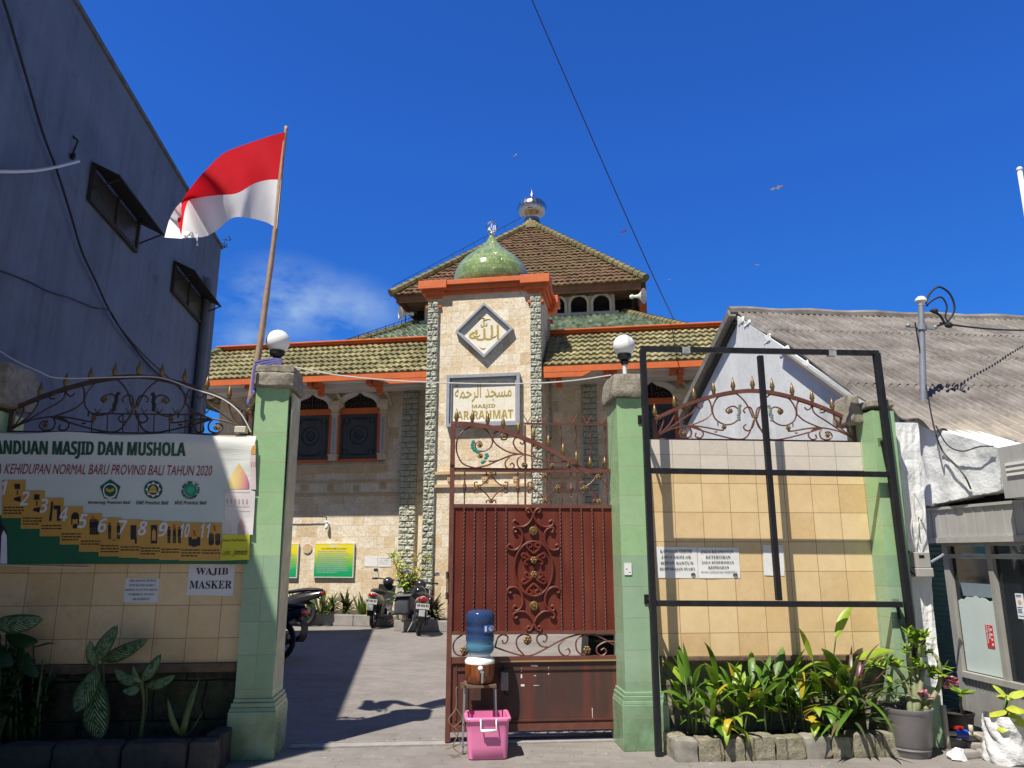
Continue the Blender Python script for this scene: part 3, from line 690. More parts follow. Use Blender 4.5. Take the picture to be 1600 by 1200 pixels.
# clerestory
YT = 7.05
zue = MQ.hit(830, 452, YT)[1]
mb = MB(); mb.box(cx0 + .25, cx1 - .35, YC + .25, YC + CD - .3, zcl - .3, zue + .25); mb.build('clerestory_wall', MT['white_paint'], mq)
mb = MB(); mb.box(cx1 - .34, cx1 + .25, YC + .9, YC + CD - .6, zcl - .3, zue + .2); mb.build('clerestory_recess', MT['void'], mq); mb = MB(); mb.box(cx0 - .25, cx0 + .24, YC + .9, YC + CD - .6, zcl - .3, zue + .2); mb.build('clerestory_recess', MT['void'], mq)
pxr = MQ.hit(1003, 470, YC - .4)[0]; pxl = MQ.hit(648, 480, YC - .2)[0]
mb = MB(); mb.box(pxr - .09, pxr + .09, YC - .45, YC - .28, zcl - .5, zue); mb.box(pxr + .1, pxr + .16, YC - .4, YC - .25, zcl - .5, zue); mb.build('corner_post', MT['orange'], mq)
wx = [MQ.hit(u, 475, YC + .2)[0] for u in (846, 876, 904.5, 939.6)]; dxs = wx[3] - wx[2]
wx = [wx[3] - dxs * k for k in range(7)]
zwb = MQ.hit(905, 489, YC + .2)[1]; zwt = MQ.hit(905, 463, YC + .2)[1]
for x in wx:
    rw = dxs * .36; zs = zwt - rw
    out_ = [(x + rw, zwb)] + arc(x, zs, rw, 0, 180, 12) + [(x - rw, zwb)]
    big = [(x + rw + .09, zwb)] + arc(x, zs, rw + .09, 0, 180, 12) + [(x - rw - .09, zwb)]
    mb = MB(); mb.strip(big, out_, YC + .16, YC + .249); wf = mb.build('arched_window', MT['white_paint'], mq)
    mb = MB(); mb.prism(out_[::1], YC + .23, YC + .248); mb.build('pane', MT['glass_dark'], wf)
mb = MB(); mb.box(cx0 + .1, cx1 - .2, YC + .1, YC + .249, zwb - .18, zwb - .01); mb.build('sill', MT['white_paint'], mq)
# upper roof
(ux0, _) = MQ.hit(613, 461, YT); (ux1, _) = MQ.hit(1007, 440, YT); zl = MQ.hit(613, 461, YT)[1]; zr_ = MQ.hit(1007, 438, YT)[1]; ZU = (zl + zr_) / 2
hw = (ux1 - ux0) / 2; xm = (ux0 + ux1) / 2; ya = YT + hw; ZA = MQ.hit(835, 350, ya)[1]
L_ = math.hypot(hw, ZA - ZU)
mb = MB()
for (P0, ux_, us_) in (((xm, YT, ZU), (1, 0, 0), (0, hw, ZA - ZU)), ((ux1, ya, ZU), (0, 1, 0), (-hw, 0, ZA - ZU)), ((ux0, ya, ZU), (0, -1, 0), (hw, 0, ZA - ZU)), ((xm, YT + 2 * hw, ZU), (-1, 0, 0), (0, -hw, ZA - ZU))):
    tile_roof(mb, P0, ux_, us_, L_, (lambda s: -hw * (1 - s / L_)), (lambda s: hw * (1 - s / L_)), .21, .27, .028, .045, .012)
mb.add([(ux0, YT, ZU - .02), (ux1, YT, ZU - .02), (ux1, YT + 2 * hw, ZU - .02), (ux0, YT + 2 * hw, ZU - .02), (xm, ya, ZA - .02)], [(0, 1, 4), (1, 2, 4), (2, 3, 4), (3, 0, 4), (3, 2, 1, 0)])
ur = mb.build('upper_roof', MT['tile_brown'], mq)
mb = MB()
for sx_, sy_ in ((-1, -1), (1, -1), (1, 1), (-1, 1)): ridge_tiles(mb, (xm + sx_ * (hw + .05), ya + sy_ * (hw + .05), ZU + .06), (xm, ya, ZA + .05), .14, th=.3)
mb.lathe([(.5, -.35), (.42, -.1), (.3, .12), (.25, .2)], (xm, ya, ZA), 12)
mb.build('hip_tiles', MT['moss_edge'], ur)
mb = MB(); mb.box(ux0 + .12, ux1 - .12, YT + .1, YT + .16, ZU - .26, ZU - .025); mb.box(ux1 - .18, ux1 - .12, YT + .16, YT + 2 * hw - .1, ZU - .26, ZU - .025); mb.box(ux0 + .12, ux0 + .18, YT + .16, YT + 2 * hw - .1, ZU - .26, ZU - .025)
mb.build('eave_board', solid('brown_eave_board', (.22, .10, .055), .7, var=.3), ur)
# steel top
zb_ = ZA + .15; zt2 = MQ.hit(835, 293, ya)[1]; rs = (MQ.hit(857, 328, ya)[0] - MQ.hit(813, 328, ya)[0]) / 2
Hs = zt2 - zb_
mb = MB(); rows = []
for p in cr([(.55, -.05, 0), (.52, .05, 0), (.62, .11, 0), (.88, .20, 0), (1.0, .32, 0), (.98, .43, 0), (.82, .54, 0), (.5, .63, 0), (.22, .69, 0), (.12, .76, 0), (.05, .88, 0), (.0, 1, 0)], 3):
    rows.append([(xm + rs * p[0] * (1 + .03 * abs(math.sin(10 * 2 * math.pi * k / 60))) * math.cos(2 * math.pi * k / 60), ya + rs * p[0] * (1 + .03 * abs(math.sin(10 * 2 * math.pi * k / 60))) * math.sin(2 * math.pi * k / 60), zb_ + Hs * p[1]) for k in range(61)])
mb.grid(rows, flip=True); mb.build('steel_dome', M('panelled_stainless_steel', (.56, .57, .6), .25, metal=1, col2=(.42, .38, .33), scale=3), ur, smooth=True)
# lightning conductor along the left hips
mb = MB()
def wire(a, b, n):
    a = Vector(a); b = Vector(b); pts = []
    for i in range(n + 1):
        p = a + (b - a) * i / n; mb.tube([p, p + Vector((0, 0, .22))], .012, 4); pts.append(p + Vector((0, 0, .2)))
    mb.tube(pts, .012, 4)
wire((ux0, YT, ZU + .15), (xm - .3, ya - .3, ZA + .05), 12); wire((mx0 + .5, 2.7, zm + .35), (cx0, YC, zcl + .15), 9)
mb.build('lightning_conductor', MT['cable'], mq)
# arched windows of the two wings
zk = MQ.hit(562, 647, YW)[1]; zkb = MQ.hit(562, 719, YW)[1]; zspr = MQ.hit(562, 639, YW)[1]; zap = MQ.hit(562.7, 613, YW)[1]
wxs = [MQ.hit(u, 680, YW)[0] for u in (486, 561)]; pitch_ = wxs[1] - wxs[0]; hwx = (MQ.hit(591, 680, YW)[0] - MQ.hit(532.5, 680, YW)[0]) / 2
def ogee(x, w, zs, za, n=8):
    """pointed keel arch from right to left"""
    h = za - zs; r_ = cr([(x + w, zs, 0), (x + w * .93, zs + h * .28, 0), (x + w * .66, zs + h * .55, 0), (x + w * .28, zs + h * .72, 0), (x + w * .1, zs + h * .86, 0), (x, za, 0)], 4)
    right = [(p[0], p[1]) for p in r_]; left = [(2 * x - p[0], p[1]) for p in right[::-1][1:]]
    return right + left
RX = MQ.hit(1018, 600, YW)[0]
for i, x in enumerate([wxs[0] - pitch_, wxs[0], wxs[1], RX, RX + pitch_, RX + 2 * pitch_]):
    w = hwx
    mb = MB(); fr_o = rect(x - w - .09, x + w + .09, zkb - .05, zspr + .02); fr_i = rect(x - w, x + w, zkb + .03, zk)
    mb.ring(fr_o, fr_i, YW - .05, YW - .002); wo = mb.build('arched_window', MT['orange'], mq)
    mb = MB(); mb.prism(rect(x - w, x + w, zkb + .03, zk), YW - .03, YW - .004); po = mb.build('panel', MT['panel_dark'], wo)
    mb = MB(); zc_ = (zk + zkb) / 2 + .05; y_ = YW - .036
    for r_ in (.25, .12): mb.tube([(x + r_ * math.cos(q), y_, zc_ + r_ * math.sin(q)) for q in [2 * math.pi * k / 28 for k in range(28)]], .012, 5, closed=True)
    mb.text('\uFDF2', x - .07, x + .07, zc_ - .07, zc_ + .07, y_ + .002, bold=.01)
    for sx_ in (-1, 1):
        mb.tube([(x + sx_ * (w - .08), y_, zkb + .2), (x + sx_ * (w - .08), y_, zk - .15)], .006, 4)
        for (zz, sg) in ((zkb + .15, 1), (zk - .12, -1)):
            mb.tube([(x + sx_ * p[0], y_, zz + sg * p[1]) for p in arc(w - .17, .06, .08, -60, 250, 14)], .011, 4)
            mb.tube([(x + sx_ * (w - .3 - .16 * k / 8), y_, zz + sg * .03 * math.sin(k * 1.2)) for k in range(14)], .011, 4)
    mb.build('engraving', MT['panel_line'], po)
    outer = ogee(x, w + .16, zspr + .02, zap + .20); inner = ogee(x, w - .02, zspr + .02, zap)
    mb = MB(); mb.strip(outer, inner, YW - .10, YW - .002); mb.strip([(x + (px - x) * .93, zspr + .02 + (pz - zspr - .02) * .9) for px, pz in outer], [(x + (px - x) * .85, zspr + .02 + (pz - zspr - .02) * .82) for px, pz in outer], YW - .125, YW - .101)
    ao = mb.build('arch_trim', MT['white_paint'], wo)
    mb = MB(); mb.prism(inner, YW - .015, YW - .003); mb.build('lunette', MT['void'], wo)
    mb = MB()
    for sx_ in (-1, 1):
        for (a, b, r_, q0, q1) in ((.12, .1, .07, -90, 200), (.28, .1, .07, 0, 300), (.16, .26, .07, -40, 240), (.40, .07, .05, -60, 240)):
            mb.tube([(x + sx_ * (a + r_ * (1 - .5 * t / 14) * math.cos(R(q0 + (q1 - q0) * t / 14))), YW - .03, zspr + .02 + b + r_ * (1 - .5 * t / 14) * math.sin(R(q0 + (q1 - q0) * t / 14))) for t in range(15)], .008, 4)
    mb.tube([(x, YW - .03, zspr + .04), (x, YW - .03, zap - .06)], .008, 4)
    mb.build('grille', solid('bronze_scroll', (.16, .09, .05), .5), wo)
    # hood moulding and side column
    o2 = arc(x + .2, zspr - .02, w + .22, 5, 75, 10, rz=(zap - zspr) + .26); i2 = arc(x + .2, zspr - .02, w + .15, 5, 75, 10, rz=(zap - zspr) + .19)
    mb = MB(); mb.strip(o2, i2, YW - .16, YW - .002); mb.build('hood', MT['cream_paint'], wo)
for i, x in enumerate([wxs[0] - 1.5 * pitch_, wxs[0] - .5 * pitch_, wxs[0] + .5 * pitch_, wxs[1] + .5 * pitch_, RX - .5 * pitch_, RX + .5 * pitch_, RX + 1.5 * pitch_]):
    x += .02; mb = MB(); mb.box(x - .08, x + .08, YW - .12, YW - .002, zkb - .02, zspr - .1)
    mb.frustum((x - .08, x + .08, YW - .13, YW - .002), (x - .15, x + .15, YW - .2, YW - .002), zspr - .1, zspr + .07); mb.box(x - .16, x + .16, YW - .21, YW - .002, zspr + .07, zspr + .2)
    mb.box(x - .11, x + .11, YW - .15, YW - .002, zkb - .02, zkb + .12); mb.box(x - .13, x + .13, YW - .17, YW - .002, zkb + .12, zkb + .16); mb.box(x - .11, x + .11, YW - .15, YW - .002, zspr - .16, zspr - .11)
    co = mb.build('half_column', MT['cream_paint'], mq)
    mb = MB(); mb.box(x - .05, x + .05, YW - .135, YW - .121, zkb + .22, zspr - .22); li = mb.build('inlay', solid('pale_inlay', (.62, .64, .68), .5), co)
    mb = MB(); zz = zkb + .26
    while zz < zspr - .28:
        mb.tube([(x - .035, -.14 + YW, zz), (x + .035, -.14 + YW, zz + .05)], .006, 4); mb.tube([(x + .035, -.14 + YW, zz), (x - .035, -.14 + YW, zz + .05)], .006, 4); zz += .065
    mb.build('lattice', solid('grey_lattice', (.25, .27, .3), .5), co)
for (a, b) in ((xL, MQ.hit(603, 735, YW)[0]), (RX - pitch_ * .6, xR)):
    zl_ = MQ.hit(560, 728, YW)[1]; mb = MB(); mb.box(a, b, YW - .06, YW - .001, zl_ - .18, zl_ + .04); mb.build('window_ledge', MT['sandstone_plain'], mq)
xpl = MQ.hit(625, 760, YW - .1)[0]; xpr = MQ.hit(650, 760, YW - .1)[0]
for (a, b, y_) in ((xpl, xpr, YW - .1), (MQ.hit(912, 700, YW - .1)[0], MQ.hit(934, 700, YW - .1)[0], YW - .1)):
    rough_pilaster('pilaster', a, b, y_, 0, ZE - .13, mq)
for (a, b) in ((xL, xpl - .01), (xpr + .01, TX0 - .01), (TX1 + .04, MQ.hit(912, 700, YW - .1)[0] - .01)):
    for v in (753, 773):
        zl_ = MQ.hit(560, v, YW)[1]; mb = MB(); mb.box(a, b, YW - .035, YW - .001, zl_ - .03, zl_ + .03); mb.build('ledge', MT['sandstone_plain'], mq)
for u in (393, 433, 474.6, 515.5, 556.7, 598.7, 880):
    x, z = MQ.hit(u, 763 - (4 if u > 590 else 0), YW - .02); m_ = MB(); m_.box(x - .075, x + .075, YW - .03, YW - .001, z - .075, z + .075)
    for i in range(3):
        for j in range(3): m_.ball((x - .05 + .05 * i, YW - .033, z - .05 + .05 * j), .018, .012, .018, 6, 4)
    m_.build('carved_square', MT['sandstone_plain'], mq)
# bulkhead round plaque and wall lamp
x, z = MQ.hit(480, 857, YW - .03)
mb = MB(); mb.lathe([(0, 0), (.12, .001), (.13, .02), (.13, .03)][::-1], (x, YW - .0, z), 16, axis='y'); tag(mb.build('round_plaque', MT['sandstone_plain'], fr=MQ), 'small round stone plaque beside the green rules board on the mosque wall', 'plaque')
wl = thing('wall_lamp', 'bare bulb on a thin pipe arm high above the green rules board', 'lamp', MQ)
(xa, za) = MQ.hit(450, 808, YW - .1); (xb, zb2) = MQ.hit(510, 808, YW - .1); (_, zd) = MQ.hit(512, 816, YW - .1)
mb = MB(); mb.tube(cr([(xa, YW - .03, za), (xa + .05, YW - .1, za), (xb - .1, YW - .1, za + .0), (xb, YW - .1, za - .06), (xb + .02, YW - .1, zd)], 4), .013, 5); mb.build('arm', MT['black_plastic'], wl)
mb = MB(); mb.lathe([(.03, .06), (.035, 0), (.02, -.01)], (xb + .02, YW - .1, zd - .02), 10); mb.lathe([(.02, 0), (.045, -.05), (.05, -.11), (.03, -.16), (0, -.17)], (xb + .02, YW - .1, zd - .03), 10); mb.build('bulb', MT['white_globe'], wl, smooth=True)
# ------------------------------------------------------------------ front wall, pillars, ironwork
YWALL = .08
def pts(fr, y, L_): return [(lambda q: (q[0], y, q[1]))(fr.hit(u, v, y)) for u, v in L_]
def zoomed(sc, ou, ov, L_): return [(ou + x / sc, ov + y / sc) for x, y in L_]
def gate_pillar(name, label, top, bot, capq, inner, ybk=.40, y0=0, low=None, group='green tiled gate pillars', plinth=True, zcap=None):
    """top/bot = (u_left, u_right, v) of the front face"""
    xa, zt = F.hit(top[0], top[2], y0); xb, _ = F.hit(top[1], top[2], y0); xc, _ = F.hit(bot[0], bot[2], y0); xd, _ = F.hit(bot[1], bot[2], y0)
    t = thing(name, label, 'pillar', F, ((xc + xd) / 2, 0, 0), group)
    zj = 1.575
    def at(z): k = z / zt; return (xc + (xa - xc) * k, xd + (xb - xd) * k)
    a0, b0 = at(0); a1, b1 = at(zj); a2, b2 = at(zt)
    mb = MB(); mb.frustum((a0, b0, y0, ybk), (a1, b1, y0, ybk), 0, zj); mb.build('lower_shaft', MT['green_tile_low'], t)
    mb = MB(); mb.frustum((a1, b1, y0, ybk), (a2, b2, y0, ybk), zj, zt); mb.build('upper_shaft', MT['green_tile'], t)
    mb = MB()
    # cream edging strip on the inner corner
    if inner: 
        e0 = b1 if inner > 0 else a1; mb.box(e0 + (.002 if inner > 0 else -.014), e0 + (.014 if inner > 0 else -.002), .03, ybk - .02, .5, zt - .05); mb.build('edge_tile', solid('greyish_edge_tile', (.36, .36, .27), .4), t)
    if plinth:
        mb = MB(); mb.box(a0 - .04, b0 + .04, -.04, ybk + .03, 0, .36); mb.build('plinth', MT['green_tile_low'], t, bevel=.004)
        mb = MB(); mb.frustum((a0 - .036, b0 + .036, -.036, ybk + .025), (a0 - .03, b0 + .03, -.03, ybk + .02), .36, .39); mb.box(a0 - .025, b0 + .025, -.025, ybk + .02, .39, .425); mb.box(a0 - .012, b0 + .012, -.012, ybk + .012, .425, .455)
        mb.build('plinth_moulding', MT['green_tile_low'], t, bevel=.004)
    return t, a2, b2, zt
def rough_block(mb, x0, x1, y0, y1, z0, z1, top=.0, amp=.02, n=7):
    """a weathered block: displaced box"""
    vs = {}; V = []; Fc = []
    def vid(i, j, k):
        key = (i, j, k)
        if key in vs: return vs[key]
        fx, fy, fz = i / n, j / n, k / n
        tt = top * fz; x = x0 + tt + (x1 - x0 - 2 * tt) * fx; y = y0 + tt + (y1 - y0 - 2 * tt) * fy; z = z0 + (z1 - z0) * fz
        q = noise.noise_vector(Vector((x, y, z)) * 9 + Vector((x0 * 3, 0, 0))) * amp + noise.noise_vector(Vector((x, y, z)) * 28) * amp * .5
        e = (i in (0, n)) + (j in (0, n)) + (k in (0, n))
        c = Vector(((x0 + x1) / 2, (y0 + y1) / 2, (z0 + z1) / 2)); p = Vector((x, y, z))
        if e >= 2: p += (c - p) * .05 * (e - 1)
        vs[key] = len(V); V.append(p + q); return vs[key]
    for a in range(n):
        for b in range(n):
            Fc.append((vid(a, b, 0), vid(a, b + 1, 0), vid(a + 1, b + 1, 0), vid(a + 1, b, 0))); Fc.append((vid(a, b, n), vid(a + 1, b, n), vid(a + 1, b + 1, n), vid(a, b + 1, n)))
            Fc.append((vid(a, 0, b), vid(a + 1, 0, b), vid(a + 1, 0, b + 1), vid(a, 0, b + 1))); Fc.append((vid(a, n, b), vid(a, n, b + 1), vid(a + 1, n, b + 1), vid(a + 1, n, b)))
            Fc.append((vid(0, a, b), vid(0, a, b + 1), vid(0, a + 1, b + 1), vid(0, a + 1, b))); Fc.append((vid(n, a, b), vid(n, a + 1, b), vid(n, a + 1, b + 1), vid(n, a, b + 1)))
    mb.add(V, Fc)
p1, a, b, zt = gate_pillar('gate_pillar', 'green tiled gate pillar left of the opening, half shaded, flagpole tied to it', (401, 452, 603), (364.5, 424, 1128), None, 1)
z1 = F.hit(430, 569, -.06)[1]; z0 = F.hit(430, 604, -.06)[1]; zm_ = z0 + (z1 - z0) * .68
mb = MB(); rough_block(mb, a - .03, b + .05, -.06, .46, z0, zm_, .0, .014); rough_block(mb, a - .02, b + .04, -.05, .45, zm_ - .005, z1, .0, .016)
mb.build('capstone', MT['capstone'], p1, auto=40); LP = (a, b, z1)
p2, a, b, zt = gate_pillar('gate_pillar', 'green tiled gate pillar right of the red gate, small white sticker on its face', (963, 1003.5, 622), (979, 1037, 1128), None, 0)
z1 = F.hit(975, 583, -.02)[1]; z0 = F.hit(980, 620, -.05)[1]
mb = MB(); rough_block(mb, a - .05, b + .04, -.06, .50, z0, z1, .022, .009); mb.build('capstone', MT['capstone'], p2, auto=40); RP = (a, b, z1)
x_, z_ = F.hit(981, 889); mb = MB(); mb.box(x_ - .032, x_ + .032, -.008, -.001, z_ - .05, z_ + .05); so = mb.build('sticker', MT['paper_sunlit'], p2)
mb = MB(); mb.box(x_ - .018, x_ - .006, -.0095, -.0085, z_ - .003, z_ + .004); mb.box(x_ + .002, x_ + .022, -.0095, -.0085, z_ - .03, z_ - .027); mb.build('printing', MT['ink'], so)
p3, a, b, zt = gate_pillar('gate_pillar', 'green tiled pillar at the right end of the wall against the white house', (1362, 1396, 641), (1404, 1441, 1090), None, 0, ybk=.32, y0=-.14, plinth=False)
z1 = F.hit(1375, 612, -.02)[1]; z0 = F.hit(1375, 640, -.02)[1]
mb = MB(); rough_block(mb, a - .02, b + .015, -.16, .34, z0, z0 + .075, .01, .008); rough_block(mb, a - .13, a + .02, .0, .36, z0 - .12, z0 + .16, .03, .015, 9); mb.build('capstone', MT['capstone'], p3, auto=40)
xa_, xb_ = F.hit(1404, 1090)[0], F.hit(1441, 1090)[0]
mb = MB(); mb.box(xa_ - .05, xb_ + .05, -.18, .35, 0, .42); mb.box(xa_ - .03, xb_ + .03, -.16, .33, .42, .48); mb.build('plinth', MT['green_tile_low'], p3, bevel=.004)
p4, a, b, zt = gate_pillar('gate_pillar', 'green tiled pillar in deep shade at the left edge of the picture', (-58, -2, 640), (-111, -52, 1128), None, 0)
z1 = F.hit(10, 562, -.06)[1]; z0 = F.hit(10, 628, -.06)[1]
mb = MB(); rough_block(mb, a - .03, b + .07, -.06, .46, z0 - .02, z1, .02, .02); mb.build('capstone', MT['capstone'], p4, auto=40)
# walls
xl0 = F.hit(-24, 900)[0]; xl1 = F.hit(378, 900)[0]; ZT = F.hit(200, 678, YWALL)[1]; ZTR = F.hit(1180, 689, YWALL)[1]; ZB = F.hit(1200, 1024, YWALL)[1]
def front_wall(label, xa, xb, zt, rub, name='garden_wall'):
    w = thing(name, label, 'wall', F, ((xa + xb) / 2, YWALL, 0))
    mb = MB(); mb.box(xa, xb, YWALL, YWALL + .18, ZB, zt - .27); mb.build('cream_cladding', MT['cream_tile'], w)
    mb = MB(); mb.box(xa, xb, YWALL - .003, YWALL + .18, zt - .268, zt); mb.build('top_course', MT['white_tile'], w)
    mb = MB(); mb.box(xa, xb, YWALL - .035, YWALL + .2, ZB - .07, ZB - .003); mb.build('ledge', solid('stained_ledge', (.20, .13, .075), .85, col2=(.09, .06, .04), scale=12, bump=.6), w)
    mb = MB(); rows = []
    for i in range(9):
        rows.append([(xa + (xb - xa) * j / 50, YWALL + .02 + noise.noise(Vector((j * .35, i * .6, xa))) * .05, (ZB - .075) * i / 8) for j in range(51)])
    mb.grid(rows); mb.build('stone_base', rub, w)
    return w
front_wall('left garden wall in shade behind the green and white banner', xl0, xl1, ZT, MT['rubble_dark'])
xr0 = F.hit(1020, 850)[0]; xr1 = F.hit(1366, 850, .1)[0]
front_wall('sunlit cream tiled garden wall behind the black steel frame', xr0, xr1, ZTR, MT['rubble'])
# ---- ornaments shared by the ironwork
rosette_mb = MB()
for k in range(6):
    q = 2 * math.pi * k / 6; rosette_mb.ball((.020 * math.cos(q), 0, .020 * math.sin(q)), .014, .006, .014, 6, 4)
rosette_mb.ball((0, -.006, 0), .010, .008, .010, 6, 4)
finial_prof = [(.013, 0), (.013, .012), (.021, .016), (.013, .026), (.023, .036), (.025, .048), (.015, .088), (.001, .14)]
finial_mb = MB(); finial_mb.lathe(finial_prof, n=8)
SRC = {}
def put(kind, mbx, mat, parent, loc, scale=1, smooth=True):
    k = kind + mat.name
    if k not in SRC:
        o = mbx.build(kind, mat, parent, loc=loc, smooth=smooth); SRC[k] = o
    else: o = again(SRC[k], parent, loc)
    o.scale = (scale,) * 3 if not isinstance(scale, tuple) else scale
    return o
HALF = [
 [(10, 105), (35, 170), (75, 215), (112, 228), (165, 205), (198, 150), (190, 100), (150, 72), (110, 75), (78, 100), (72, 135), (95, 158), (125, 150), (135, 135), (120, 122)],
 [(4, 112), (15, 150), (35, 155), (52, 140), (45, 126)], [(4, 95), (15, 60), (40, 42), (58, 58), (45, 74)],
 [(202, 125), (205, 165), (217, 190), (240, 200), (268, 185), (274, 160), (255, 147), (242, 160)], [(202, 125), (240, 92), (317, 60)],
 [(467, 10), (400, 45), (317, 62), (250, 58), (177, 45), (152, 44)], [(467, 8), (390, 60), (340, 95), (295, 125), (280, 150), (290, 180), (320, 182), (345, 165), (335, 138), (315, 135)],
 [(467, 8), (410, 60), (385, 100), (380, 132), (400, 152), (425, 142), (422, 122), (405, 122)],
 [(467, 8), (445, 45), (432, 85), (440, 112), (465, 118), (478, 100), (465, 82)],
 [(317, 60), (200, 25), (90, 2), (40, 20), (5, 95)], [(317, 60), (303, 38), (310, 12), (340, 5), (362, 22), (350, 42), (330, 40)], [(317, 60), (270, 52), (248, 28), (262, 6), (285, 12), (282, 30)]]
ROS = [(0, 107), (117, 135), (319, 156), (457, 98), (152, 58), (337, 26)]
def arch_panel(label, ends, peak, base_v, y, irn, rosmat, n_fin, leafmat, group=None):
    (xa, za) = F.hit(*ends[0], y); (xb, zb) = F.hit(*ends[1], y); (xp, zp) = F.hit(*peak, y); zz = F.hit(peak[0], base_v, y)[1]
    t = thing('arch_railing', label, 'ironwork', F, ((xa + xb) / 2, y, zz), group)
    hw_ = (xb - xa) / 2; xm_ = (xa + xb) / 2; ze = (za + zb) / 2
    def top(x): k = (x - xm_) / hw_; return ze + (zp - ze) * (1 - abs(k) ** 1.75)
    mb = MB(); n = 28
    up = [(xa + 2 * hw_ * i / n, top(xa + 2 * hw_ * i / n)) for i in range(n + 1)]
    mb.strip(up, [(x, z - .035) for x, z in up], y - .018, y + .018)
    mb.box(xa - .001, xa + .035, y - .0175, y + .0175, zz, up[0][1] - .03); mb.box(xb - .035, xb + .001, y - .0175, y + .0175, zz, up[-1][1] - .03); mb.box(xa + .036, xb - .036, y - .012, y + .012, zz, zz + .014)
    mb.build('frame', irn, t)
    kx = hw_ / 480; kz = (zp - zz) / 248
    def q(dx, dy, sg): return (xm_ + sg * dx * kx, y, zz + .01 + dy * kz)
    for sg in (-1, 1):
        mb = MB()
        for L_ in HALF:
            P_ = cr([q(a, b, sg) for a, b in L_], 5)
            P_ = [Vector((p.x, p.y, min(p.z, top(p.x) - .035))) for p in P_]
            mb.tube(P_, .0078, 5)
        mb.build('scrollwork', irn, t)
        for (a, b) in ROS:
            if a == 0 and sg < 0: continue
            l = q(a, b, sg); put('rosette', rosette_mb, rosmat, t, (l[0], l[1] - .012, l[2]), .8)
        m_ = MB()
        for i in range(7): m_.ball((xm_ + sg * (78 + (i % 3) * 2 - i * 1.5) * kx, y - .006, zz + (100 + i * 11) * kz), .020, .008, .017, 6, 4)
        m_.build('leaf', leafmat, t)
        m_ = MB(); m_.ball(q(178, 75, sg), .009, .006, .030, 6, 4); m_.build('leaf', leafmat, t); m_ = MB(); m_.ball(q(190, 36, sg), .02, .006, .010, 6, 4); m_.build('leaf', leafmat, t)
    for i in range(n_fin):
        x = xa + .02 + (2 * hw_ - .04) * i / (n_fin - 1); put('finial', finial_mb, MT['gold'] if rosmat == MT['gold'] else MT['gold'], t, (x, y, top(x) - .004), 1.0)
    return t
arch_panel('arched railing of brown iron scrolls on the sunlit wall behind the black frame', ((1020, 652), (1336, 660)), (1178, 608), 689, YWALL + .09, MT['iron'], MT['gold'], 11, MT['grey_leaf'])
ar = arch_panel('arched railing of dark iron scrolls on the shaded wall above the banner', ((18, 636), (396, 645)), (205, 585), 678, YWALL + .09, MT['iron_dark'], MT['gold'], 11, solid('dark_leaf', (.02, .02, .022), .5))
# low bars behind the left arch (a second small railing)
mb = MB(); y_ = YWALL + .12
P_ = pts(F, y_, [(144, 646), (315, 648)]); mb.tube(P_, .007, 5)
for k in range(8):
    u = 144 + k * 24.3; mb.tube(pts(F, y_, [(u, 646), (u - 1, 677)]), .006, 5); mb.tube(pts(F, y_, [(u + 8, 646), (u + 4, 638)]), .005, 4); mb.tube(pts(F, y_, [(u + 8, 646), (u + 13, 639)]), .005, 4)
tag(mb.build('low_railing', MT['iron_dark'], fr=F), 'low row of thin spiked bars behind the dark arched railing above the banner', 'railing')
# ------------------------------------------------------------------ the red-brown gate
YG = .34
gt = thing('entrance_gate', 'tall maroon sheet metal gate leaf with gold rosettes and a curved spiked top, closed', 'gate', F, (F.hit(830, 1150, YG)[0], YG, 0))
def gp(x, y): return F.hit(x, y, YG)
xg0 = (gp(706.5, 700)[0] + gp(701, 1100)[0]) / 2; xg1 = (gp(955, 700)[0] + gp(961, 1100)[0]) / 2 + .03
zr1 = gp(830, 735)[1]; zr2 = gp(830, 791)[1]; zr3 = gp(830, 988)[1]; zr4 = gp(830, 1030)[1]; zbt = gp(830, 1141)[1]
mb = MB(); mb.box(xg0 - .022, xg0 + .022, YG - .025, YG + .025, .02, gp(706, 662)[1]); mb.build('post', MT['iron'], gt, bevel=.003); mb = MB(); mb.box(xg1 - .02, xg1 + .02, YG - .02, YG + .02, zbt, zr1 + .02)
mb.build('post', MT['iron'], gt, bevel=.003)
for z, h in ((zr1, .036), (zr2, .032), (zr3, .03), (zr4, .05), (zbt + .0275, .055)):
    mb = MB(); mb.box(xg0 + .0225, xg1 - .0205, YG - .018, YG + .018, z - h / 2, z + h / 2); mb.build('rail', MT['iron'], gt)
top_ = zoomed(4.617, 680, 640, [(113, 88), (180, 88), (250, 92), (330, 102), (400, 114), (530, 148), (650, 196), (780, 252), (900, 318), (1000, 378), (1070, 424), (1110, 442)])
tp = [(p[0], p[2]) for p in pts(F, YG, top_)]; ts = [(p.x, p.y) for p in cr([(x, z, 0) for x, z in tp], 3)]
mb = MB(); mb.strip(ts, [(x, z - .042) for x, z in ts], YG - .022, YG + .022); mb.build('curved_rail', MT['iron'], gt)
def ttop(x):
    for (a, b) in zip(ts, ts[1:]):
        if a[0] <= x <= b[0]: return a[1] + (b[1] - a[1]) * (x - a[0]) / (b[0] - a[0])
    return zr1 + .018
for (x, y) in ((150, 75), (265, 80), (377, 97), (490, 120), (600, 155), (708, 195), (817, 245), (923, 305), (1017, 360), (1114, 420), (1220, 425)):
    X_ = gp(680 + x / 4.617, 700)[0]; put('finial', finial_mb, MT['gold'], gt, (X_, YG, ttop(X_) - .003), .95)
def strokes(name, L_, sc, ou, ov, r, y, mat, parent, tomir=None):
    mb = MB()
    for S in L_: mb.tube(cr(pts(F, y, zoomed(sc, ou, ov, S)), 5), r, 5)
    return mb.build(name, mat, parent)
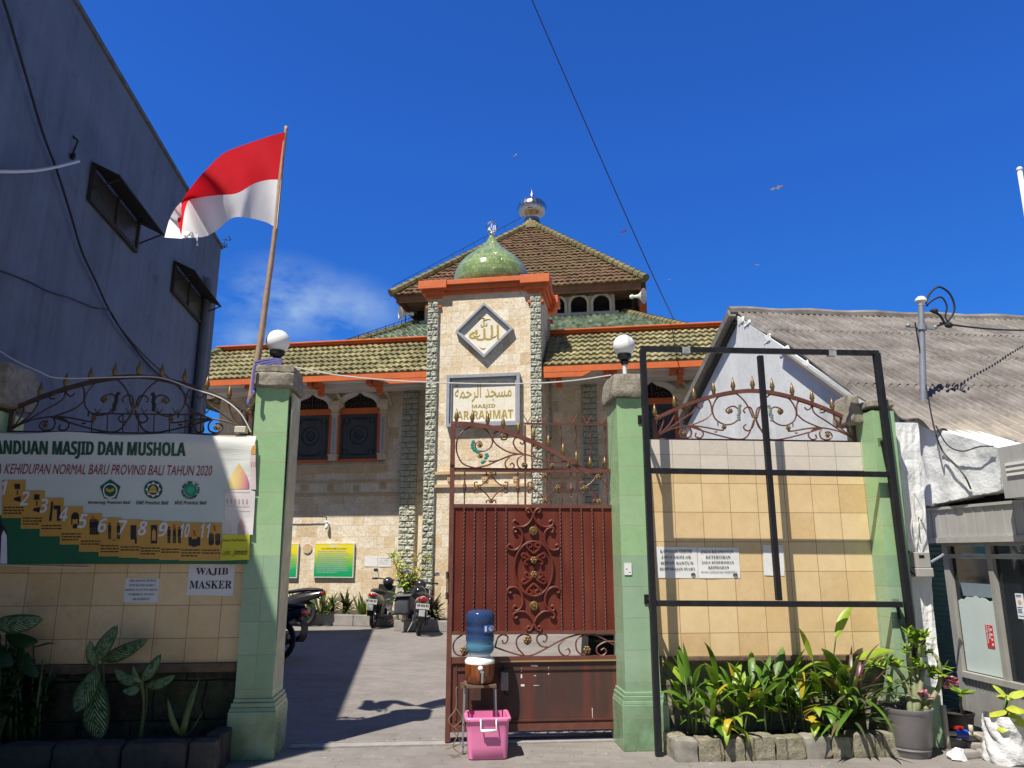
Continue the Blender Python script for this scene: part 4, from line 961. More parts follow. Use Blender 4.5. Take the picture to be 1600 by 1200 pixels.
strokes('top_scrollwork', [
 [(300, 424), (200, 390), (155, 300), (165, 200), (225, 140), (300, 122), (370, 150), (412, 220), (400, 270), (350, 300), (300, 290), (290, 250), (320, 230), (340, 255)],
 [(280, 425), (380, 400), (470, 360), (550, 330), (640, 322), (720, 345), (800, 370), (900, 378), (965, 370)], [(640, 322), (540, 310), (450, 260), (415, 210), (430, 168), (480, 156), (520, 185), (510, 215), (480, 215), (475, 195), (492, 185)],
 [(640, 322), (590, 290), (563, 240), (580, 205), (620, 203), (642, 230), (628, 250), (610, 235)], [(720, 340), (695, 300), (705, 262), (740, 250), (760, 275), (735, 292)],
 [(540, 335), (505, 380), (515, 420), (550, 428), (570, 405), (552, 385), (540, 400)], [(640, 325), (600, 350), (592, 390), (610, 422), (650, 427), (662, 400), (640, 385)], [(730, 345), (700, 380), (705, 422), (745, 427), (762, 405), (745, 395)],
 [(385, 372), (440, 370), (520, 340)], [(820, 340), (850, 330), (855, 300), (830, 292), (815, 308)]], 4.617, 680, 640, .0075, YG, MT['iron'], gt)
mid = []
for cx in (403, 790, 1172):
    w_, h2 = 93, 96; cy = 562
    for sx in (-1, 1):
        for sy in (-1, 1):
            mid.append([(cx + sx * 4, cy + sy * h2), (cx + sx * 22, cy + sy * 62), (cx + sx * 55, cy + sy * 28), (cx + sx * w_, cy + sy * 4)])
            mid.append([(cx + sx * w_, cy + sy * 4), (cx + sx * (w_ + 24), cy + sy * 8), (cx + sx * (w_ + 26), cy + sy * 36), (cx + sx * (w_ + 2), cy + sy * 38)])
            mid.append([(cx, cy + sy * h2), (cx + sx * 30, cy + sy * (h2 - 4)), (cx + sx * 34, cy + sy * (h2 + 18))])
mid = [[(min(x, 1248), min(max(y, 450), 682)) for x, y in S] for S in mid]
strokes('quatrefoil_scrollwork', mid, 4.617, 680, 640, .0065, YG, MT['iron'], gt)
for x in (212, 597, 982):
    X_ = gp(680 + x / 4.617, 760)[0]; zm2 = (zr1 + zr2) / 2; h = zr1 - zr2 - .034
    mb = MB(); mb.lathe([(.006, -h / 2), (.006, -.09), (.011, -.085), (.006, -.075), (.008, -.05), (.022, 0), (.008, .05), (.006, .075), (.011, .085), (.006, .09), (.006, h / 2)], (X_, YG, zm2), 8); mb.build('baluster', MT['iron'], gt)
for (x, y) in ((322, 258), (492, 190), (732, 270), (638, 400), (845, 408), (967, 408), (325, 335), (403, 467), (310, 560), (497, 560), (403, 658), (790, 476), (697, 562), (883, 566), (790, 658), (1172, 486), (1080, 567), (1180, 665)):
    X_, Z_ = gp(680 + x / 4.617, 640 + y / 4.617); put('rosette', rosette_mb, MT['gold'], gt, (X_, YG - .014, Z_), .8)
mb = MB()
for i, (x, y) in enumerate(((275, 235), (268, 255), (270, 275), (282, 292), (300, 303), (315, 308))):
    X_, Z_ = gp(680 + x / 4.617, 640 + y / 4.617); mb.ball((X_, YG - .008, Z_), .018, .008, .020, 6, 4)
mb.build('leaf', MT['verdigris'], gt)
mb = MB()
for (x, y) in ((375, 335), (365, 350), (352, 375), (340, 382), (370, 325)):
    X_, Z_ = gp(680 + x / 4.617, 640 + y / 4.617); mb.ball((X_, YG - .008, Z_), .018, .008, .016, 6, 4)
mb.build('leaf', MT['verdigris'], gt)
# sheet panel with bars
mb = MB(); mb.box(xg0 + .0225, xg1 - .0205, YG - .004, YG + .004, zr3 + .0155, zr2 - .017); mb.build('upper_panel', MT['gate_sheet'], gt)
for x in (210, 285, 360, 437, 513, 900, 978, 1053, 1130, 1207):
    u = 680 + x / 4.617; X_ = gp(u, 800)[0] * .5 + gp(u + (x - 700) / 4.617 * .035, 980)[0] * .5
    mb = MB(); n = 90; zs_ = [zr3 + .016 + (zr2 - zr3 - .034) * i / n for i in range(n + 1)]
    vs = []; fs = []
    for i, z in enumerate(zs_):
        q0 = i * .55
        for k in range(4):
            q = q0 + k * math.pi / 2; vs.append((X_ + .0085 * math.cos(q), YG - .014 + .0085 * math.sin(q), z))
    for i in range(n):
        for k in range(4): fs.append((i * 4 + k, i * 4 + (k + 1) % 4, i * 4 + 4 + (k + 1) % 4, i * 4 + 4 + k))
    mb.add(vs, fs); mb.build('twisted_bar', MT['iron'], gt)
cxo = gp(833.5, 890)[0]; kz5 = (zr2 - zr3) / (988 - 791) / 5; zo = (zr2 + zr3) / 2 - .004
ORN = [[(370, 175), (345, 225), (300, 262), (250, 268), (215, 255), (205, 230), (220, 215), (240, 228)], [(370, 175), (350, 135), (325, 120), (312, 135), (325, 155), (337, 148)],
 [(280, 370), (278, 320), (255, 285), (220, 272), (205, 285), (215, 310), (232, 305)], [(280, 370), (262, 420), (225, 450), (180, 450), (160, 430), (172, 408), (190, 415)],
 [(370, 480), (330, 445), (312, 415), (328, 398), (355, 403), (354, 425), (335, 430)], [(365, 530), (330, 500), (290, 480), (275, 495), (290, 515), (307, 506)], [(365, 535), (335, 520), (305, 535), (298, 556), (318, 566)]]
mb = MB()
for S in ORN:
    for sx in (-1, 1):
        for sy in (-1, 1):
            P_ = cr([(cxo + sx * (370 - x) * kz5, YG - .018, zo + sy * (597 - y) * kz5) for x, y in S], 5); mb.tube(P_, .0125, 6)
mb.tube([(cxo + 155 * kz5 * math.cos(q), YG - .018, zo + 213 * kz5 * math.sin(q)) for q in [2 * math.pi * k / 48 for k in range(48)]], .0125, 6, closed=True)
mb.tube([(cxo, YG - .015, zo - 213 * kz5), (cxo, YG - .015, zo + 213 * kz5)], .006, 5)
mb.build('oval_scrollwork', MT['gate_sheet'], gt)
for (dy, s_) in ((297, 1.55), (-287, 1.55), (66, 1.0), (-46, 1.0)):
    z = zo + dy * kz5
    if s_ > 1.2:
        m_ = MB(); m_.lathe([(.0, .03), (.012, .028), (.016, .018), (.03, .022), (.038, .012), (.036, 0)][::-1], (cxo, YG - .012, z), 16, axis='y')
        for k in range(16): m_.ball((cxo + .036 * math.cos(k * math.pi / 8), YG - .018, z + .036 * math.sin(k * math.pi / 8)), .008, .008, .008, 5, 4)
        m_.build('large_rosette', MT['gold'], gt, auto=40)
    else: put('rosette', rosette_mb, MT['gold'], gt, (cxo, YG - .032, z), 1.0)
strokes('lower_scrollwork', [
 [(160, 418), (118, 450), (105, 490), (120, 530), (160, 542), (190, 527), (190, 500), (165, 490), (150, 505)], [(352, 490), (365, 440), (395, 418), (425, 430), (420, 460), (400, 470), (392, 450)],
 [(345, 490), (430, 520), (510, 541), (570, 538), (650, 500), (740, 450), (830, 420), (900, 414)], [(520, 538), (480, 490), (480, 440), (520, 416), (555, 430), (558, 460), (540, 475), (522, 462)],
 [(660, 490), (620, 485), (595, 450), (605, 422), (635, 415), (655, 430), (645, 460), (630, 455)], [(760, 445), (725, 480), (730, 520), (760, 541), (788, 525), (780, 500), (762, 505)],
 [(900, 415), (850, 430), (825, 460), (830, 510), (865, 538), (900, 530), (905, 500), (885, 490)], [(905, 415), (960, 430), (1050, 480)], [(1050, 460), (1000, 460), (950, 490), (950, 528), (980, 541), (1003, 520), (990, 500), (972, 510)],
 [(190, 500), (240, 480), (300, 470), (345, 490)]], 3.75, 680, 880, .0075, YG, MT['iron'], gt)
for (x, y) in ((170, 512), (540, 450), (888, 507)):
    X_, Z_ = gp(680 + x / 3.75, 880 + y / 3.75); put('rosette', rosette_mb, MT['gold'], gt, (X_, YG - .014, Z_), 1.1)
mb = MB(); mb.box(xg0 + .0225, xg1 - .0205, YG - .003, YG + .003, zbt + .056, zr4 - .026)
mb.box(xg0 + .06, xg0 + .075, YG - .012, YG - .004, zbt + .09, zr4 - .05); mb.box(xg0 + .16, xg0 + .172, YG - .012, YG - .004, zbt + .09, zr4 - .05); mb.box(xg0 + .08, xg1 - .04, YG - .014, YG - .004, zbt + .075, zbt + .09)
xa_, z_ = gp(735, 1047); mb.box(xg0 + .06, xg1 - .03, YG - .014, YG - .004, z_ - .006, z_ + .008)
lo = mb.build('lower_panel', MT['gate_low'], gt)
mb = MB(); z_ = gp(900, 1034)[1]; mb.box(cxo - .3, xg1 - .03, YG - .0215, YG - .019, zr4 - .02, zr4 - .008); mb.build('yellow_strip', solid('faded_yellow_stripe', (.36, .24, .09), .6), gt)
mb = MB()
for (x, y, w, h) in ((580, 600, 38, 6), (505, 625, 4, 22), (505, 662, 8, 20), (512, 715, 20, 10), (592, 716, 32, 3), (664, 618, 3, 20), (664, 648, 6, 6), (584, 658, 12, 3), (920, 880, 3, 60), (130, 998, 0, 0)):
    if not w: continue
    X_, Z_ = gp(680 + x / 3.75, 880 + y / 3.75); a = w / 3.75 / 340; b = h / 3.75 / 340; j = [U(-.002, .002) for _ in range(4)]
    mb.add([(X_ - a + j[0], YG - .0045, Z_ - b), (X_ + a, YG - .0045, Z_ - b + j[1]), (X_ + a + j[2], YG - .0045, Z_ + b), (X_ - a, YG - .0045, Z_ + b + j[3])], [(0, 1, 2, 3)])
mb.build('sticker_residue', MT['paper_sunlit'], lo)
mb = MB()
for z in (zr3 + .32, zr3 + .5): mb.tube([(xg0 - .03, YG - .03, z - .03), (xg0 - .03, YG - .03, z + .03)], .012, 8)
mb.tube([(xg0 - .03, YG - .03, zr3 + .3), (xg0 - .03, YG - .03, zr3 + .52)], .006, 6); mb.build('bolt', MT['iron_dark'], gt)
mb = MB(); mb.box(xg0 + .02, xg1, YG + .08, YG + .12, .001, .03); mb.build('floor_rail', MT['iron_dark'], gt)
# red railing of the second leaf folded back behind the gate
YB = .95
rb = thing('folded_gate_panel', 'thin red railing with twisted bars and open spikes seen above the maroon gate', 'railing', F, (F.hit(885, 1000, YB)[0], YB, 0))
xa, za = F.hit(819, 662, YB); xb, zb_2 = F.hit(957, 664, YB)
zlo = F.hit(885, 900, YB)[1]
mb = MB(); mb.box(xa, xa + .018, YB - .012, YB + .012, zlo, za - .016); mb.box(xa, xb, YB - .015, YB + .012, za - .008, za + .010); mb.box(xb - .03, xb, YB - .015, YB + .015, 0, za - .016); mb.box(xa + .031, xb - .031, YB - .015, YB + .015, zlo, zlo + .04); mb.build('frame', MT['iron'], rb)
for k in range(6):
    x = xa + (xb - xa) * (k + .5) / 6; mb = MB(); mb.tube([(x + .004 * math.cos(i), YB + .004 * math.sin(i), zlo + .04 + (za - zlo - .056) * i / 60) for i in range(61)], .006, 4); mb.build('twisted_bar', MT['iron'], rb)
    mb = MB(); mb.tube([(x - .04, YB, za + .012), (x - .09, YB - .0, za + .10)], .006, 4); mb.tube([(x - .04, YB, za + .012), (x + .01, YB, za + .10)], .006, 4); mb.build('spike', solid('faded_red_iron', (.30, .08, .05), .5), rb)
mb = MB(); mb.box(xa + .031, xb - .031, YB - .003, YB + .003, zlo + .041, F.hit(885, 800, YB)[1]); mb.build('panel', MT['gate_sheet'], rb)
# ------------------------------------------------------------------ black steel frame
YF = -.20
fr_t = thing('steel_frame', 'large empty black steel signboard frame standing in front of the sunlit wall', 'frame', F, (F.hit(1205, 1170, YF)[0], YF, 0))
def leg(u0, v0, u1, v1, w=.028, zb0=None):
    (xa, za) = F.hit(u0, v0, YF); (xb, zb) = F.hit(u1, v1, YF)
    if zb0 is not None: xb += (xb - xa) * (zb - zb0) / (za - zb); zb = zb0
    mb = MB(); mb.add([(xb - w, YF - w, zb), (xb + w, YF - w, zb), (xb + w, YF + w, zb), (xb - w, YF + w, zb), (xa - w, YF - w, za), (xa + w, YF - w, za), (xa + w, YF + w, za), (xa - w, YF + w, za)], [(0, 3, 2, 1), (4, 5, 6, 7), (0, 1, 5, 4), (1, 2, 6, 5), (2, 3, 7, 6), (3, 0, 4, 7)])
    mb.build('post', MT['black_frame'], fr_t, bevel=.003); return (xa, za)
ta = leg(1004, 546, 1026, 1100, .026, 0.0); tm = leg(1187.5, 556, 1217, 938, .024); tb = leg(1369, 552, 1437, 1090, .028, 0.0)
def bar(u0, v0, u1, v1, w=.024):
    (xa, za) = F.hit(u0, v0, YF); (xb, zb) = F.hit(u1, v1, YF)
    mb = MB(); y0 = YF - w + .003; y1 = YF + w - .003; mb.add([(xa, y0, za - w), (xb, y0, zb - w), (xb, y1, zb - w), (xa, y1, za - w), (xa, y0, za + w), (xb, y0, zb + w), (xb, y1, zb + w), (xa, y1, za + w)], [(0, 3, 2, 1), (4, 5, 6, 7), (0, 1, 5, 4), (1, 2, 6, 5), (2, 3, 7, 6), (3, 0, 4, 7)])
    return mb.build('crossbar', MT['black_frame'], fr_t, bevel=.003)
bt = bar(1001, 545, 1372, 552); bar(1016, 735.5, 1392, 741.5); bar(1024, 942.5, 1409, 944.5)
for (u0, u1) in ((1065, 1077), (1293, 1304)):
    (xa, za) = F.hit(u0, 546, YF); xb = F.hit(u1, 546, YF)[0]; mb = MB(); z__ = F.hit(u0, 546.5 + (u0 - 1001) * .019, YF)[1]; mb.box(xa, xb, YF - .0265, YF + .0265, z__ - .028, z__ + .027); mb.build('bare_patch', MT['bare_steel'], bt)
def brace(u, v, yb):
    (x, z) = F.hit(u, v, YF); mb = MB(); mb.box(x - .012, x + .012, YF + .026, yb, z + .05, z + .075); mb.tube([(x, YF + .02, z - .16), (x, yb - .02, z + .05)], .013, 4); mb.box(x - .03, x + .03, yb - .01, yb, z + .02, z + .1); mb.build('bracket', MT['black_frame'], fr_t)
brace(1011, 660, .0); brace(1022, 950, .0); brace(1384, 700, -.13); brace(1408, 955, -.13)
# ------------------------------------------------------------------ globe lamps on the pillars
def globe(label, x, y, zc, r, z0, pipe):
    t = thing('globe_lamp', label, 'lamp', F, (x, y, z0), 'white globe lamps on the gate pillars')
    mb = MB(); mb.ball((x, y, zc), r, n=24, m=16); mb.build('globe', MT['white_globe'], t, smooth=True)
    zn = zc - r * .86
    mb = MB(); mb.lathe([(.03, zn - .10), (.045, zn - .075), (.035, zn - .06), (.05, zn - .05), (.068, zn - .035), (.07, zn), (.05, zn + .005)], (x, y, 0), 16); mb.build('collar', MT['black_plastic'], t, auto=40)
    mb = MB(); mb.tube([(x, y, z0 - .02), (x, y, zn - .10)], .021, 10); mb.lathe([(.045, z0 - .02), (.045, z0 + .008), (.025, z0 + .012)], (x, y, 0), 10); mb.build('stem', pipe, t, auto=40)
(xg, zg) = F.hit(434.5, 533.5, .18); globe('white globe lamp on the left gate pillar beside the flagpole', xg, .18, zg, .108, LP[2], MT['black_plastic'])
(xg, zg) = F.hit(975, 540, .2); globe('white globe lamp on a pale pipe above the right gate pillar', xg, .2, zg, .106, RP[2], MT['white_paint'])

(xa, zz) = F.hit(917, 992, .9); xb = F.hit(990, 992, .9)[0]
mb = MB(); mb.frustum((xa - .04, xb, .9, 1.3), (xa + .02, xb, .92, 1.28), 0, zz - .02); mb.box(xa + .0, xb + .02, .9, 1.3, zz - .019, zz + .01)  # block added to fill an unidentified dark area behind the gate
tag(mb.build('dark_block', MT['black_plastic'], fr=F, bevel=.01), 'black block filling a dark area behind the gate, seen through its low scrolls', 'box')
# ------------------------------------------------------------------ banner and papers
def serif(s): return ''.join(chr(0x1D400 + ord(c) - 65) if 'A' <= c <= 'Z' else c for c in s)
def sb(s): return ''.join(chr(0x1D5D4 + ord(c) - 65) if 'A' <= c <= 'Z' else chr(0x1D5EE + ord(c) - 97) if 'a' <= c <= 'z' else chr(0x1D7EC + ord(c) - 48) if '0' <= c <= '9' else c for c in s)
def sbi(s): return ''.join(chr(0x1D63C + ord(c) - 65) if 'A' <= c <= 'Z' else chr(0x1D656 + ord(c) - 97) if 'a' <= c <= 'z' else c for c in s)
def serif_it(s): return ''.join(chr(0x1D468 + ord(c) - 65) if 'A' <= c <= 'Z' else c for c in s)
YBN = -.02
class Sheet:
    """flat printed sheet: shapes measured on the plane y"""
    def __init__(s, fr, y, parent, sc=1, ou=0, ov=0): s.fr = fr; s.y = y; s.p = parent; s.sc = sc; s.ou = ou; s.ov = ov; s.k = 0
    def q(s, x, y): return s.fr.hit(s.ou + x / s.sc, s.ov + y / s.sc, s.y)
    def poly(s, name, L_, mat, lvl=1, parent=None):
        mb = MB(); P_ = [s.q(*a) for a in L_]; mb.flat(P_, s.y - .0018 * lvl); return mb.build(name, mat, parent or s.p)
    def rects(s, name, L_, mat, lvl=1, parent=None):
        mb = MB()
        for (x0, y0, x1, y1) in L_: mb.flat([s.q(x0, y1), s.q(x1, y1), s.q(x1, y0), s.q(x0, y0)], s.y - .0018 * lvl)
        return mb.build(name, mat, parent or s.p)
    def text(s, mb, body, x0, y0, x1, y1, lvl=2, shear=0, bold=0):
        a = s.q((x0 + x1) / 2, y1); b = s.q((x0 + x1) / 2, y0); mb.text(body, s.q(x0, (y0 + y1) / 2)[0], s.q(x1, (y0 + y1) / 2)[0], a[1], b[1], s.y - .0018 * lvl, shear, bold)
    def disc(s, mb, cx, cy, r, lvl=1, n=24, r2=None):
        c = s.q(cx, cy); e = s.q(cx + r, cy)[0] - c[0]
        if r2 is None: mb.flat([(c[0] + e * math.cos(2 * math.pi * k / n), c[1] + e * math.sin(2 * math.pi * k / n)) for k in range(n)], s.y - .0018 * lvl)
        else: mb.flat([(c[0] + e * (1 if k % 2 else r2) * math.cos(2 * math.pi * k / n), c[1] + e * (1 if k % 2 else r2) * math.sin(2 * math.pi * k / n)) for k in range(n)], s.y - .0018 * lvl)
def banner_cloth():
    n = NT('white_banner_vinyl'); sp = n.node('SeparateXYZ'); n.L(n.tc.outputs['Object'], sp.inputs[0])
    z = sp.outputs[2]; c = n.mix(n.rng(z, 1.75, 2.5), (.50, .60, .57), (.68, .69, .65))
    n.bump(n.noise(1.0, 4, .5, vec=n.scaled((1.2, 1, 9))), .5, .02); return n.out(c, .55)
bn = thing('banner', 'large white and green health guide banner with eleven numbered yellow cards hung on the wall', 'banner', F, (F.hit(180, 880, YBN)[0], YBN, F.hit(180, 880, YBN)[1]))
SH = Sheet(F, YBN, bn, 3.3333, 0, 540)
bx0 = F.hit(-40, 780, YBN)[0]; (bx1, bzt) = F.hit(400, 681, YBN); (bx2, bzb) = F.hit(392, 881, YBN)
mb = MB(); nn_ = 40; rows = []
for i in range(9):
    r_ = []
    for j in range(nn_ + 1):
        x = bx0 + (bx1 - .0 - bx0) * j / nn_; z = bzb + (bzt - bzb) * i / 8; sag = .012 * math.sin(j / nn_ * math.pi * 5) * (1 if i == 8 else 0)
        r_.append((x, YBN + .002 + .0 * math.sin(j * .7), z - sag))
    rows.append(r_)
mb.grid(rows); mb.build('cloth', banner_cloth(), bn)
SH.poly('green_field', [(-140, 1138), (1288, 1138), (1288, 1030), (1153, 1018), (1045, 1024), (850, 1010), (640, 1000), (480, 985), (330, 950), (230, 920), (100, 890), (-140, 870)], solid('banner_green', (.012, .13, .055), .5), 1)
mb = MB(); SH.text(mb, sb('PANDUAN MASJID DAN MUSHOLA'), -64, 500, 964, 590, 2, .02, 0); SH.text(mb, sb('PANDUAN MASJID DAN MUSHOLA'), -59, 500, 969, 590, 2.4, .02, 0); mb.build('title', solid('print_dark_green', (.006, .085, .06), .5), bn)
mb = MB(); SH.text(mb, 'DI ERA KEHIDUPAN NORMAL BARU PROVINSI BALI TAHUN 2020', -118, 619, 1104, 672, 2, .12, 0); mb.build('subtitle', solid('print_crimson', (.33, .02, .05), .5), bn)
cards = [(12, 700, 132, 898), (112, 755, 231, 954), (209, 793, 329, 993), (313, 837, 431, 1036), (414, 873, 532, 1074), (518, 896, 635, 1098), (623, 906, 740, 1104), (727, 911, 842, 1110), (833, 917, 946, 1116), (936, 922, 1050, 1120), (1042, 923, 1153, 1121)]
ochre = solid('print_ochre', (.62, .34, .06), .5); prt = solid('print_black', (.015, .015, .018), .5); redp = solid('print_red', (.5, .02, .02), .5); pale = solid('print_white', (.74, .76, .80), .5)
for i, (a, b, c, d) in enumerate(cards):
    co = SH.poly('numbered_card', [(a - 3, d), (c - 2, d), (c + 2, b), (a + 2, b)], ochre, 2)
    mb = MB(); SH.text(mb, sb(str(i + 1)), a + 2 - (6 if i < 9 else 0), b + 3, a + (40 if i < 9 else 52) - (14 if i == 0 else 0), b + 78, 4, .12, .0); mb.build('number', pale, co)
    mb = MB(); w = c - a; 
    for k in range(2 + (i % 2) + (i == 0)):
        y = d - 58 + k * 15
        if y > d - 12: break
        xx = a + 8
        while xx < c - 12 - (18 if k == 2 else 0):
            ww = U(8, 24); ww = min(ww, c - 8 - xx)
            mb.flat([SH.q(xx, y + 6), SH.q(xx + ww, y + 6), SH.q(xx + ww + 1, y), SH.q(xx + 1, y)], YBN - .0072); xx += ww + 4
    # pictogram
    px_, py_ = (a + c) / 2 + 20, b + 70
    def R_(x0, y0, x1, y1): mb.flat([SH.q(px_ + x0, py_ + y1), SH.q(px_ + x1, py_ + y1), SH.q(px_ + x1, py_ + y0), SH.q(px_ + x0, py_ + y0)], YBN - .0072)
    def person(x, h=1.0):
        SH.disc(mb, px_ + x, py_ - 38 * h, 6, 4, 10); R_(x - 8, -30 * h, x + 8, 8); R_(x - 7, 9, x - 1, 42); R_(x + 1, 9, x + 7, 42)
    if i in (0, 1): R_(-14, -50, 14, -22); R_(-3, -16, 3, 8); mb.flat([SH.q(px_ - 20, py_ + 35), SH.q(px_ + 16, py_ + 45), SH.q(px_ + 16, py_ + 15), SH.q(px_ - 16, py_ + 22)], YBN - .0072)
    elif i == 2: mb.flat([SH.q(px_ - 34, py_ + 50), SH.q(px_ - 20, py_ + 50), SH.q(px_ - 12, py_ - 50), SH.q(px_ - 22, py_ - 50)], YBN - .0072); R_(8, -30, 26, 50); R_(-10, -30, 8, -10)
    elif i == 3: SH.disc(mb, px_, py_ - 20, 20, 4, 16); SH.disc(mb, px_, py_ + 34, 14, 4, 6); R_(-20, -18, -14, 26); R_(14, -18, 20, 26)
    elif i == 4:
        for x in (-16, -4, 8, 18): person(x, .7 + .1 * (x % 3))
    elif i == 5: person(-22); person(24); R_(-12, 46, 14, 49)
    elif i == 6: R_(-18, -40, 12, 34); R_(4, 20, 14, 56)
    elif i == 7: R_(-16, -46, 16, 50)
    elif i == 8: person(-28); person(0, .7); person(26)
    elif i == 9: R_(-30, 5, -14, 50); R_(14, 5, 30, 50); SH.disc(mb, px_, py_ + 36, 22, 4, 12)
    elif i == 10:
        for sx in (-1, 1):
            SH.disc(mb, px_ + sx * 17, py_ + 34, 14, 4, 12)
            for k in range(4): R_(sx * 17 - 13 + k * 7, -18 + abs(k - 1.5) * 5, sx * 17 - 8 + k * 7, 30)
    mb.build('pictogram', prt, co)
    if i in (4, 8, 9, 10):
        mb = MB(); yy = b + (28 if i != 9 else 55); xx = px_ + (0 if i != 4 else -6)
        for sg in (-1, 1): mb.flat([SH.q(xx - 9, yy - sg * 14 + (3 if sg < 0 else 0)), SH.q(xx - 5, yy - sg * 14 - 2), SH.q(xx + 9, yy + sg * 14), SH.q(xx + 5, yy + sg * 14 + 3)][::(-1 if sg > 0 else 1)], YBN - .009)
        mb.build('red_cross', redp, co)
    if i == 7:
        mb = MB(); mb.flat([SH.q(px_ - 10, py_ + 34), SH.q(px_ + 10, py_ + 34), SH.q(px_ + 10, py_ - 10), SH.q(px_, py_ - 28), SH.q(px_ - 10, py_ - 10)], YBN - .009); mb.build('arch_mark', ochre, co)
# emblems
dg = solid('emblem_green', (.008, .09, .045), .5); gl = solid('emblem_gold', (.55, .44, .08), .5)
def star(cx, cy, r1, r2, n, a0=90): return [(cx + (r1 if k % 2 == 0 else r2) * math.cos(R(a0 + 180 * k / n)), cy - (r1 if k % 2 == 0 else r2) * math.sin(R(a0 + 180 * k / n))) for k in range(2 * n)]
def ngon(cx, cy, r, n, a0=90): return [(cx + r * math.cos(R(a0 + 360 * k / n)), cy - r * math.sin(R(a0 + 360 * k / n))) for k in range(n)]
e1 = SH.poly('pentagon_emblem', ngon(577, 752, 56, 5), dg, 2)
SH.poly('emblem_ring', ngon(577, 756, 38, 24), pale, 3, e1); SH.poly('emblem_core', ngon(577, 756, 31, 24), dg, 4, e1)
SH.poly('emblem_book', [(556, 758), (577, 766), (598, 758), (598, 742), (577, 750), (556, 742)], gl, 5, e1); SH.poly('emblem_scroll', [(545, 778), (577, 790), (609, 778), (606, 788), (577, 800), (548, 788)], pale, 6, e1)
e2 = SH.poly('round_emblem', ngon(800, 750, 47, 28), dg, 2)
SH.poly('emblem_star', star(800, 750, 41, 31, 8), pale, 3, e2); SH.poly('emblem_core', ngon(800, 750, 28, 20), prt, 4, e2); SH.poly('emblem_dome', [(782, 748), (818, 748), (814, 738), (800, 726), (786, 738)], gl, 5, e2); SH.rects('emblem_block', [(780, 750, 820, 768)], gl, 5, e2)
e3 = SH.poly('green_seal', ngon(992, 753, 33, 24), solid('seal_green', (.01, .27, .16), .5), 2)
SH.poly('seal_core', star(992, 753, 24, 16, 9), solid('seal_light', (.05, .42, .26), .5), 3, e3)
mb = MB()
for k, ch in enumerate('MAJELIS ULAMA'):
    a = R(200 - k * 220 / 12); c = SH.q(992, 753); e = SH.q(1034, 753)[0] - c[0]; s_ = .011
    if ch == ' ': continue
    m_ = MB(); m_.text(ch, -s_, s_, -s_, s_, 0, bold=.03); ang = a - math.pi / 2
    mb.add([(c[0] + e * math.cos(a) + v.x * math.cos(ang) - v.z * math.sin(ang), YBN - .0036, c[1] + e * math.sin(a) + v.x * math.sin(ang) + v.z * math.cos(ang)) for v in m_.v], m_.f)
for k, ch in enumerate('INDONESIA'):
    a = R(222 + k * 96 / 8); c = SH.q(992, 753); e = SH.q(1034, 753)[0] - c[0]; s_ = .010
    m_ = MB(); m_.text(ch, -s_, s_, -s_, s_, 0, bold=.03); ang = a + math.pi / 2
    mb.add([(c[0] + e * math.cos(a) + v.x * math.cos(ang) - v.z * math.sin(ang), YBN - .0036, c[1] + e * math.sin(a) + v.x * math.sin(ang) + v.z * math.cos(ang)) for v in m_.v], m_.f)
mb.build('seal_lettering', dg, e3)
mb = MB(); SH.text(mb, sbi('Kemenag Provinsi Bali'), 459, 809, 681, 830, 2); mb.build('caption', prt, bn); mb = MB(); SH.text(mb, sbi('DMI Provinsi Bali'), 711, 809, 878, 828, 2); mb.build('caption', prt, bn); mb = MB(); SH.text(mb, sbi('MUI Provinsi Bali'), 910, 809, 1076, 828, 2); mb.build('caption', prt, bn)
# printed mosque
rose = solid('print_rose', (.72, .60, .58), .5); rose2 = solid('print_rose_shadow', (.55, .38, .34), .5)
def dome_print():
    n = NT('printed_dome'); sp = n.node('SeparateXYZ'); n.L(n.tc.outputs['Object'], sp.inputs[0]); a = SH.q(1190, 700)[0]; b = SH.q(1298, 700)[0]
    return n.out(n.ramp(n.rng(sp.outputs[0], a, b), [(0, (.72, .62, .25)), (.5, (.66, .48, .20)), (.8, (.62, .28, .25)), (1, (.50, .12, .28))]), .5)
twr = SH.poly('printed_tower', [(1172, 985), (1318, 985), (1330, 760), (1300, 750), (1172, 750)], solid('print_pale', (.74, .70, .69), .5), 1)
SH.poly('printed_dome', [(1192, 748), (1296, 748), (1297, 712), (1288, 680), (1268, 645), (1247, 612), (1222, 645), (1200, 680), (1190, 712)], dome_print(), 2, twr)
SH.rects('printed_band', [(1172, 757, 1302, 766), (1178, 832, 1300, 840), (1178, 860, 1300, 864)], rose, 2, twr)
SH.rects('printed_window', [(1182 + 20 * k, 800, 1190 + 20 * k, 824) for k in range(6)], rose2, 2, twr)
SH.poly('printed_arch', [(1238, 983), (1276, 983), (1276, 940), (1268, 918), (1257, 900), (1246, 918), (1238, 940)], rose2, 2, twr); SH.poly('printed_arch', [(1180, 983), (1206, 983), (1206, 940), (1198, 915), (1187, 905), (1180, 915)], rose, 2, twr)
tw2 = SH.poly('printed_tower', [(1304, 750), (1334, 750), (1334, 570), (1306, 570)], rose, 1); SH.poly('printed_dome', [(1308, 568), (1334, 568), (1336, 512), (1318, 526), (1310, 545)], solid('print_orange', (.66, .36, .12), .5), 2, tw2); SH.rects('printed_window', [(1308 + 10 * k, 606, 1312 + 10 * k, 630) for k in range(3)], rose2, 2, tw2)
yb_ = SH.poly('yellow_box', [(1147, 1120), (1301, 1115), (1303, 984), (1162, 984)], solid('print_yellow', (.70, .66, .03), .5), 3)
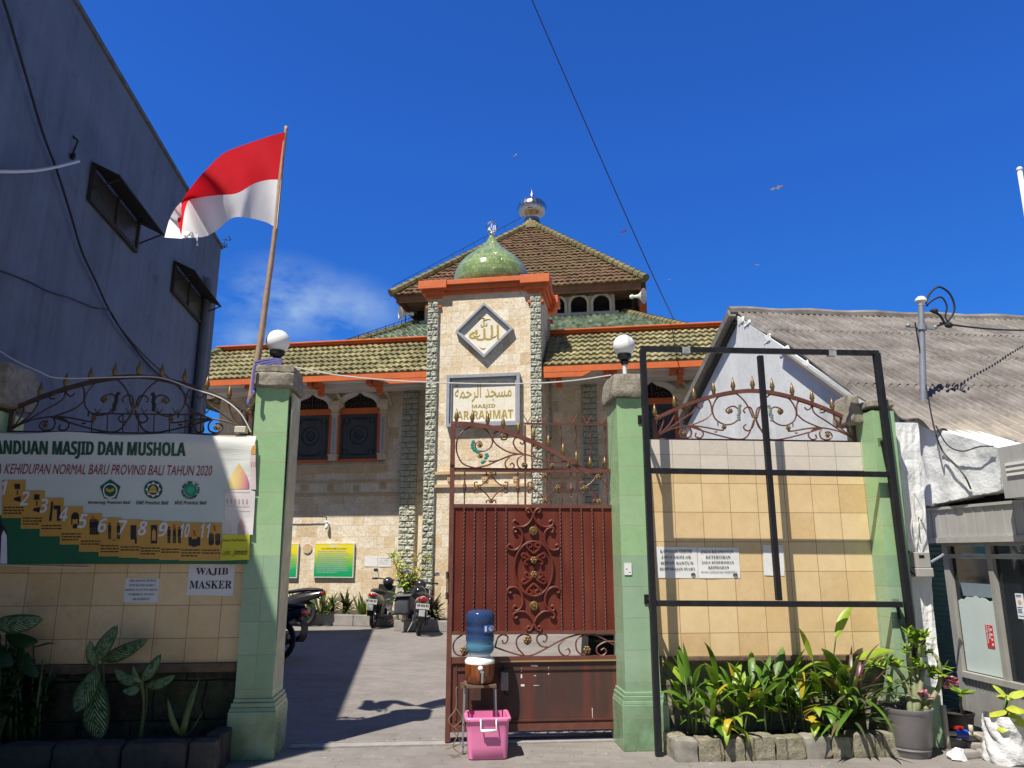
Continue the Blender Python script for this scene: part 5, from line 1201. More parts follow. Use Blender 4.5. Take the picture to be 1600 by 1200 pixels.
mb = MB(); SH.text(mb, 'Kapasitas Masjid/Musholla ini :', 1160, 1006, 1292, 1024, 4, 0, .0); mb.build('lettering', prt, yb_); mb = MB(); SH.text(mb, sbi('Jamaah'), 1216, 1060, 1290, 1098, 4); mb.build('lettering', prt, yb_); mb = MB(); SH.text(mb, '1.000', 1158, 1070, 1200, 1088, 4, .2, 0); SH.text(mb, '.........', 1156, 1088, 1212, 1091, 4); mb.build('lettering', prt, yb_)
pf = SH.poly('printed_figure', [(-60, 1138), (42, 1138), (42, 1000), (34, 960), (14, 930), (-10, 860), (-60, 840)], solid('print_dark_vest', (.012, .015, .02), .5), 2); SH.poly('printed_sleeve', [(4, 1136), (40, 1136), (38, 990), (22, 960), (10, 990)], pale, 3, pf)
mb = MB(); mb.tube([(bx0, YWALL - .02, bzb + .0), (F.hit(132, 882, YBN)[0], YWALL - .02, bzb - .03)], .008, 5); mb.build('batten', MT['white_paint'], bn)
# the whole banner hangs with wrinkles and pull folds
import bmesh
def hang(o, tl, tr, zt, zb):
    for c in [o] + list(o.children_recursive):
        if c.type != 'MESH': continue
        bm = bmesh.new(); bm.from_mesh(c.data); big = [f for f in bm.faces if f.calc_area() > .002 and len(f.verts) > 2]
        if len(bm.faces) < 60 and big:
            bmesh.ops.triangulate(bm, faces=bm.faces[:])
            for _ in range(6):
                es = [e for e in bm.edges if e.calc_length() > .07]
                if not es: break
                bmesh.ops.subdivide_edges(bm, edges=es, cuts=1); bmesh.ops.triangulate(bm, faces=bm.faces[:])
        elif c.name.startswith('cloth'): bmesh.ops.subdivide_edges(bm, edges=bm.edges[:], cuts=3, use_grid_fill=True)
        for v in bm.verts:
            x, z = v.co.x, v.co.z; f = (zt - z) / (zt - zb); k = (x - tl) / (tr - tl)
            v.co.y += -.012 * math.exp(-((f - .07) / .05) ** 2) * (1 + .5 * math.sin(x * 4)) + .007 * math.sin(z * 16 + x * 1.3) * math.exp(-f * 2.2) + .006 * math.sin(x * 5.2 + z * 1.5) + .007 * math.sin(x * 11 - z * 9) * max(0, k - .75) * 4
        bm.to_mesh(c.data); bm.free()
        if c.name.startswith(('cloth', 'green_field')): c.data.polygons.foreach_set('use_smooth', [True] * len(c.data.polygons))
hang(bn, bx0, bx1, bzt, bzb)
# taped notices
def notice(label, quad, lines, y, mat, ink, fr=F, italic=False, group=None, stamp=False, grp=None):
    P_ = [fr.hit(u, v, y) for u, v in quad]; cx = sum(p[0] for p in P_) / 4; cz = sum(p[1] for p in P_) / 4
    t = thing('notice', label, 'notice', fr, (cx, y, cz), grp)
    mb = MB(); n = 6; rows = []
    bl, br, tr_, tl = P_
    for i in range(n + 1):
        rows.append([((bl[0] + (br[0] - bl[0]) * j / n) * (1 - i / n) + (tl[0] + (tr_[0] - tl[0]) * j / n) * i / n, y + .002 - .0015 * math.sin(i * 1.9 + j), (bl[1] + (br[1] - bl[1]) * j / n) * (1 - i / n) + (tl[1] + (tr_[1] - tl[1]) * j / n) * i / n) for j in range(n + 1)])
    mb.grid(rows); mb.build('sheet', mat, t, smooth=True)
    if not lines: return t
    w = br[0] - bl[0]; h = tl[1] - bl[1]; mb = MB()
    for (s_, fa, fb, z0, z1) in lines:
        sh = (tl[0] - bl[0]) * ((z0 + z1) / 2)
        mb.text((serif_it if italic else serif)(s_), bl[0] + sh + w * fa, bl[0] + sh + w * fb, bl[1] + h * z0, bl[1] + h * z1, y - .002)
    if stamp:
        mb.tube([(bl[0] + w * (.88 + .05 * math.cos(q)), y - .002, bl[1] + h * (.1 + .055 * math.sin(q))) for q in [k * math.pi / 6 for k in range(12)]], .0022, 4, closed=True); mb.box(bl[0] + w * .84, bl[0] + w * .92, y - .0025, y - .0015, bl[1] + h * .09, bl[1] + h * .115)
    mb.build('lettering', ink, t)
    return t
YN = YWALL - .006
notice('white paper with large black words WAJIB MASKER taped below the banner', [(291, 930), (364.5, 931), (367.5, 882), (295.5, 881)], [('WAJIB', .16, .85, .62, .87), ('MASKER', .05, .95, .2, .46)], YN, MT['paper'], MT['ink'])
notice('smaller tilted white paper with five grey lines on the shaded left wall', [(192.5, 941), (246.5, 941.5), (249, 904), (196.5, 903)], [('DILARANG KERAS', .12, .9, .84, .93), ('PEDAGANG KAKI 5', .12, .88, .65, .74), ('BERJUALAN DI AREAL', .03, .97, .46, .55), ('PARKIRAN MASJID', .12, .88, .27, .36), ('AR-RAHMAT', .24, .76, .08, .17)], YN, MT['paper'], MT['ink_grey'], italic=True)
notice('left of two printed papers on the cream wall, reading KAWASAN TERTIB', [(1027, 903), (1091, 903.5), (1088.5, 855), (1024.5, 854)], [('KAWASAN TERTIB', .1, .88, .80, .90), ('JAGA AKHLAK', .12, .86, .61, .71), ('SOPAN SANTUN', .1, .9, .42, .52), ("BERPAKAIAN SYAR'I", .07, .93, .24, .33)], YN, MT['paper_sunlit'], MT['ink'], stamp=True)
notice('right of two printed papers on the cream wall, reading JAGA KEAMANAN', [(1091.5, 903.5), (1157, 903.5), (1154.5, 855.5), (1089.5, 855)], [('JAGA KEAMANAN', .08, .86, .80, .90), ('KETERTIBAN', .19, .78, .63, .73), ('JAGA KEBERSIHAN', .09, .86, .46, .55), ('KEINDAHAN', .24, .74, .30, .39), ('BUANG SAMPAH PADA TEMPATNYA', .07, .92, .17, .22)], YN, MT['paper_sunlit'], MT['ink'], stamp=True)
notice('blank creased white paper behind the middle post of the black frame', [(1194, 899), (1226, 900), (1224, 852), (1192, 851)], [], YN, MT['paper_sunlit'], MT['ink'])
# boards on the mosque wall
def rules_mat():
    n = NT('yellow_to_green_print'); sp = n.node('SeparateXYZ'); n.L(n.tc.outputs['Object'], sp.inputs[0]); za = MQ.hit(520, 903, YW)[1]; zb = MQ.hit(520, 849, YW)[1]
    return n.out(n.ramp(n.rng(sp.outputs[2], za, zb), [(0, (.0, .30, .11)), (.25, (.02, .38, .12)), (.55, (.30, .50, .06)), (.75, (.75, .66, .02)), (1, (.80, .70, .02))]), .35)
rm = rules_mat()
def board(label, ua, ub, va, vb, title):
    (xa, zt) = MQ.hit(ua, va, YW - .05); (xb, zb) = MQ.hit(ub, vb, YW - .05)
    t = thing('rules_board', label, 'signboard', MQ, ((xa + xb) / 2, YW - .05, zb))
    mb = MB(); mb.box(xa, xb, YW - .07, YW - .002, zb, zt); mb.build('board', rm, t, bevel=.003)
    mb = MB(); e = .018; y_ = YW - .072
    mb.ring(rect(xa - e, xb + e, zb - e, zt + e), rect(xa, xb, zb, zt), YW - .074, YW - .003); mb.build('frame', MT['white_paint'], t)
    w = xb - xa; h = zt - zb
    mb = MB(); mb.text(title, xa + w * .16, xb - w * .18, zt - h * .175, zt - h * .13, y_, bold=.05); mb.build('heading', solid('board_red', (.5, .08, .01), .5), t)
    mb = MB(); 
    for i in range(12):
        z = zt - h * (.22 + .058 * i); x = xa + w * .07; e_ = xa + w * (U(.7, .93) if i < 11 else .6)
        while x < e_:
            ww = U(.02, .07); mb.flat([(x, z - h * .018), (min(x + ww, e_), z - h * .018), (min(x + ww, e_), z + h * .012), (x, z + h * .012)], y_); x += ww + .016
    mb.build('small_print', solid('board_blueish', (.30, .42, .42), .5), t)
    mb = MB(); mb.flat([(xa + w * .38, zt - h * .09), (xa + w * .58, zt - h * .09), (xa + w * .58, zt - h * .035), (xa + w * .38, zt - h * .035)], y_); mb.flat([(xa + w * .17, zt - h * .085), (xa + w * .36, zt - h * .085), (xa + w * .36, zt - h * .075), (xa + w * .17, zt - h * .075)], y_); mb.flat([(xa + w * .6, zt - h * .085), (xa + w * .82, zt - h * .085), (xa + w * .82, zt - h * .075), (xa + w * .6, zt - h * .075)], y_)
    mb.build('crest', pale, t)
board('yellow to green rules board fully in view on the mosque wall', 493.5, 551, 850, 901.5, 'TATA TERTIB MASJID AR-RAHMAT')
board('yellow to green board partly hidden by the left gate pillar', 404, 463, 851, 902, 'JADWAL SHOLAT MASJID AR-RAHMAT')
notice('blank white sheet, left of a pair on the mosque wall', [(570, 885), (590, 885.5), (590, 869), (570, 868.5)], [], YW - .012, MT['paper_sunlit'], MT['ink'], fr=MQ)
notice('white sheet with four printed lines, right of a pair on the mosque wall', [(591, 885.5), (611.5, 885.5), (611.5, 870), (591, 869.5)], [('KAWASAN TERTIB', .1, .88, .80, .88), ('JAGA AKHLAK', .12, .86, .61, .69), ('SOPAN SANTUN', .1, .9, .42, .50), ("BERPAKAIAN SYAR'I", .07, .93, .24, .31)], YW - .012, MT['paper_sunlit'], MT['ink_grey'], fr=MQ)
# ------------------------------------------------------------------ white house on the right
A = G.hit(1150, 490); V = G.hit(1364, 636); Bk = G.hit(1084, 622)
hs = thing('white_house', 'low white house with a grey corrugated roof and a worn plaster gable on the right', 'house', G, (V[0], 0, 0))
OH = OFF[hs.name]
def g3(p, y=0): return G.o + G.x * p[0] + G.y * y + Vector((0, 0, p[1]))
mb = MB(); xb = Bk[0] - .6; zb_ = Bk[1] - .6 * (A[1] - Bk[1]) / (A[0] - Bk[0]) * 1.0
xf = V[0] + .12; zf = V[1] - .12 * (A[1] - V[1]) / (V[0] - A[0])
mb.prism([(xb, 0), (-.84, 0), (-.84, 2.72), (xf, 2.72), (xf, zf), (A[0], A[1] - .03), (xb, zb_)], 0.0, .2)
mb.build('gable_wall', MT['plaster_pale'], hs)
A3 = g3(A); V3 = g3(V); d = ray(1600, 503); t_ = (A3.z - EYE) / d.z; R3 = CAM + d * t_
rd = (R3 - A3).normalized(); nrm = rd.cross(V3 - A3).normalized()
if nrm.z < 0: nrm = -nrm
dn = (V3 - A3) - rd * (V3 - A3).dot(rd); dn.normalize()
def on_roof(u, v):
    d = ray(u, v); t = (A3 - CAM).dot(nrm) / d.dot(nrm); p = CAM + d * t; return ((p - A3).dot(rd), (p - A3).dot(dn), p)
low = [on_roof(u, v) for u, v in ((1364, 636), (1400, 650), (1450, 672), (1500, 690), (1560, 697), (1600, 702), (1700, 716))]
verge = low[0]
def lower(s):
    P_ = [(p[0], p[1]) for p in low]
    if s < P_[0][0]: return P_[0][1] * max(0.02, s / P_[0][0]) if P_[0][0] > 0 else P_[0][1]
    for (a, b) in zip(P_, P_[1:]):
        if a[0] <= s <= b[0]: return a[1] + (b[1] - a[1]) * (s - a[0]) / (b[0] - a[0])
    return P_[-1][1]
# verge line: from the ridge (0,0) to low[0] in (s,t)
vs_, vt_ = low[0][0], low[0][1]
LR = 9.0; p_ = .10; mb = MB(); cols = []; n = int((LR + 1.0) / p_ * 6)
roofM = MB(); 
xs_ = [-.0 + min(0, vs_) + (LR - min(0, vs_)) * i / n for i in range(n + 1)]
def tstart(s):
    if vs_ < 0 and s < 0: return vt_ * (s / vs_)
    return 0.0
rows_n = 16
def tend(s):
    if vs_ > 0 and s < vs_: return vt_ * s / vs_
    return lower(s)
bands = [0, 1.25, 2.5, 3.75, 5.0, 8.0]
for bi in range(len(bands) - 1):
    rows = []
    for s in xs_:
        t0 = tstart(s); t1 = tend(s); a = max(t0, bands[bi] - .12); b = min(t1, bands[bi + 1]); w = .034 * math.sin(2 * math.pi * s / p_); r_ = []
        if b - a < .01: a = b = min(max(a, t0), t1)
        for k in range(4):
            t = a + (b - a) * k / 3; j = .01 * noise.noise(Vector((s * .8, t * .8, 3))) + .02 * noise.noise(Vector((s * .25, bi * 3.1, 7)))
            r_.append(A3 + rd * s + dn * t + nrm * (w + j + .02 + .014 * (k / 3)) )
        rows.append(r_)
    roofM.grid([[G.loc(q) for q in r_] for r_ in rows])
rf = roofM.build('roof', MT['asbestos'], hs)
# rear slope
rear = Vector((-(nrm.x), -(nrm.y), 0)); back_dir = (g3((xb, zb_)) - A3)
mb = MB(); rows = []
for i in range(161):
    s = LR * i / 160; w = .028 * math.sin(2 * math.pi * s / p_); rows.append([G.loc(A3 + rd * s + back_dir * k / 2 * 1.1 + Vector((0, 0, w + .02))) for k in range(3)])
mb.grid(rows, flip=True); mb.build('rear_roof', MT['asbestos'], hs)
mb = MB(); P_ = [G.loc(A3 + rd * (-.12 + LR * i / 40) + Vector((0, 0, .03 + .012 * math.sin(i * 1.3)))) for i in range(41)]; mb.tube(P_, .085, 8); mb.build('ridge_cap', MT['asbestos'], rf)
# verge beam down the far gable edge, dark strip under the near one
mb = MB(); a = G.loc(A3 + Vector((0, 0, -.03))); b = Vector((xb, 0, zb_))
mb.tube([a + Vector((.06, -.09, .02)), b + Vector((0, -.09, -.02))], .085, 4); mb.build('verge_beam', M('grey_verge_board', (.25, .235, .21), .85, col2=(.14, .13, .115), scale=10, bump=.6), hs)
mb = MB(); mb.tube([a + Vector((.02, -.02, -.12)), b + Vector((0, -.02, -.22))], .05, 4); mb.build('verge_shadow_gap', MT['black_plastic'], hs)
mb = MB(); a2 = Vector((A[0] + (V[0] - A[0]) * .45, -.05, A[1] + (V[1] - A[1]) * .45)); v2 = Vector((V[0], -.05, V[1])); mb.tube([a2 + Vector((0, 0, -.07)), v2 + Vector((0, 0, -.09))], .035, 4); mb.build('verge_batten', solid('grey_timber', (.14, .13, .13), .8), hs)
# rough mortar lumps along the verge
mb = MB()
for k in range(6):
    f = (.05, .11, .3, .45, .6, .97)[k]; p = Vector((A[0] + (V[0] - A[0]) * f, -.01, A[1] + (V[1] - A[1]) * f - .03)); rough_block(mb, p.x - U(.08, .16), p.x + U(.08, .16), -.012, .03, p.z - U(.05, .11), p.z + .01, .01, .012, 5)
mb.build('mortar', MT['plaster_pale'], hs, auto=50)
# vent pole on the roof
s_, t_, pb = on_roof(1443, 630); ppl = G.loc(pb)
d = ray(1439, 470); ax = (pb.y) ; pt = CAM + d * (pb.y / d.y); hgt = pt.z - pb.z
vp = thing('roof_pole', 'grey pipe standing on the corrugated roof with a white cap and looped wires', 'pole', WORLD, (pb.x, pb.y, pb.z), own=True); vp.rotation_euler = (0, math.atan2(pt.x - pb.x, hgt), 0)
mb = MB(); mb.tube([(0, 0, -.1), (.0, 0, hgt * .5), (0, 0, hgt)], [.036, .034, .030], 10); mb.build('pipe', MT['zinc'], vp, auto=40)
mb = MB(); mb.lathe([(.034, hgt - .05), (.04, hgt - .02), (.062, hgt), (.058, hgt + .025), (.036, hgt + .05), (0, hgt + .058)], n=12); mb.build('cap', MT['white_paint'], vp, auto=40)
mb = MB(); mb.box(-.14, .14, -.015, .015, hgt - .32, hgt - .30); mb.lathe([(.05, hgt - .34), (.05, hgt - .28)], n=10); mb.ball((-.15, 0, hgt - .3), .025, n=8, m=5); mb.ball((.15, 0, hgt - .29), .025, n=8, m=5); mb.build('crossarm', MT['zinc'], vp, auto=40)
mb = MB()
for (A_, r_) in (([(.05, 0, hgt - .02), (.12, .02, hgt + .12), (.22, .02, hgt + .2), (.34, .02, hgt + .12), (.38, .02, hgt - .05), (.30, .02, hgt - .2), (.16, 0, hgt - .28)], .012), ([(.06, 0, hgt - .05), (.14, .02, hgt + .03), (.24, .02, hgt + .08), (.3, .02, hgt - .02), (.28, .02, hgt - .16), (.34, 0, hgt - .24)], .010), ([(.1, 0, hgt - .1), (.2, 0, hgt - .14), (.26, 0, hgt - .24)], .014)):
    mb.tube(cr(A_, 6), r_, 5)
mb.ball((.15, 0, hgt - .1), .04, .03, .03, 8, 5); mb.ball((.3, 0, hgt - .25), .05, .03, .035, 8, 5); mb.build('wire_loop', MT['cable'], vp)
ps = Vector((pb.x + .3, pb.y, pb.z + hgt - .26)); d = ray(1720, 494); pe = CAM + d * 15.0
mb = MB(); P_ = []
for i in range(15): f = i / 14; P_.append(ps.lerp(pe, f) - Vector((0, 0, .35 * 4 * f * (1 - f) * .5)))
mb.tube(P_, .012, 5); tag(mb.build('power_line', MT['cable']), 'double black power line leaving the roof pole to the right', 'cable')
mb = MB(); P_ = [pb + Vector((-.01, -.05, .9)), pb + Vector((.02, -.06, .1)), CAM + ray(1452, 660) * (pb.y / ray(1452, 660).y - .2)]; (kx1, kz1) = K.hit(1468, 700, -.2)
def k3(u, v, y): q = K.hit(u, v, y); return K.o + K.x * q[0] + K.y * y + Vector((0, 0, q[1]))
P_ = [pb + Vector((-.01, -.05, .9)), pb + Vector((.02, -.06, .1)), k3(1460, 670, -.25), k3(1473, 705, -.2), k3(1492, 725, -.2), k3(1508, 745, -.2), k3(1517, 764, -.16)]
mb.tube(cr(P_, 5), .008, 5); P_ = [k3(1462, 665, -.25), k3(1480, 695, -.2), k3(1503, 705, -.2), k3(1530, 698, -.2), k3(1552, 697, -.18)]; mb.tube(cr(P_, 5), .006, 5)
tag(mb.build('hanging_wire', MT['cable']), 'thin black wire hanging down over the white plaster from the roof pole', 'cable')
# ------------------------------------------------------------------ shop front under the roof edge (plane K)
shp = thing('shop_front', 'small grey framed shop kiosk with glass panes and green roller shutter at the right edge', 'kiosk', K, (0, 0, 0))
def kq(u, v, y=0): return K.hit(u, v, y)
# white pilaster
a = kq(1404, 700); b = kq(1437, 700); c = kq(1474, 1120); dd_ = kq(1446, 1120); xpa = kq(1424, 900)[0]; xpb = kq(1456, 900)[0]; ztp = kq(1400, 640)[1]
mb = MB(); mb.X = K.M.inverted() @ F.M; yq = .12; a_, za_ = F.hit(1399, 660, yq); b_, _ = F.hit(1434, 660, yq); c_, _ = F.hit(1443, 1100, yq); d_, _ = F.hit(1471, 1100, yq)
rows = []
for i in range(40):
    z = za_ * i / 39; f = i / 39; A_ = c_ + (a_ - c_) * f; B_ = d_ + (b_ - d_) * f
    rows.append([(A_ + (B_ - A_) * j / 6 + (.012 * noise.noise(Vector((j, z * 6, 3))) if j in (0, 6) else 0), yq + .012 * noise.noise(Vector((j * .9, z * 7, 1))), z) for j in range(7)])
mb.grid(rows); mb.grid([[r_[-1] for r_ in rows], [(r_[-1][0], yq + .25, r_[-1][2]) for r_ in rows]], flip=True); mb.grid([[(r_[0][0], yq + .25, r_[0][2]) for r_ in rows], [r_[0] for r_ in rows]], flip=True)
mb.build('pilaster', MT['plaster_white'], shp)
def kpoly(name, L_, y0, y1, mat, parent=None, depth_y=None):
    mb = MB(); P_ = [kq(u, v, y0 if depth_y is None else depth_y) for u, v in L_]; mb.prism(P_, y0, y1); return mb.build(name, mat, parent or shp)
# lumpy plaster beam above the shutter: displaced grid
q1 = kq(1402, 652, -.14); 
TL, TR, BR_, BL = kq(1403, 650, -.14), kq(1562, 700, -.14), kq(1562, 766, -.14), kq(1412, 798, -.14)
mb = MB(); rows = []; nI, nJ = 14, 30
for i in range(nI + 1):
    r_ = []
    for j in range(nJ + 1):
        fx = j / nJ; fz = i / nI
        x = (BL[0] * (1 - fz) + TL[0] * fz) * (1 - fx) + (BR_[0] * (1 - fz) + TR[0] * fz) * fx; z = (BL[1] * (1 - fx) + BR_[1] * fx) * (1 - fz) + (TL[1] * (1 - fx) + TR[1] * fx) * fz
        e = 1 if i in (0,) else 0
        y = -.14 + .022 * noise.noise(Vector((x * 5, z * 5, 1))) + .008 * noise.noise(Vector((x * 16, z * 16, 2))) - .03 * math.exp(-((fx - .12) / .05) ** 2) + .03 * math.exp(-((fx - .22) / .04) ** 2)
        if e: z += .03 * noise.noise(Vector((x * 14, 0, 5)))
        r_.append((x, y, z))
    rows.append(r_)
mb.grid(rows); lo_ = rows[0]; mb.grid([[(p[0], .22, p[2]) for p in lo_], lo_]); up_ = rows[-1]; mb.grid([up_, [(p[0], .22, p[2]) for p in up_]])
mb.grid([[(r_[0][0], .22, r_[0][2]) for r_ in rows], [r_[0] for r_ in rows]], flip=True); mb.grid([[r_[-1] for r_ in rows], [(r_[-1][0], .22, r_[-1][2]) for r_ in rows]], flip=True)
mb.build('plaster_beam', MT['plaster_white'], shp, auto=50)
mb = MB(); z0_ = kq(1445, 845)[1]; zt_k = kq(1520, 790, -.05)[1]; mb.box(-.9, 1.75, .02, .3, z0_ + .05, z0_ + .42); mb.build('dark_gap', MT['void'], shp)
x1_, z1_ = kq(1485, 800, -.1); x2_, z2_ = kq(1560, 775, -.1); mb = MB(); mb.box(x1_, x2_, -.09, .0, z1_ - .02, z1_ + .05); mb.build('timber', solid('old_timber', (.30, .22, .14), .8, var=.4, scale=14), shp)
xk1 = kq(1478, 900)[0]; XE = kq(1600, 950)[0] + .9
zh0 = kq(1447, 846, -.06)[1]; zh1 = kq(1436, 800, -.06)[1] + .02
mb = MB(); mb.box(xpb - .06, XE, -.10, -.06, zh0, zh1); mb.box(xpb - .06, XE, -.13, -.101, zh0 - .02, zh0 + .03); mb.box(xpb - .06, XE, -.12, -.101, zh1 - .02, zh1 + .005)
for k in range(18): mb.box(xpb + .12 * k, xpb + .12 * k + .006, -.106, -.1005, zh0 + .035, zh1 - .025)
hd = mb.build('header', solid('pale_grey_sheet', (.42, .41, .39), .55, var=.15, streak=.35, dirt=(.22, .2, .18)), shp)
# shutter
zs0 = 0; mb = MB(); z = 0.02; 
while z < zh0: mb.add([(-.9, .16, z), (xk1 + .06, .16, z), (xk1 + .06, .135, z + .042), (-.9, .135, z + .042), (xk1 + .06, .16, z + .05), (-.9, .16, z + .05)], [(0, 1, 2, 3), (3, 2, 4, 5)]); z += .05
mb.build('roller_shutter', solid('green_grey_slats', (.14, .26, .24), .5, var=.2), shp)
mb = MB(); mb.tube(cr([(xpb + .12, .1, 1.55), (xpb + .25, .1, 1.1), (xpb + .3, .1, .8), (xpb + .2, .1, .72), (xpb + .08, .1, 1.0)], 6), .008, 5); mb.build('hose', MT['cable'], shp)
# frame of the glazed kiosk
gf = M('kiosk_grey_paint', (.36, .35, .325), .6, var=.2, scale=3, streak=.3, dirtz=(0, .5))
xA = kq(1482, 866)[0]; xB = kq(1549, 864)[0]; xC = xB + (xB - xA) * 1.45
zR = kq(1487, 869)[1]; zS = kq(1510, 1052)[1]
mb = MB(); mb.box(xA - .05, xA + .03, -.03, .05, 0, zh0 - .002); mb.build('post', gf, shp); mb = MB(); mb.box(xB - .03, xB + .03, -.03, .05, zS, zh0 - .002); mb.build('post', gf, shp); mb = MB(); mb.box(xC - .03, xC + .03, -.03, .05, zS, zh0 - .002); mb.build('post', gf, shp)
mb = MB(); mb.box(xA + .031, XE, -.029, .049, zR - .02, zR + .02); mb.build('transom', gf, shp); mb = MB(); mb.box(xA + .031, XE, -.05, .049, zS - .03, zS + .02); mb.build('sill', gf, shp); mb = MB(); mb.box(xA + .031, XE, -.029, .049, zh0 - .05, zh0 - .003); mb.build('head_rail', gf, shp)
mb = MB(); mb.box(xA + .031, XE, -.02, .04, .06, zS - .031); 
mb.build('lower_panel', gf, shp); mb = MB()
for k in range(30): mb.box(xA + .04 + k * .045, xA + .046 + k * .045, -.024, -.0205, zS - .11, zS - .04)
mb.build('beading', solid('beading_grey', (.25, .23, .20), .6), shp)
for (a, b) in ((xA + .031, xB - .031), (xB + .031, xC - .031)):
    mb = MB(); mb.box(a, b, .008, .014, zR + .021, zh0 - .051); mb.build('pane', MT['glass_dark'], shp)
    mb = MB(); mb.box(a, b, .008, .014, zS + .021, zR - .021); po = mb.build('pane', MT['glass_dark'], shp)
    if a < xB:
        m_ = MB(); zf_ = kq(1530, 938)[1]; n = 12; top = [(a + .02 + (b - a - .03) * k / n, zf_ - .02 + .05 * math.sin(math.pi * k / n) + .01 * math.sin(k * 2.4)) for k in range(n + 1)]
        m_.prism([(a + .02, zS + .03), (b - .01, zS + .03)] + top[::-1], .003, .0075); m_.build('white_film', solid('milky_film', (.52, .60, .58), .5, var=.12), po)
        m_ = MB(); z9 = kq(1530, 912)[1]; m_.prism([(a + .10, zf_ + .03), (b - .02, zf_ + .03), (b - .02, z9), (a + .08, z9)], .004, .0078); m_.build('blue_film', solid('bluish_film', (.20, .26, .30), .4), po)
        (sx0, sz1) = kq(1539, 976, -.0); (sx1, sz0) = kq(1555, 1013, 0); m_ = MB(); m_.box(sx0, sx1, -.003, .0025, sz0, sz1); so = m_.build('fragile_sticker', solid('sticker_red', (.55, .03, .03), .5), po)
        m_ = MB(); w = sx1 - sx0; h = sz1 - sz0
        for (s_, fx, k0, k1) in (('BARANG PECAH', .12, .2, .97), ('BELAH', .45, .4, .95)):
            q = MB(); q.text(s_, 0, h * (k1 - k0), 0, w * .2, 0, bold=.03); m_.add([(sx0 + w * (fx + .2) - v.z, -.0045, sz0 + h * k0 + v.x) for v in q.v], q.f)
        for k in range(4): m_.box(sx0 + w * .72, sx0 + w * .92, -.0045, -.0035, sz0 + h * (.1 + .22 * k), sz0 + h * (.2 + .22 * k))
        m_.build('printing', pale, so)
    else:
        (sx0, sz1) = kq(1586, 927, 0); (sx1, sz0) = kq(1604, 968, 0); m_ = MB(); m_.box(sx0, sx1, -.003, .0025, sz0, sz1); so = m_.build('poster', MT['paper_sunlit'], po)
        m_ = MB(); w = sx1 - sx0; h = sz1 - sz0
        for f in (.92, .86, .44, .36, .30, .24, .1): m_.box(sx0 + w * .1, sx1 - w * U(.1, .4), -.0045, -.0035, sz0 + h * f, sz0 + h * (f + .03))
        m_.build('printing', solid('blue_print', (.05, .15, .4), .5), so); m_ = MB(); m_.ball((sx0 + w * .5, -.004, sz0 + h * .66), w * .25, .002, h * .1, 8, 4); m_.build('printed_picture', solid('skin_print', (.6, .4, .35), .5), so)
mb = MB(); mb.box(xA + .1, XE - .1, 1.0, 1.05, 0, zh0); mb.build('back_wall', solid('dim_back_wall', (.12, .13, .14), .7), shp)
mb = MB(); xc9 = kq(1580, 900)[0]
mb.box(xc9 + .02, xc9 + .12, .12, .2, zS, zR + .2); mb.box(xc9 + .3, xc9 + .5, .12, .2, zS, zR + .2); mb.build('curtain', solid('brown_curtain', (.28, .24, .17), .8), shp)
# metal box with louvres above
(bx_a, bz_t) = kq(1564, 700, -.3); bz_b = kq(1564, 780, -.3)[1]
mb = MB(); mb.box(bx_a, bx_a + 1.0, -.33, -.02, bz_b, bz_t); bb = mb.build('sign_box', solid('silver_sheet', (.40, .40, .39), .5, var=.15, streak=.3), shp)
mb = MB()
for k, f in enumerate((.62, .52, .42)): mb.box(bx_a + .07, bx_a + .9, -.345, -.3305, bz_b + (bz_t - bz_b) * f, bz_b + (bz_t - bz_b) * (f + .05))
mb.build('louvre', MT['white_paint'], bb)
# electricity meter on the pilaster
(mx_, mz_) = F.hit(1438, 882, .1)
mt = thing('electricity_meter', 'pale electricity meter box on the white pilaster beside the shutter', 'meter', F, (mx_, .1, mz_))
_MB = MB
class MB2(_MB):
    def __init__(s): _MB.__init__(s); s.X = Matrix.Translation((0, .115, 0))
MB = MB2
mb = MB(); mb.box(mx_ - .09, mx_ + .05, -.10, -.002, mz_ - .03, mz_ + .11); mb.box(mx_ - .10, mx_ + .06, -.11, -.002, mz_ - .11, mz_ - .031); mb.build('case', solid('meter_grey', (.40, .39, .37), .5), mt, bevel=.006)
mb = MB(); mb.box(mx_ - .06, mx_ - .01, -.103, -.1005, mz_ + .06, mz_ + .085); mb.build('display', MT['black_plastic'], mt)
mb = MB(); mb.tube([(mx_ + .06, -.08, mz_ + .02), (mx_ + .16, -.08, mz_ + .07), (mx_ + .2, -.07, mz_ + .09)], .012, 6); mb.build('valve_arm', MT['zinc'], mt)
mb = MB()
for j, s_ in enumerate((-.5, .5)):
    mb.tube(cr([(mx_ - .05 + .04 * j, -.06, mz_ + .11), (mx_ - .10 + .06 * j, -.09, mz_ + .3), (mx_ - .02 + .08 * s_, -.1, mz_ + .5), (mx_ - .04, -.1, mz_ + .66), (mx_ + .08 * s_, -.09, mz_ + .5), (mx_ - .03 + .05 * j, -.08, mz_ + .38)], 6), .005, 5)
mb.build('white_wire', MT['cable_white'], mt); mb = MB(); mb.tube(cr([(mx_ - .12, -.05, mz_ + .12), (mx_ - .18, -.06, mz_ + .02), (mx_ - .12, -.07, mz_ - .08), (mx_ - .06, -.08, mz_ - .09)], 6), .010, 5); mb.build('black_wire', MT['cable'], mt)
MB = _MB
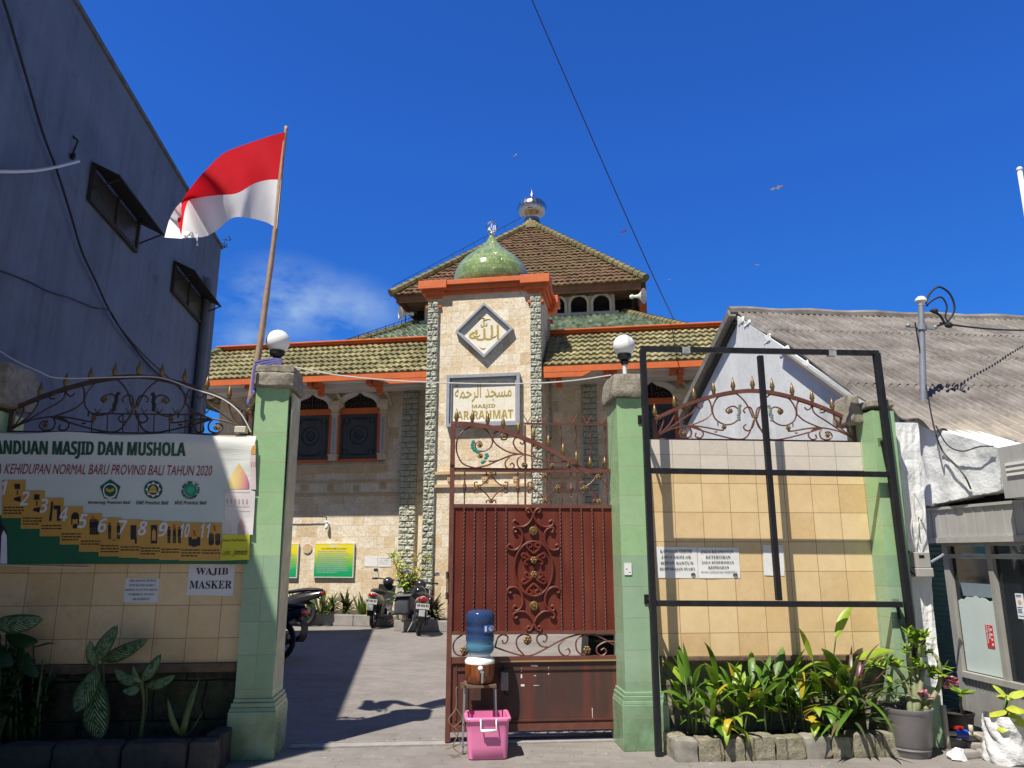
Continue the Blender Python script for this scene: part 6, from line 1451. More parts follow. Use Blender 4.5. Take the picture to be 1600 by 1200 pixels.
# ------------------------------------------------------------------ flag on a bamboo pole
YP = .1
fl = thing('flagpole', 'leaning bamboo flagpole tied to the left gate pillar', 'flagpole', F, (F.hit(392, 640, YP)[0], YP, F.hit(392, 640, YP)[1]))
mb = MB(); P_ = pts(F, YP, [(391, 632), (400, 575), (409, 520), (416, 465), (423, 415), (430, 360), (437, 290), (444, 225), (447.5, 198)]); P_ = cr(P_, 3)
mb.tube(P_, [.032 - .016 * i / (len(P_) - 1) + (.003 if i % 3 == 0 else 0) for i in range(len(P_))], 8); mb.build('pole', MT['bamboo'], fl, smooth=True)
mb = MB()
for k in range(5): mb.tube(cr(pts(F, -.01, [(398, 566 + k * 4), (415, 562 + k * 4), (430, 561 + k * 3), (440, 563 + k * 3)]), 3) if k < 3 else cr(pts(F, -.085, [(398, 572), (394, 590 + k * 6), (398, 612)]), 3), .012, 5)
mb.ball((F.hit(388, 628, 0)[0], -.0, F.hit(388, 628, 0)[1]), .016, .012, .035, 6, 4); mb.build('tie_cloth', MT['blue_cloth'], fl)
def cloth_mat(name, c):
    n = NT(name); n.put(n.b, 'Base Color', (*c, 1)); n.put(n.b, 'Roughness', .8); n.put(n.b, 'Specular IOR Level', .15)
    n.bump(n.noise(1.0, 3, .5, vec=n.scaled((6, 6, 2.2))), .25, .03)
    t = n.node('BsdfTranslucent'); n.put(t, 'Color', (*c, 1)); mx = n.node('MixShader'); mx.inputs[0].default_value = .3
    out = n.n['Material Output']; n.L(n.b.outputs[0], mx.inputs[1]); n.L(t.outputs[0], mx.inputs[2]); n.L(mx.outputs[0], out.inputs[0]); return n.m
CR_, CW_ = cloth_mat('red_cloth', (.62, .010, .022)), cloth_mat('white_cloth', (.82, .81, .83))
ft = thing('flag', 'red over white flag blowing to the left from the bamboo pole', 'flag', F, (F.hit(440, 281, YP)[0], YP, F.hit(440, 281, YP)[1]))
top = cr([(445, 206, 0), (420, 213, 0), (385, 225, 0), (350, 239, 0), (325, 262, 0), (302, 288, 0), (284, 316, 0), (277, 345, 0)], 6)
midl = cr([(439.5, 281, 0), (420, 281, 0), (397, 287, 0), (370, 302, 0), (340, 305, 0), (312, 309, 0), (292, 318, 0), (283, 368, 0)], 6)
bot = cr([(432.5, 357, 0), (415, 347, 0), (385, 340, 0), (362, 341, 0), (340, 359, 0), (322, 369, 0), (306, 371, 0), (284, 372, 0)], 6)
def fold(i, k, n): s = i / n; return YP - .02 + .17 * math.sin(s * 8.5 + k * 1.1) * min(1, s * 3) + .08 * math.sin(s * 17 + k * 2.0) * s - .10 * s
def fgrid(A_, B_, k0, k1, m=8, y_extra=0):
    rows = []; n = len(A_)
    for j in range(m + 1):
        r_ = []
        for i in range(n):
            f = j / m; k = k0 + (k1 - k0) * f; u = A_[i][0] * (1 - f) + B_[i][0] * f; v = A_[i][1] * (1 - f) + B_[i][1] * f; y = fold(i, k, n - 1) + y_extra
            x, z = F.hit(u, v, y); r_.append((x, y, z))
        rows.append(r_)
    return rows
mb = MB(); mb.grid(fgrid(top, midl, 0, 1)); mb.build('red_stripe', CR_, ft, smooth=True)
mb = MB(); mb.grid(fgrid(midl, bot, 1, 2))
e1 = cr([(283, 316, 0), (273, 327, 0), (264, 345, 0), (257, 371, 0)], 5); e2 = cr([(286, 330, 0), (284, 345, 0), (284, 358, 0), (285, 373, 0)], 5)
mb.grid(fgrid(e1, e2, 2, 3, 4, .10)); e3 = cr([(281, 368, 0), (292, 368, 0), (305, 372, 0), (310, 383, 0)], 4); e4 = cr([(285, 362, 0), (300, 362, 0), (309, 366, 0), (307, 384, 0)], 4); mb.grid(fgrid(e3, e4, 2, 3, 3, -.08))
mb.build('white_stripe', CW_, ft, smooth=True)
# ------------------------------------------------------------------ water dispenser
YD = .12
(xd, zd) = F.hit(750, 1000, YD); zt_ = F.hit(751, 952, YD)[1]; zbb = F.hit(751, 1021, YD)[1]; rb_ = (F.hit(773.5, 980, YD)[0] - F.hit(728, 980, YD)[0]) / 2
wd = thing('water_dispenser', 'brown ceramic water dispenser with an upturned blue water bottle on a thin stand', 'dispenser', F, (xd, YD, 0))
prof = []; H = zt_ - zbb
for f, r in ((0, .72), (.03, .86), (.09, .97), (.2, .98), (.245, .90), (.29, .97), (.40, .97), (.445, .90), (.49, .97), (.58, .97), (.625, .90), (.67, .98), (.80, .99), (.9, .96), (.96, .84), (.99, .55), (1, 0)): prof.append((rb_ * r, zbb + H * f))
def bottle_mat():
    n = NT('blue_bottle_plastic'); sp = n.node('SeparateXYZ'); n.L(n.tc.outputs['Object'], sp.inputs[0]); c = n.mix(n.rng(sp.outputs[2], zbb + H * .25, zbb + H * .36), (.10, .26, .40), (.035, .075, .20))
    n.put(n.b, 'Transmission Weight', .35); n.put(n.b, 'IOR', 1.35); return n.out(c, .12, spec=.7)
mb = MB(); mb.lathe(prof, (xd, YD, 0), 28); bo = mb.build('bottle', bottle_mat(), wd, auto=60)
mb = MB(); rr_ = rb_ * 1.0; xs9 = []
a0, a1 = R(-78), R(-22); z0_, z1_ = zbb + H * .495, zbb + H * .67
mb.grid([[(xd + rr_ * math.cos(a0 + (a1 - a0) * i / 8), YD + rr_ * math.sin(a0 + (a1 - a0) * i / 8), z) for i in range(9)] for z in (z0_, z1_)]); lb = mb.build('bottle_label', solid('label_blue', (.03, .12, .5), .4), bo)
mb = MB(); q = MB(); q.text('1', 0, .2, 0, 1, 0, bold=.05); 
def wrapped(m_, a_start, a_end, zlo, zhi): mb.add([(xd + (rr_ + .002) * math.cos(a_start + (a_end - a_start) * v.x), YD + (rr_ + .002) * math.sin(a_start + (a_end - a_start) * v.x), zlo + (zhi - zlo) * v.z) for v in m_.v], m_.f)
q = MB(); q.text('1', 0, 1, 0, 1, 0, bold=.03); wrapped(q, a0 + .06, a0 + .2, z0_ + .01, z1_ - .01); q = MB(); q.flat([(.5 + .5 * math.cos(2 * math.pi * k / 20), .5 + .5 * math.sin(2 * math.pi * k / 20)) for k in range(20)], 0); wrapped(q, a0 + .35, a1 - .08, z0_ + .01, z1_ - .008)
mb.build('label_mark', pale, lb)
zc = zbb; zw = F.hit(748, 1032, YD)[1]; zl = F.hit(748, 1058, YD)[1]
mb = MB(); mb.lathe([(rb_ * 1.0, zw - .02), (rb_ * 1.03, zw), (rb_ * .95, zw + .015), (rb_ * .70, zc - .02), (rb_ * .72, zc), (rb_ * .80, zc + .02)], (xd, YD, 0), 28); mb.build('collar', MT['white_globe'], wd, auto=50)
def wood():
    n = NT('brown_marbled_ceramic'); f = n.noise(1.0, 5, .6, vec=n.scaled((14, 14, 3)), dist=1.5); return n.out(n.ramp(f, [(.3, (.09, .022, .006)), (.5, (.22, .06, .014)), (.7, (.30, .10, .03))]), .12, spec=.7)
mb = MB(); mb.lathe([(rb_ * .80, zl - .045), (rb_ * .92, zl - .03), (rb_ * 1.0, zl + .05), (rb_ * 1.02, zw - .021)], (xd, YD, 0), 28); mb.build('crock', wood(), wd, auto=50)
mb = MB(); mb.lathe([(0, .03), (.02, .026), (.022, 0)][::-1], (xd + .0, YD - rb_ * .98, F.hit(749, 1037, YD)[1] - .02), 12, axis='y'); mb.build('knob', MT['white_globe'], wd, smooth=True)
mb = MB(); zz = F.hit(750, 1052, YD)[1]; yy = YD - rb_; mb.tube([(xd + .01, yy + .01, zz), (xd + .01, yy - .04, zz)], .014, 8); mb.tube([(xd + .01, yy - .04, zz + .03), (xd + .01, yy - .045, zz - .05)], [.016, .014], 8); mb.box(xd - .005, xd + .025, yy - .075, yy - .03, zz + .03, zz + .045); mb.build('tap', MT['chrome'], wd, auto=40)
mb = MB(); zs = zl - .055; mb.box(xd - .13, xd + .135, YD - .12, YD + .14, zs - .012, zs + .008); mb.box(xd - .165, xd - .131, YD - .135, YD - .09, zs - .01, zs + .03); mb.build('stand_top', solid('brown_shelf', (.16, .10, .07), .5), wd)
for (dx, dy) in ((-.125, -.11), (.13, -.11), (-.125, .13), (.13, .13)):
    mb = MB(); mb.tube([(xd + dx, YD + dy, zs - .016), (xd + dx * 1.1, YD + dy, 0)], .006, 6); mb.build('stand_leg', MT['zinc'], wd)
mb = MB()
P_ = [(xd - .19, YD - .14, zs), (xd - .2, YD - .15, .5), (xd - .2, YD - .16, .36), (xd - .26, YD - .18, .27), (xd - .18, YD - .18, .18), (xd - .22, YD - .18, .08), (xd - .17, YD - .20, .03), (xd - .2, YD - .22, -.0 + .012), (xd - .24, YD - .22, .02)]
mb.tube(cr(P_, 5), .005, 5); mb.tube(cr([(xd - .2, YD - .16, .36), (xd - .15, YD - .17, .28), (xd - .22, YD - .17, .2), (xd - .16, YD - .17, .1), (xd - .28, YD - .15, .05)], 5), .004, 5)
tag(mb.build('bent_wire', solid('rusty_wire', (.20, .13, .08), .7), fr=F), 'bent rusty wire dangling beside the pink bin at the gate foot', 'wire')
mb = MB(); (xs0, zs0_) = F.hit(788, 1049, YG - .06); zs1 = F.hit(788, 1079, YG - .06)[1]
sd = thing('soap_dispenser', 'small grey soap dispenser fixed to the gate right of the water dispenser', 'dispenser', F, (xs0, YG - .05, zs1))
mb = MB(); mb.box(xs0 - .035, xs0 + .035, YG - .09, YG - .005, zs1, zs0_); mb.build('case', solid('smoky_plastic', (.22, .20, .20), .25), sd, bevel=.012, seg=2)
mb = MB(); mb.lathe([(.02, zs0_), (.02, zs0_ + .015), (.008, zs0_ + .02), (.008, zs0_ + .05)], (xs0, YG - .05, 0), 10); mb.tube([(xs0, YG - .05, zs1), (xs0 + .01, YG - .07, zs1 - .03), (xs0 + .04, YG - .07, zs1 - .03)], .008, 6); mb.build('pump', MT['black_plastic'], sd)
# pink bin
(xb0, yb0) = F.hitz(763, 1188, 0)
(xa_, _) = F.hit(732, 1184, yb0); (xc_, _) = F.hit(793, 1184, yb0); (xa2, ztop) = F.hit(727.5, 1121, yb0); (xc2, _) = F.hit(797.5, 1121, yb0)
pk = M('pink_plastic', (.72, .20, .40), .38, var=.06, scale=3, bump=.08, bscale=12)
bi = thing('pink_bin', 'pink plastic bin with a white handle standing in front of the gate', 'bin', F, ((xa_ + xc_) / 2, yb0 + .15, 0))
dpt = .27
def rr(x0, x1, y0, y1, z, r=.04, n=4):
    P = []
    for (cx, cy, a) in ((x1 - r, y1 - r, 0), (x0 + r, y1 - r, 90), (x0 + r, y0 + r, 180), (x1 - r, y0 + r, 270)):
        for i in range(n + 1): q = R(a + 90 * i / n); P.append((cx + r * math.cos(q), cy + r * math.sin(q), z))
    return P + [P[0]]
def sect(f, e=0): return rr(xa_ + (xa2 + .008 - xa_) * f - e, xc_ + (xc2 - .008 - xc_) * f + e, yb0 - .015 * f - e, yb0 + dpt + .02 * f + e, ztop * f)
mb = MB(); rows = [[((xa_ + xc_) / 2, yb0 + dpt / 2, .002)] * 21, rr(xa_ + .012, xc_ - .012, yb0 + .012, yb0 + dpt - .012, 0.0), sect(.03), sect(.3), sect(.6), sect(.86), sect(.9, .004), sect(.91, .014), sect(.965, .016), sect(.99, .010), sect(1.0, -.0), sect(.985, -.012), sect(.6, -.008), sect(.05, -.008), [((xa_ + xc_) / 2, yb0 + dpt / 2, .03)] * 21]
mb.grid(rows, flip=True); mb.build('tub', pk, bi, auto=50)
xm_ = (xa_ + xc_) / 2 + .0; zh = ztop * .88
mb = MB(); mb.box(xm_ - .065, xm_ + .065, yb0 - .035, yb0 - .012, ztop * .93, ztop * 1.0); mb.build('handle_mount', pk, bi, bevel=.006)
mb = MB(); mb.tube([(xm_ - .062, yb0 - .03, zh + .03), (xm_ - .062, yb0 - .045, zh - .055), (xm_ + .062, yb0 - .045, zh - .055), (xm_ + .062, yb0 - .03, zh + .03)], .006, 6); mb.tube([(xm_ - .055, yb0 - .045, zh - .055), (xm_ + .055, yb0 - .045, zh - .055)], .012, 8); mb.build('handle', MT['white_globe'], bi, smooth=True)
# ------------------------------------------------------------------ loudspeakers on the roof
def horn(label, p, d):
    t = thing('horn_speaker', label, 'loudspeaker', MQ, p, 'horn speakers under the upper roof', own=True)
    q = Vector(d).normalized().to_track_quat('Z', 'Y').to_matrix().to_4x4()
    mb = MB(); mb.X = q; mb.lathe([(0, -.30), (.07, -.29), (.08, -.18), (.04, -.16), (.06, -.02), (.10, .08), (.17, .16), (.27, .21), (.26, .215), (.12, .08), (.03, -.05), (0, -.05)], n=20); mb.build('horn', MT['white_paint'], t, auto=50)
    mb = MB(); mb.tube([(0, 0, 0), (0, 0, -.35), (0, .3, -.35)], .02, 6); mb.build('bracket', MT['black_plastic'], t)
(x, z) = MQ.hit(634, 490, YC - .5); horn('white horn loudspeaker under the left corner of the upper roof', (x, YC - .5, z), (-.8, -.55, -.1))
(x, z) = MQ.hit(997, 463, YC - .8); horn('white horn loudspeaker under the right corner of the upper roof', (x, YC - .8, z), (.9, -.35, -.12))
# ------------------------------------------------------------------ cables
def cable(label, P_, r, mat, k=6, n=5):
    mb = MB(); mb.tube(cr(P_, k), r, n); return tag(mb.build('cable', mat), label, 'cable')
def at(u, v, Y): d = ray(u, v); return CAM + d * (Y / d.y)
mb = MB(); a = at(814, -40, 5.2); b = at(1052, 498, 21); mb.tube([a.lerp(b, i / 20) - Vector((0, 0, .3 * (i / 20) * (1 - i / 20))) for i in range(21)], [.0045 + .011 * i / 20 for i in range(21)], 5); tag(mb.build('cable', MT['cable']), 'long thin black cable crossing the sky down to the mosque roof', 'cable')
cable('white cable slung across the gate opening between the two pillar tops', [F.o + F.x * q[0] + F.y * .0 + Vector((0, 0, q[1])) for q in [F.hit(u, v, .0) for u, v in ((458, 573), (520, 585), (600, 593.5), (680, 597.5), (760, 599.5), (840, 598.5), (900, 594), (955, 586))]], .0065, MT['cable_white'])
def bw(L_, y=-.06): return [B.o + B.x * q[0] + B.y * y + Vector((0, 0, q[1])) for q in [B.hit(u, v, y) for u, v in L_]]
cable('black cable falling across the grey building from the top left', bw([(-20, -60), (5, 0), (38, 110), (66, 205), (90, 270), (112, 340), (128, 393), (150, 440), (172, 487), (200, 530), (230, 568), (255, 592)]), .013, MT['cable'])
cable('thinner black cable joining from the left edge of the grey building', bw([(-20, 418), (0, 423), (40, 438), (75, 455), (110, 466), (145, 480), (171, 486), (190, 515), (225, 555), (265, 592), (300, 625)], -.09), .010, MT['cable'])
cable('white conduit curving across the upper left of the grey building', bw([(-20, 267), (0, 268), (30, 268), (60, 266), (92, 260), (123, 252)], -.12), .017, MT['cable_white'])
mb = MB(); q = B.hit(114, 244, -.03); p = B.o + B.x * q[0] + B.y * -.03 + Vector((0, 0, q[1])); mb.ball(p, .03, .02, .05, 8, 5); mb.tube([p + Vector((0, 0, .05)), p + Vector((.03, 0, .18)), p + Vector((-.08, 0, .28))], .012, 5)
tag(mb.build('wall_hook', MT['black_plastic']), 'small black hook with wire above the white conduit on the grey wall', 'hook')
Y7 = YWALL + .02
def fw(L_, y): return [F.o + F.x * q[0] + F.y * y + Vector((0, 0, q[1])) for q in [F.hit(u, v, y) for u, v in L_]]
cable('thin white wire draped along the arched railing over the banner', fw([(-20, 540), (0, 549), (25, 564), (60, 580), (85, 590), (130, 591), (190, 589), (250, 590), (300, 607), (345, 622), (375, 645), (392, 675)], .05), .006, MT['cable_white'])
mb = MB(); (x, z) = F.hit(377, 672, .1); mb.box(x - .05, x + .05, .06, .14, z - .03, z + .03); tag(mb.build('junction_box', solid('cream_plastic', (.62, .58, .46), .5), fr=F, bevel=.006), 'small cream box at the foot of the dark railing beside the left pillar', 'box')
# ------------------------------------------------------------------ kites far up
def kite(label, u, v, w, mat_a, mat_b, roll=0, Y=60):
    c = at(u, v, Y); t = thing('kite', label, 'kite', WORLD, c, 'kites in the sky', own=True)
    s = w / FPX * (Y * 1.05) / 2
    mb = MB(); X = Matrix.Rotation(roll, 4, 'Y'); mb.X = X
    mb.add([(-s, .0, -.12 * s), (-.3 * s, -.2 * s, .22 * s), (0, -.1 * s, .0), (-.4 * s, .1 * s, -.22 * s)], [(0, 1, 2, 3)]); mb.build('wing', mat_a, t)
    mb = MB(); mb.X = X; mb.add([(s, .0, .45 * s), (.3 * s, -.2 * s, .5 * s), (0, -.1 * s, .0), (.4 * s, .1 * s, -.1 * s)], [(0, 3, 2, 1)]); mb.build('wing', mat_b, t)
kw = solid('kite_white', (.8, .8, .82), .6); kr = solid('kite_red', (.65, .04, .06), .6)
kite('largest kite, white with a red tip, high on the right', 1212, 295, 20, kw, kw); 
mb = MB(); kite('small white kite above and left of the steel dome', 805, 243, 9, kw, kw, -.3); kite('small red kite left of the long black cable', 975, 362, 12, kr, kr, -.2); kite('tiny white kite right of the long black cable, over the corrugated roof', 1183, 414, 8, kw, kw, .2); kite('faintest white kite, just right of the long cable low in the sky', 1045, 437, 5, kw, kw)
c = [o for o in bpy.data.objects if o.name.startswith('kite')][0]
mb = MB(); mb.add([(.35, -.02, .26), (.62, -.02, .36), (.60, -.02, .18)], [(0, 1, 2)]); mb.build('red_tip', kr, c)
# white pole with green cloth at the right edge
pt_ = at(1593, 265, 8.6); pb_ = at(1640, 560, 8.6)
bp = thing('banner_pole', 'white pole with a strip of green cloth cut off by the right edge', 'pole', WORLD, (pb_.x, pb_.y, pb_.z), own=True)
mb = MB(); mb.tube([(0, 0, 0), pt_ - pb_], .03, 8); mb.ball(pt_ - pb_, .04, n=8, m=5); mb.build('pole', MT['white_paint'], bp, smooth=True)
mb = MB(); d_ = pt_ - pb_; mb.grid([[d_ * (.98 - .8 * i / 10) + Vector((.04 + .06 * j, .02 * math.sin(i + j), -.02 * j)) for j in range(6)] for i in range(11)]); mb.build('cloth', solid('green_cloth', (.02, .22, .09), .7), bp, smooth=True)
# ------------------------------------------------------------------ motorcycles
def motorcycle(label, u, v, heading, lean, body_c, tail_c, plate=True, extra=None, scale=1.0, tl=(.35, .01, .01)):
    d = ray(u, v); t_ = (0 - EYE) / d.z; p = CAM + d * t_
    rt = thing('motorcycle', label, 'motorcycle', WORLD, (p.x, p.y, 0), 'parked motorcycles in the courtyard', rz=R(heading), own=True)
    L = Matrix.Rotation(R(lean), 4, 'X'); S = scale
    bm = solid('bike_body_%s' % len(bpy.data.materials), body_c, .25, spec=.6); tm = solid('bike_tail_%s' % len(bpy.data.materials), tail_c, .25, spec=.6)
    rub = solid('tyre_rubber', (.012, .012, .013), .75); dark = solid('bike_dark_plastic', (.018, .018, .02), .5); met = solid('bike_metal', (.13, .13, .135), .45, metal=.6)
    def nm(): m_ = MB(); m_.X = L; return m_
    for x, nmn in ((0, 'rear_wheel'), (1.22, 'front_wheel')):
        mb = nm(); mb.tube([(x + .245 * math.cos(q), 0, .285 + .245 * math.sin(q)) for q in [2 * math.pi * k / 28 for k in range(28)]], .042 if x == 0 else .035, 8, closed=True); w = mb.build(nmn, rub, rt, smooth=True)
        mb = nm(); mb.tube([(x + .205 * math.cos(q), 0, .285 + .205 * math.sin(q)) for q in [2 * math.pi * k / 28 for k in range(28)]], .014, 6, closed=True)
        for k in range(10):
            q = 2 * math.pi * k / 10; mb.tube([(x + .03 * math.cos(q), 0, .285 + .03 * math.sin(q)), (x + .2 * math.cos(q), 0, .285 + .2 * math.sin(q))], .007, 4)
        mb.tube([(x, -.06, .285), (x, .06, .285)], .035, 10); mb.build('rim', met, w)
    def loft(secs, n=12):
        m_ = nm(); rows = []
        for (x, z, ry, rz) in secs:
            rows.append([(x, ry * math.cos(2 * math.pi * k / n) , z + rz * math.sin(2 * math.pi * k / n)) for k in range(n)] )
        for r_ in rows: r_.append(r_[0])
        m_.grid(rows); return m_
    loft([(-.46, .76, .01, .01), (-.44, .75, .05, .04), (-.34, .71, .10, .07), (-.12, .66, .135, .10), (.15, .60, .14, .13), (.35, .54, .11, .14), (.5, .47, .07, .12), (.62, .42, .03, .06)]).build('tail_cowl', tm, rt, smooth=True)
    m_ = loft([(-.40, .80, .03, .015), (-.3, .805, .09, .03), (-.05, .80, .13, .045), (.2, .77, .13, .045), (.42, .74, .10, .04), (.55, .70, .04, .02)]); m_.build('seat', dark, rt, smooth=True)
    mb = nm(); mb.box(.18, .62, -.09, .09, .22, .42); mb.tube([(.35, 0, .3), (.66, 0, .36)], .085, 10); mb.box(-.02, .3, -.10, -.06, .25, .33); mb.box(.1, .5, .05, .13, .22, .36); mb.build('engine', met, rt, bevel=.02)
    mb = nm(); mb.grid([[(x + .03 * math.cos(y * 9), y, z) for y in [-.2 + .04 * k for k in range(11)]] for (x, z) in ((.74, .24), (.80, .34), (.86, .48), (.90, .62), (.93, .76), (.96, .88))]); mb.grid([[(x + .06 + .03 * math.cos(y * 9), y, z) for y in [-.2 + .04 * k for k in range(11)]][::-1] for (x, z) in ((.74, .24), (.80, .34), (.86, .48), (.90, .62), (.93, .76), (.96, .88))]); mb.build('leg_shield', bm, rt, smooth=True)
    mb = nm(); mb.box(.5, .82, -.05, .05, .36, .46); mb.build('underbone', bm, rt, bevel=.02)
    for s_ in (-1, 1):
        mb = nm(); mb.tube([(1.02, s_ * .07, .82), (1.20, s_ * .07, .30)], .022, 6); mb.build('fork', met, rt)
    mb = nm(); mb.grid([[(1.22 + .32 * math.cos(R(a)), .06 * math.sin(R(b)), .285 + (.30 + .03 * math.cos(R(b))) * math.sin(R(a))) for b in (-90, -45, 0, 45, 90)] for a in range(20, 165, 12)]); mb.build('front_mudguard', bm, rt, smooth=True)
    mb = nm(); mb.ball((1.0, 0, .95), .14, .13, .11, 14, 8); mb.build('handlebar_cowl', bm, rt, smooth=True)
    mb = nm(); mb.ball((1.10, 0, .95), .055, .08, .06, 10, 6); mb.build('headlight', solid('lamp_glass', (.6, .62, .64), .1), rt, smooth=True)
    mb = nm(); mb.tube(cr([(.88, -.34, 1.0), (.95, -.2, 1.01), (1.0, 0, 1.0), (.95, .2, 1.01), (.88, .34, 1.0)], 4), .014, 6); mb.tube([(.86, -.36, .995), (.92, -.24, 1.005)], .022, 8); mb.tube([(.86, .36, .995), (.92, .24, 1.005)], .022, 8); mb.build('handlebar', dark, rt, smooth=True)
    for s_ in (-1, 1):
        mb = nm(); mb.tube([(.95, s_ * .22, 1.01), (.97, s_ * .26, 1.12), (.95, s_ * .30, 1.17)], .007, 5); mb.ball((.94, s_ * .32, 1.19), .015, .065, .042, 10, 6); mo = mb.build('mirror', dark, rt, smooth=True)
        mb = nm(); mb.ball((.926, s_ * .32, 1.19), .006, .056, .034, 10, 6); mb.build('mirror_glass', solid('mirror_glass', (.75, .8, .85), .03, metal=1), mo, smooth=True)
    mb = nm(); mb.ball((-.42, 0, .72), .045, .10, .05, 12, 8); mb.build('tail_light', solid('tail_red_%d' % int(tl[0] * 100), tl, .12, spec=.8), rt, smooth=True)
    mb = nm(); mb.grid([[(x, y, z + .012 * math.cos(y * 20)) for y in (-.07, -.035, 0, .035, .07)] for (x, z) in ((-.30, .62), (-.42, .58), (-.46, .48), (-.45, .36), (-.40, .28))]); mb.grid([[(x + .015, y, z) for y in (-.07, 0, .07)][::-1] for (x, z) in ((-.30, .62), (-.42, .58), (-.46, .48), (-.45, .36), (-.40, .28))]); mb.build('rear_mudguard', dark, rt, smooth=True)
    if plate:
        mb = nm(); mb.box(-.485, -.475, -.13, .13, .54, .645); po = mb.build('number_plate', solid('worn_plate', (.62, .62, .62), .5, var=.25, scale=30), rt)
        mb = nm(); 
        for k, (a, h) in enumerate(((-.10, .04), (-.07, .045), (-.03, .04), (0, .045), (.03, .04), (.07, .045), (.095, .035))): mb.box(-.488, -.486, a - .009, a + .009, .585, .585 + h)
        mb.build('plate_marks', dark, po)
        mb = nm(); mb.box(-.48, -.465, -.06, .06, .40, .53); mb.build('mud_flap', solid('pale_mud_flap', (.5, .52, .54), .5), rt, bevel=.01)
    mb = nm(); mb.tube(cr([(.5, -.12, .24), (.25, -.14, .2), (0, -.15, .26), (-.25, -.16, .34)], 4), [.02] * 4 + [.03] * 3 + [.042] * 6, 8); mb.build('exhaust', met, rt, smooth=True)
    mb = nm(); mb.tube([(.1, .1, .5), (-.0, .12, .29)], .02, 6); mb.tube([(.1, -.1, .5), (-.0, -.12, .29)], .02, 6); mb.tube([(0, 0, .285), (.4, .0, .32)], .03, 6); mb.build('swingarm', dark, rt)
    mb = nm(); mb.tube([(.42, .1, .25), (.34, .20, .03 + .0)], .009, 6); mb.build('side_stand', met, rt)
    if extra: extra(rt, nm)
    return rt
def lit_bag(rt, nm): pass
def hb(u): return u
motorcycle('grey and white motorcycle with a round mirror seen from behind near the planter', 582, 981, 87, 6, (.03, .03, .035), (.50, .51, .53))
bk = motorcycle('motorcycle carrying a black helmet, parked in front of the flowering bush', 653, 993, 100, 5, (.025, .025, .03), (.42, .20, .22))
motorcycle('dark motorcycle side on behind the left pillar, tail towards the green boards', 474, 979, 168, 4, (.02, .02, .025), (.035, .035, .04), plate=False)
motorcycle('black motorcycle in the shade, closest to the gate behind the left pillar', 436, 1031, 152, 4, (.015, .018, .04), (.02, .02, .05), plate=False, tl=(.5, .06, .02))
# helmet and bag resting on the second one
c = at(655, 926, 15.9); he = thing('helmet', 'black helmet resting on the seat of the motorcycle by the bush', 'helmet', WORLD, c, own=True)
mb = MB(); mb.ball((0, 0, 0), .15, .17, .15, 18, 12); mb.build('shell', solid('helmet_black', (.02, .02, .022), .12, spec=.8), he, smooth=True)
mb = MB(); mb.grid([[(.155 * math.cos(R(a)), .175 * math.sin(R(a)) , z) for a in range(-110, -20, 10)] for z in (-.06, 0.0, .05)]); mb.build('visor', MT['glass_dark'], he, smooth=True)
c = at(629, 946, 16.0); bg_ = thing('saddle_bag', 'dark grey bag hanging at the left of the motorcycle by the bush', 'bag', WORLD, c, own=True)
mb = MB(); rough_block(mb, -.16, .16, -.14, .14, -.18, .17, .01, .015, 6); mb.build('body', solid('bag_grey', (.07, .075, .09), .6), bg_, smooth=True)
mb = MB(); mb.add([(-.19, -.17, .17), (.19, -.17, .19), (.19, .17, .2), (-.19, .17, .18), (-.19, -.17, .20), (.19, -.17, .22), (.19, .17, .23), (-.19, .17, .21)], [(0, 3, 2, 1), (4, 5, 6, 7), (0, 1, 5, 4), (1, 2, 6, 5), (2, 3, 7, 6), (3, 0, 4, 7)]); mb.build('flap', solid('bag_flap', (.10, .105, .12), .5), bg_, bevel=.01)
# ------------------------------------------------------------------ plants
def leaf_mat(name, a, b, rough=.35, trans=.25, veins=None, tip=None):
    n = NT(name); f = n.noise(5, 4); c = n.mix(n.rng(f, .3, .7), a, b); sp = n.node('SeparateXYZ'); n.L(n.tc.outputs['UV'], sp.inputs[0]); u, v = sp.outputs[0], sp.outputs[1]
    if veins:
        w = n.math('ABSOLUTE', n.math('SUBTRACT', v, .5)); ph = n.math('SUBTRACT', n.math('MULTIPLY', u, veins[0]), n.math('MULTIPLY', w, veins[1])); st = n.math('FRACT', n.math('ADD', ph, n.math('MULTIPLY', n.noise(20, 3), .5)))
        m = n.math('MULTIPLY', n.rng(st, .55, .75), n.rng(w, .44, .36)); m = n.math('MULTIPLY', m, n.rng(n.noise(30, 4), .35, .55), True); c = n.mix(m, c, veins[2])
    else:
        mid = n.rng(n.math('ABSOLUTE', n.math('SUBTRACT', v, .5)), 0, .06, 1, 0); c = n.mix(n.math('MULTIPLY', mid, .5), c, mul(b, 1.7))
    if tip: c = n.mix(n.math('MULTIPLY', n.rng(u, .45, .95), n.rng(n.noise(9, 3), .35, .6), True), c, tip)
    n.out(c, rough, spec=.4); t = n.node('BsdfTranslucent'); n.L(n.mix(.3, c, (.3, .4, .05)), t.inputs['Color']); mx = n.node('MixShader'); mx.inputs[0].default_value = trans
    n.L(n.b.outputs[0], mx.inputs[1]); n.L(t.outputs[0], mx.inputs[2]); n.L(mx.outputs[0], n.n['Material Output'].inputs[0]); return n.m
LG = leaf_mat('green_leaf', (.12, .24, .025), (.055, .13, .014), rough=.4); LG2 = leaf_mat('fresh_green_leaf', (.32, .44, .04), (.20, .32, .028), rough=.4); LY = leaf_mat('yellowed_leaf', (.55, .38, .03), (.35, .32, .03)); LD = leaf_mat('deep_green_leaf', (.020, .060, .016), (.012, .038, .010), trans=.12)
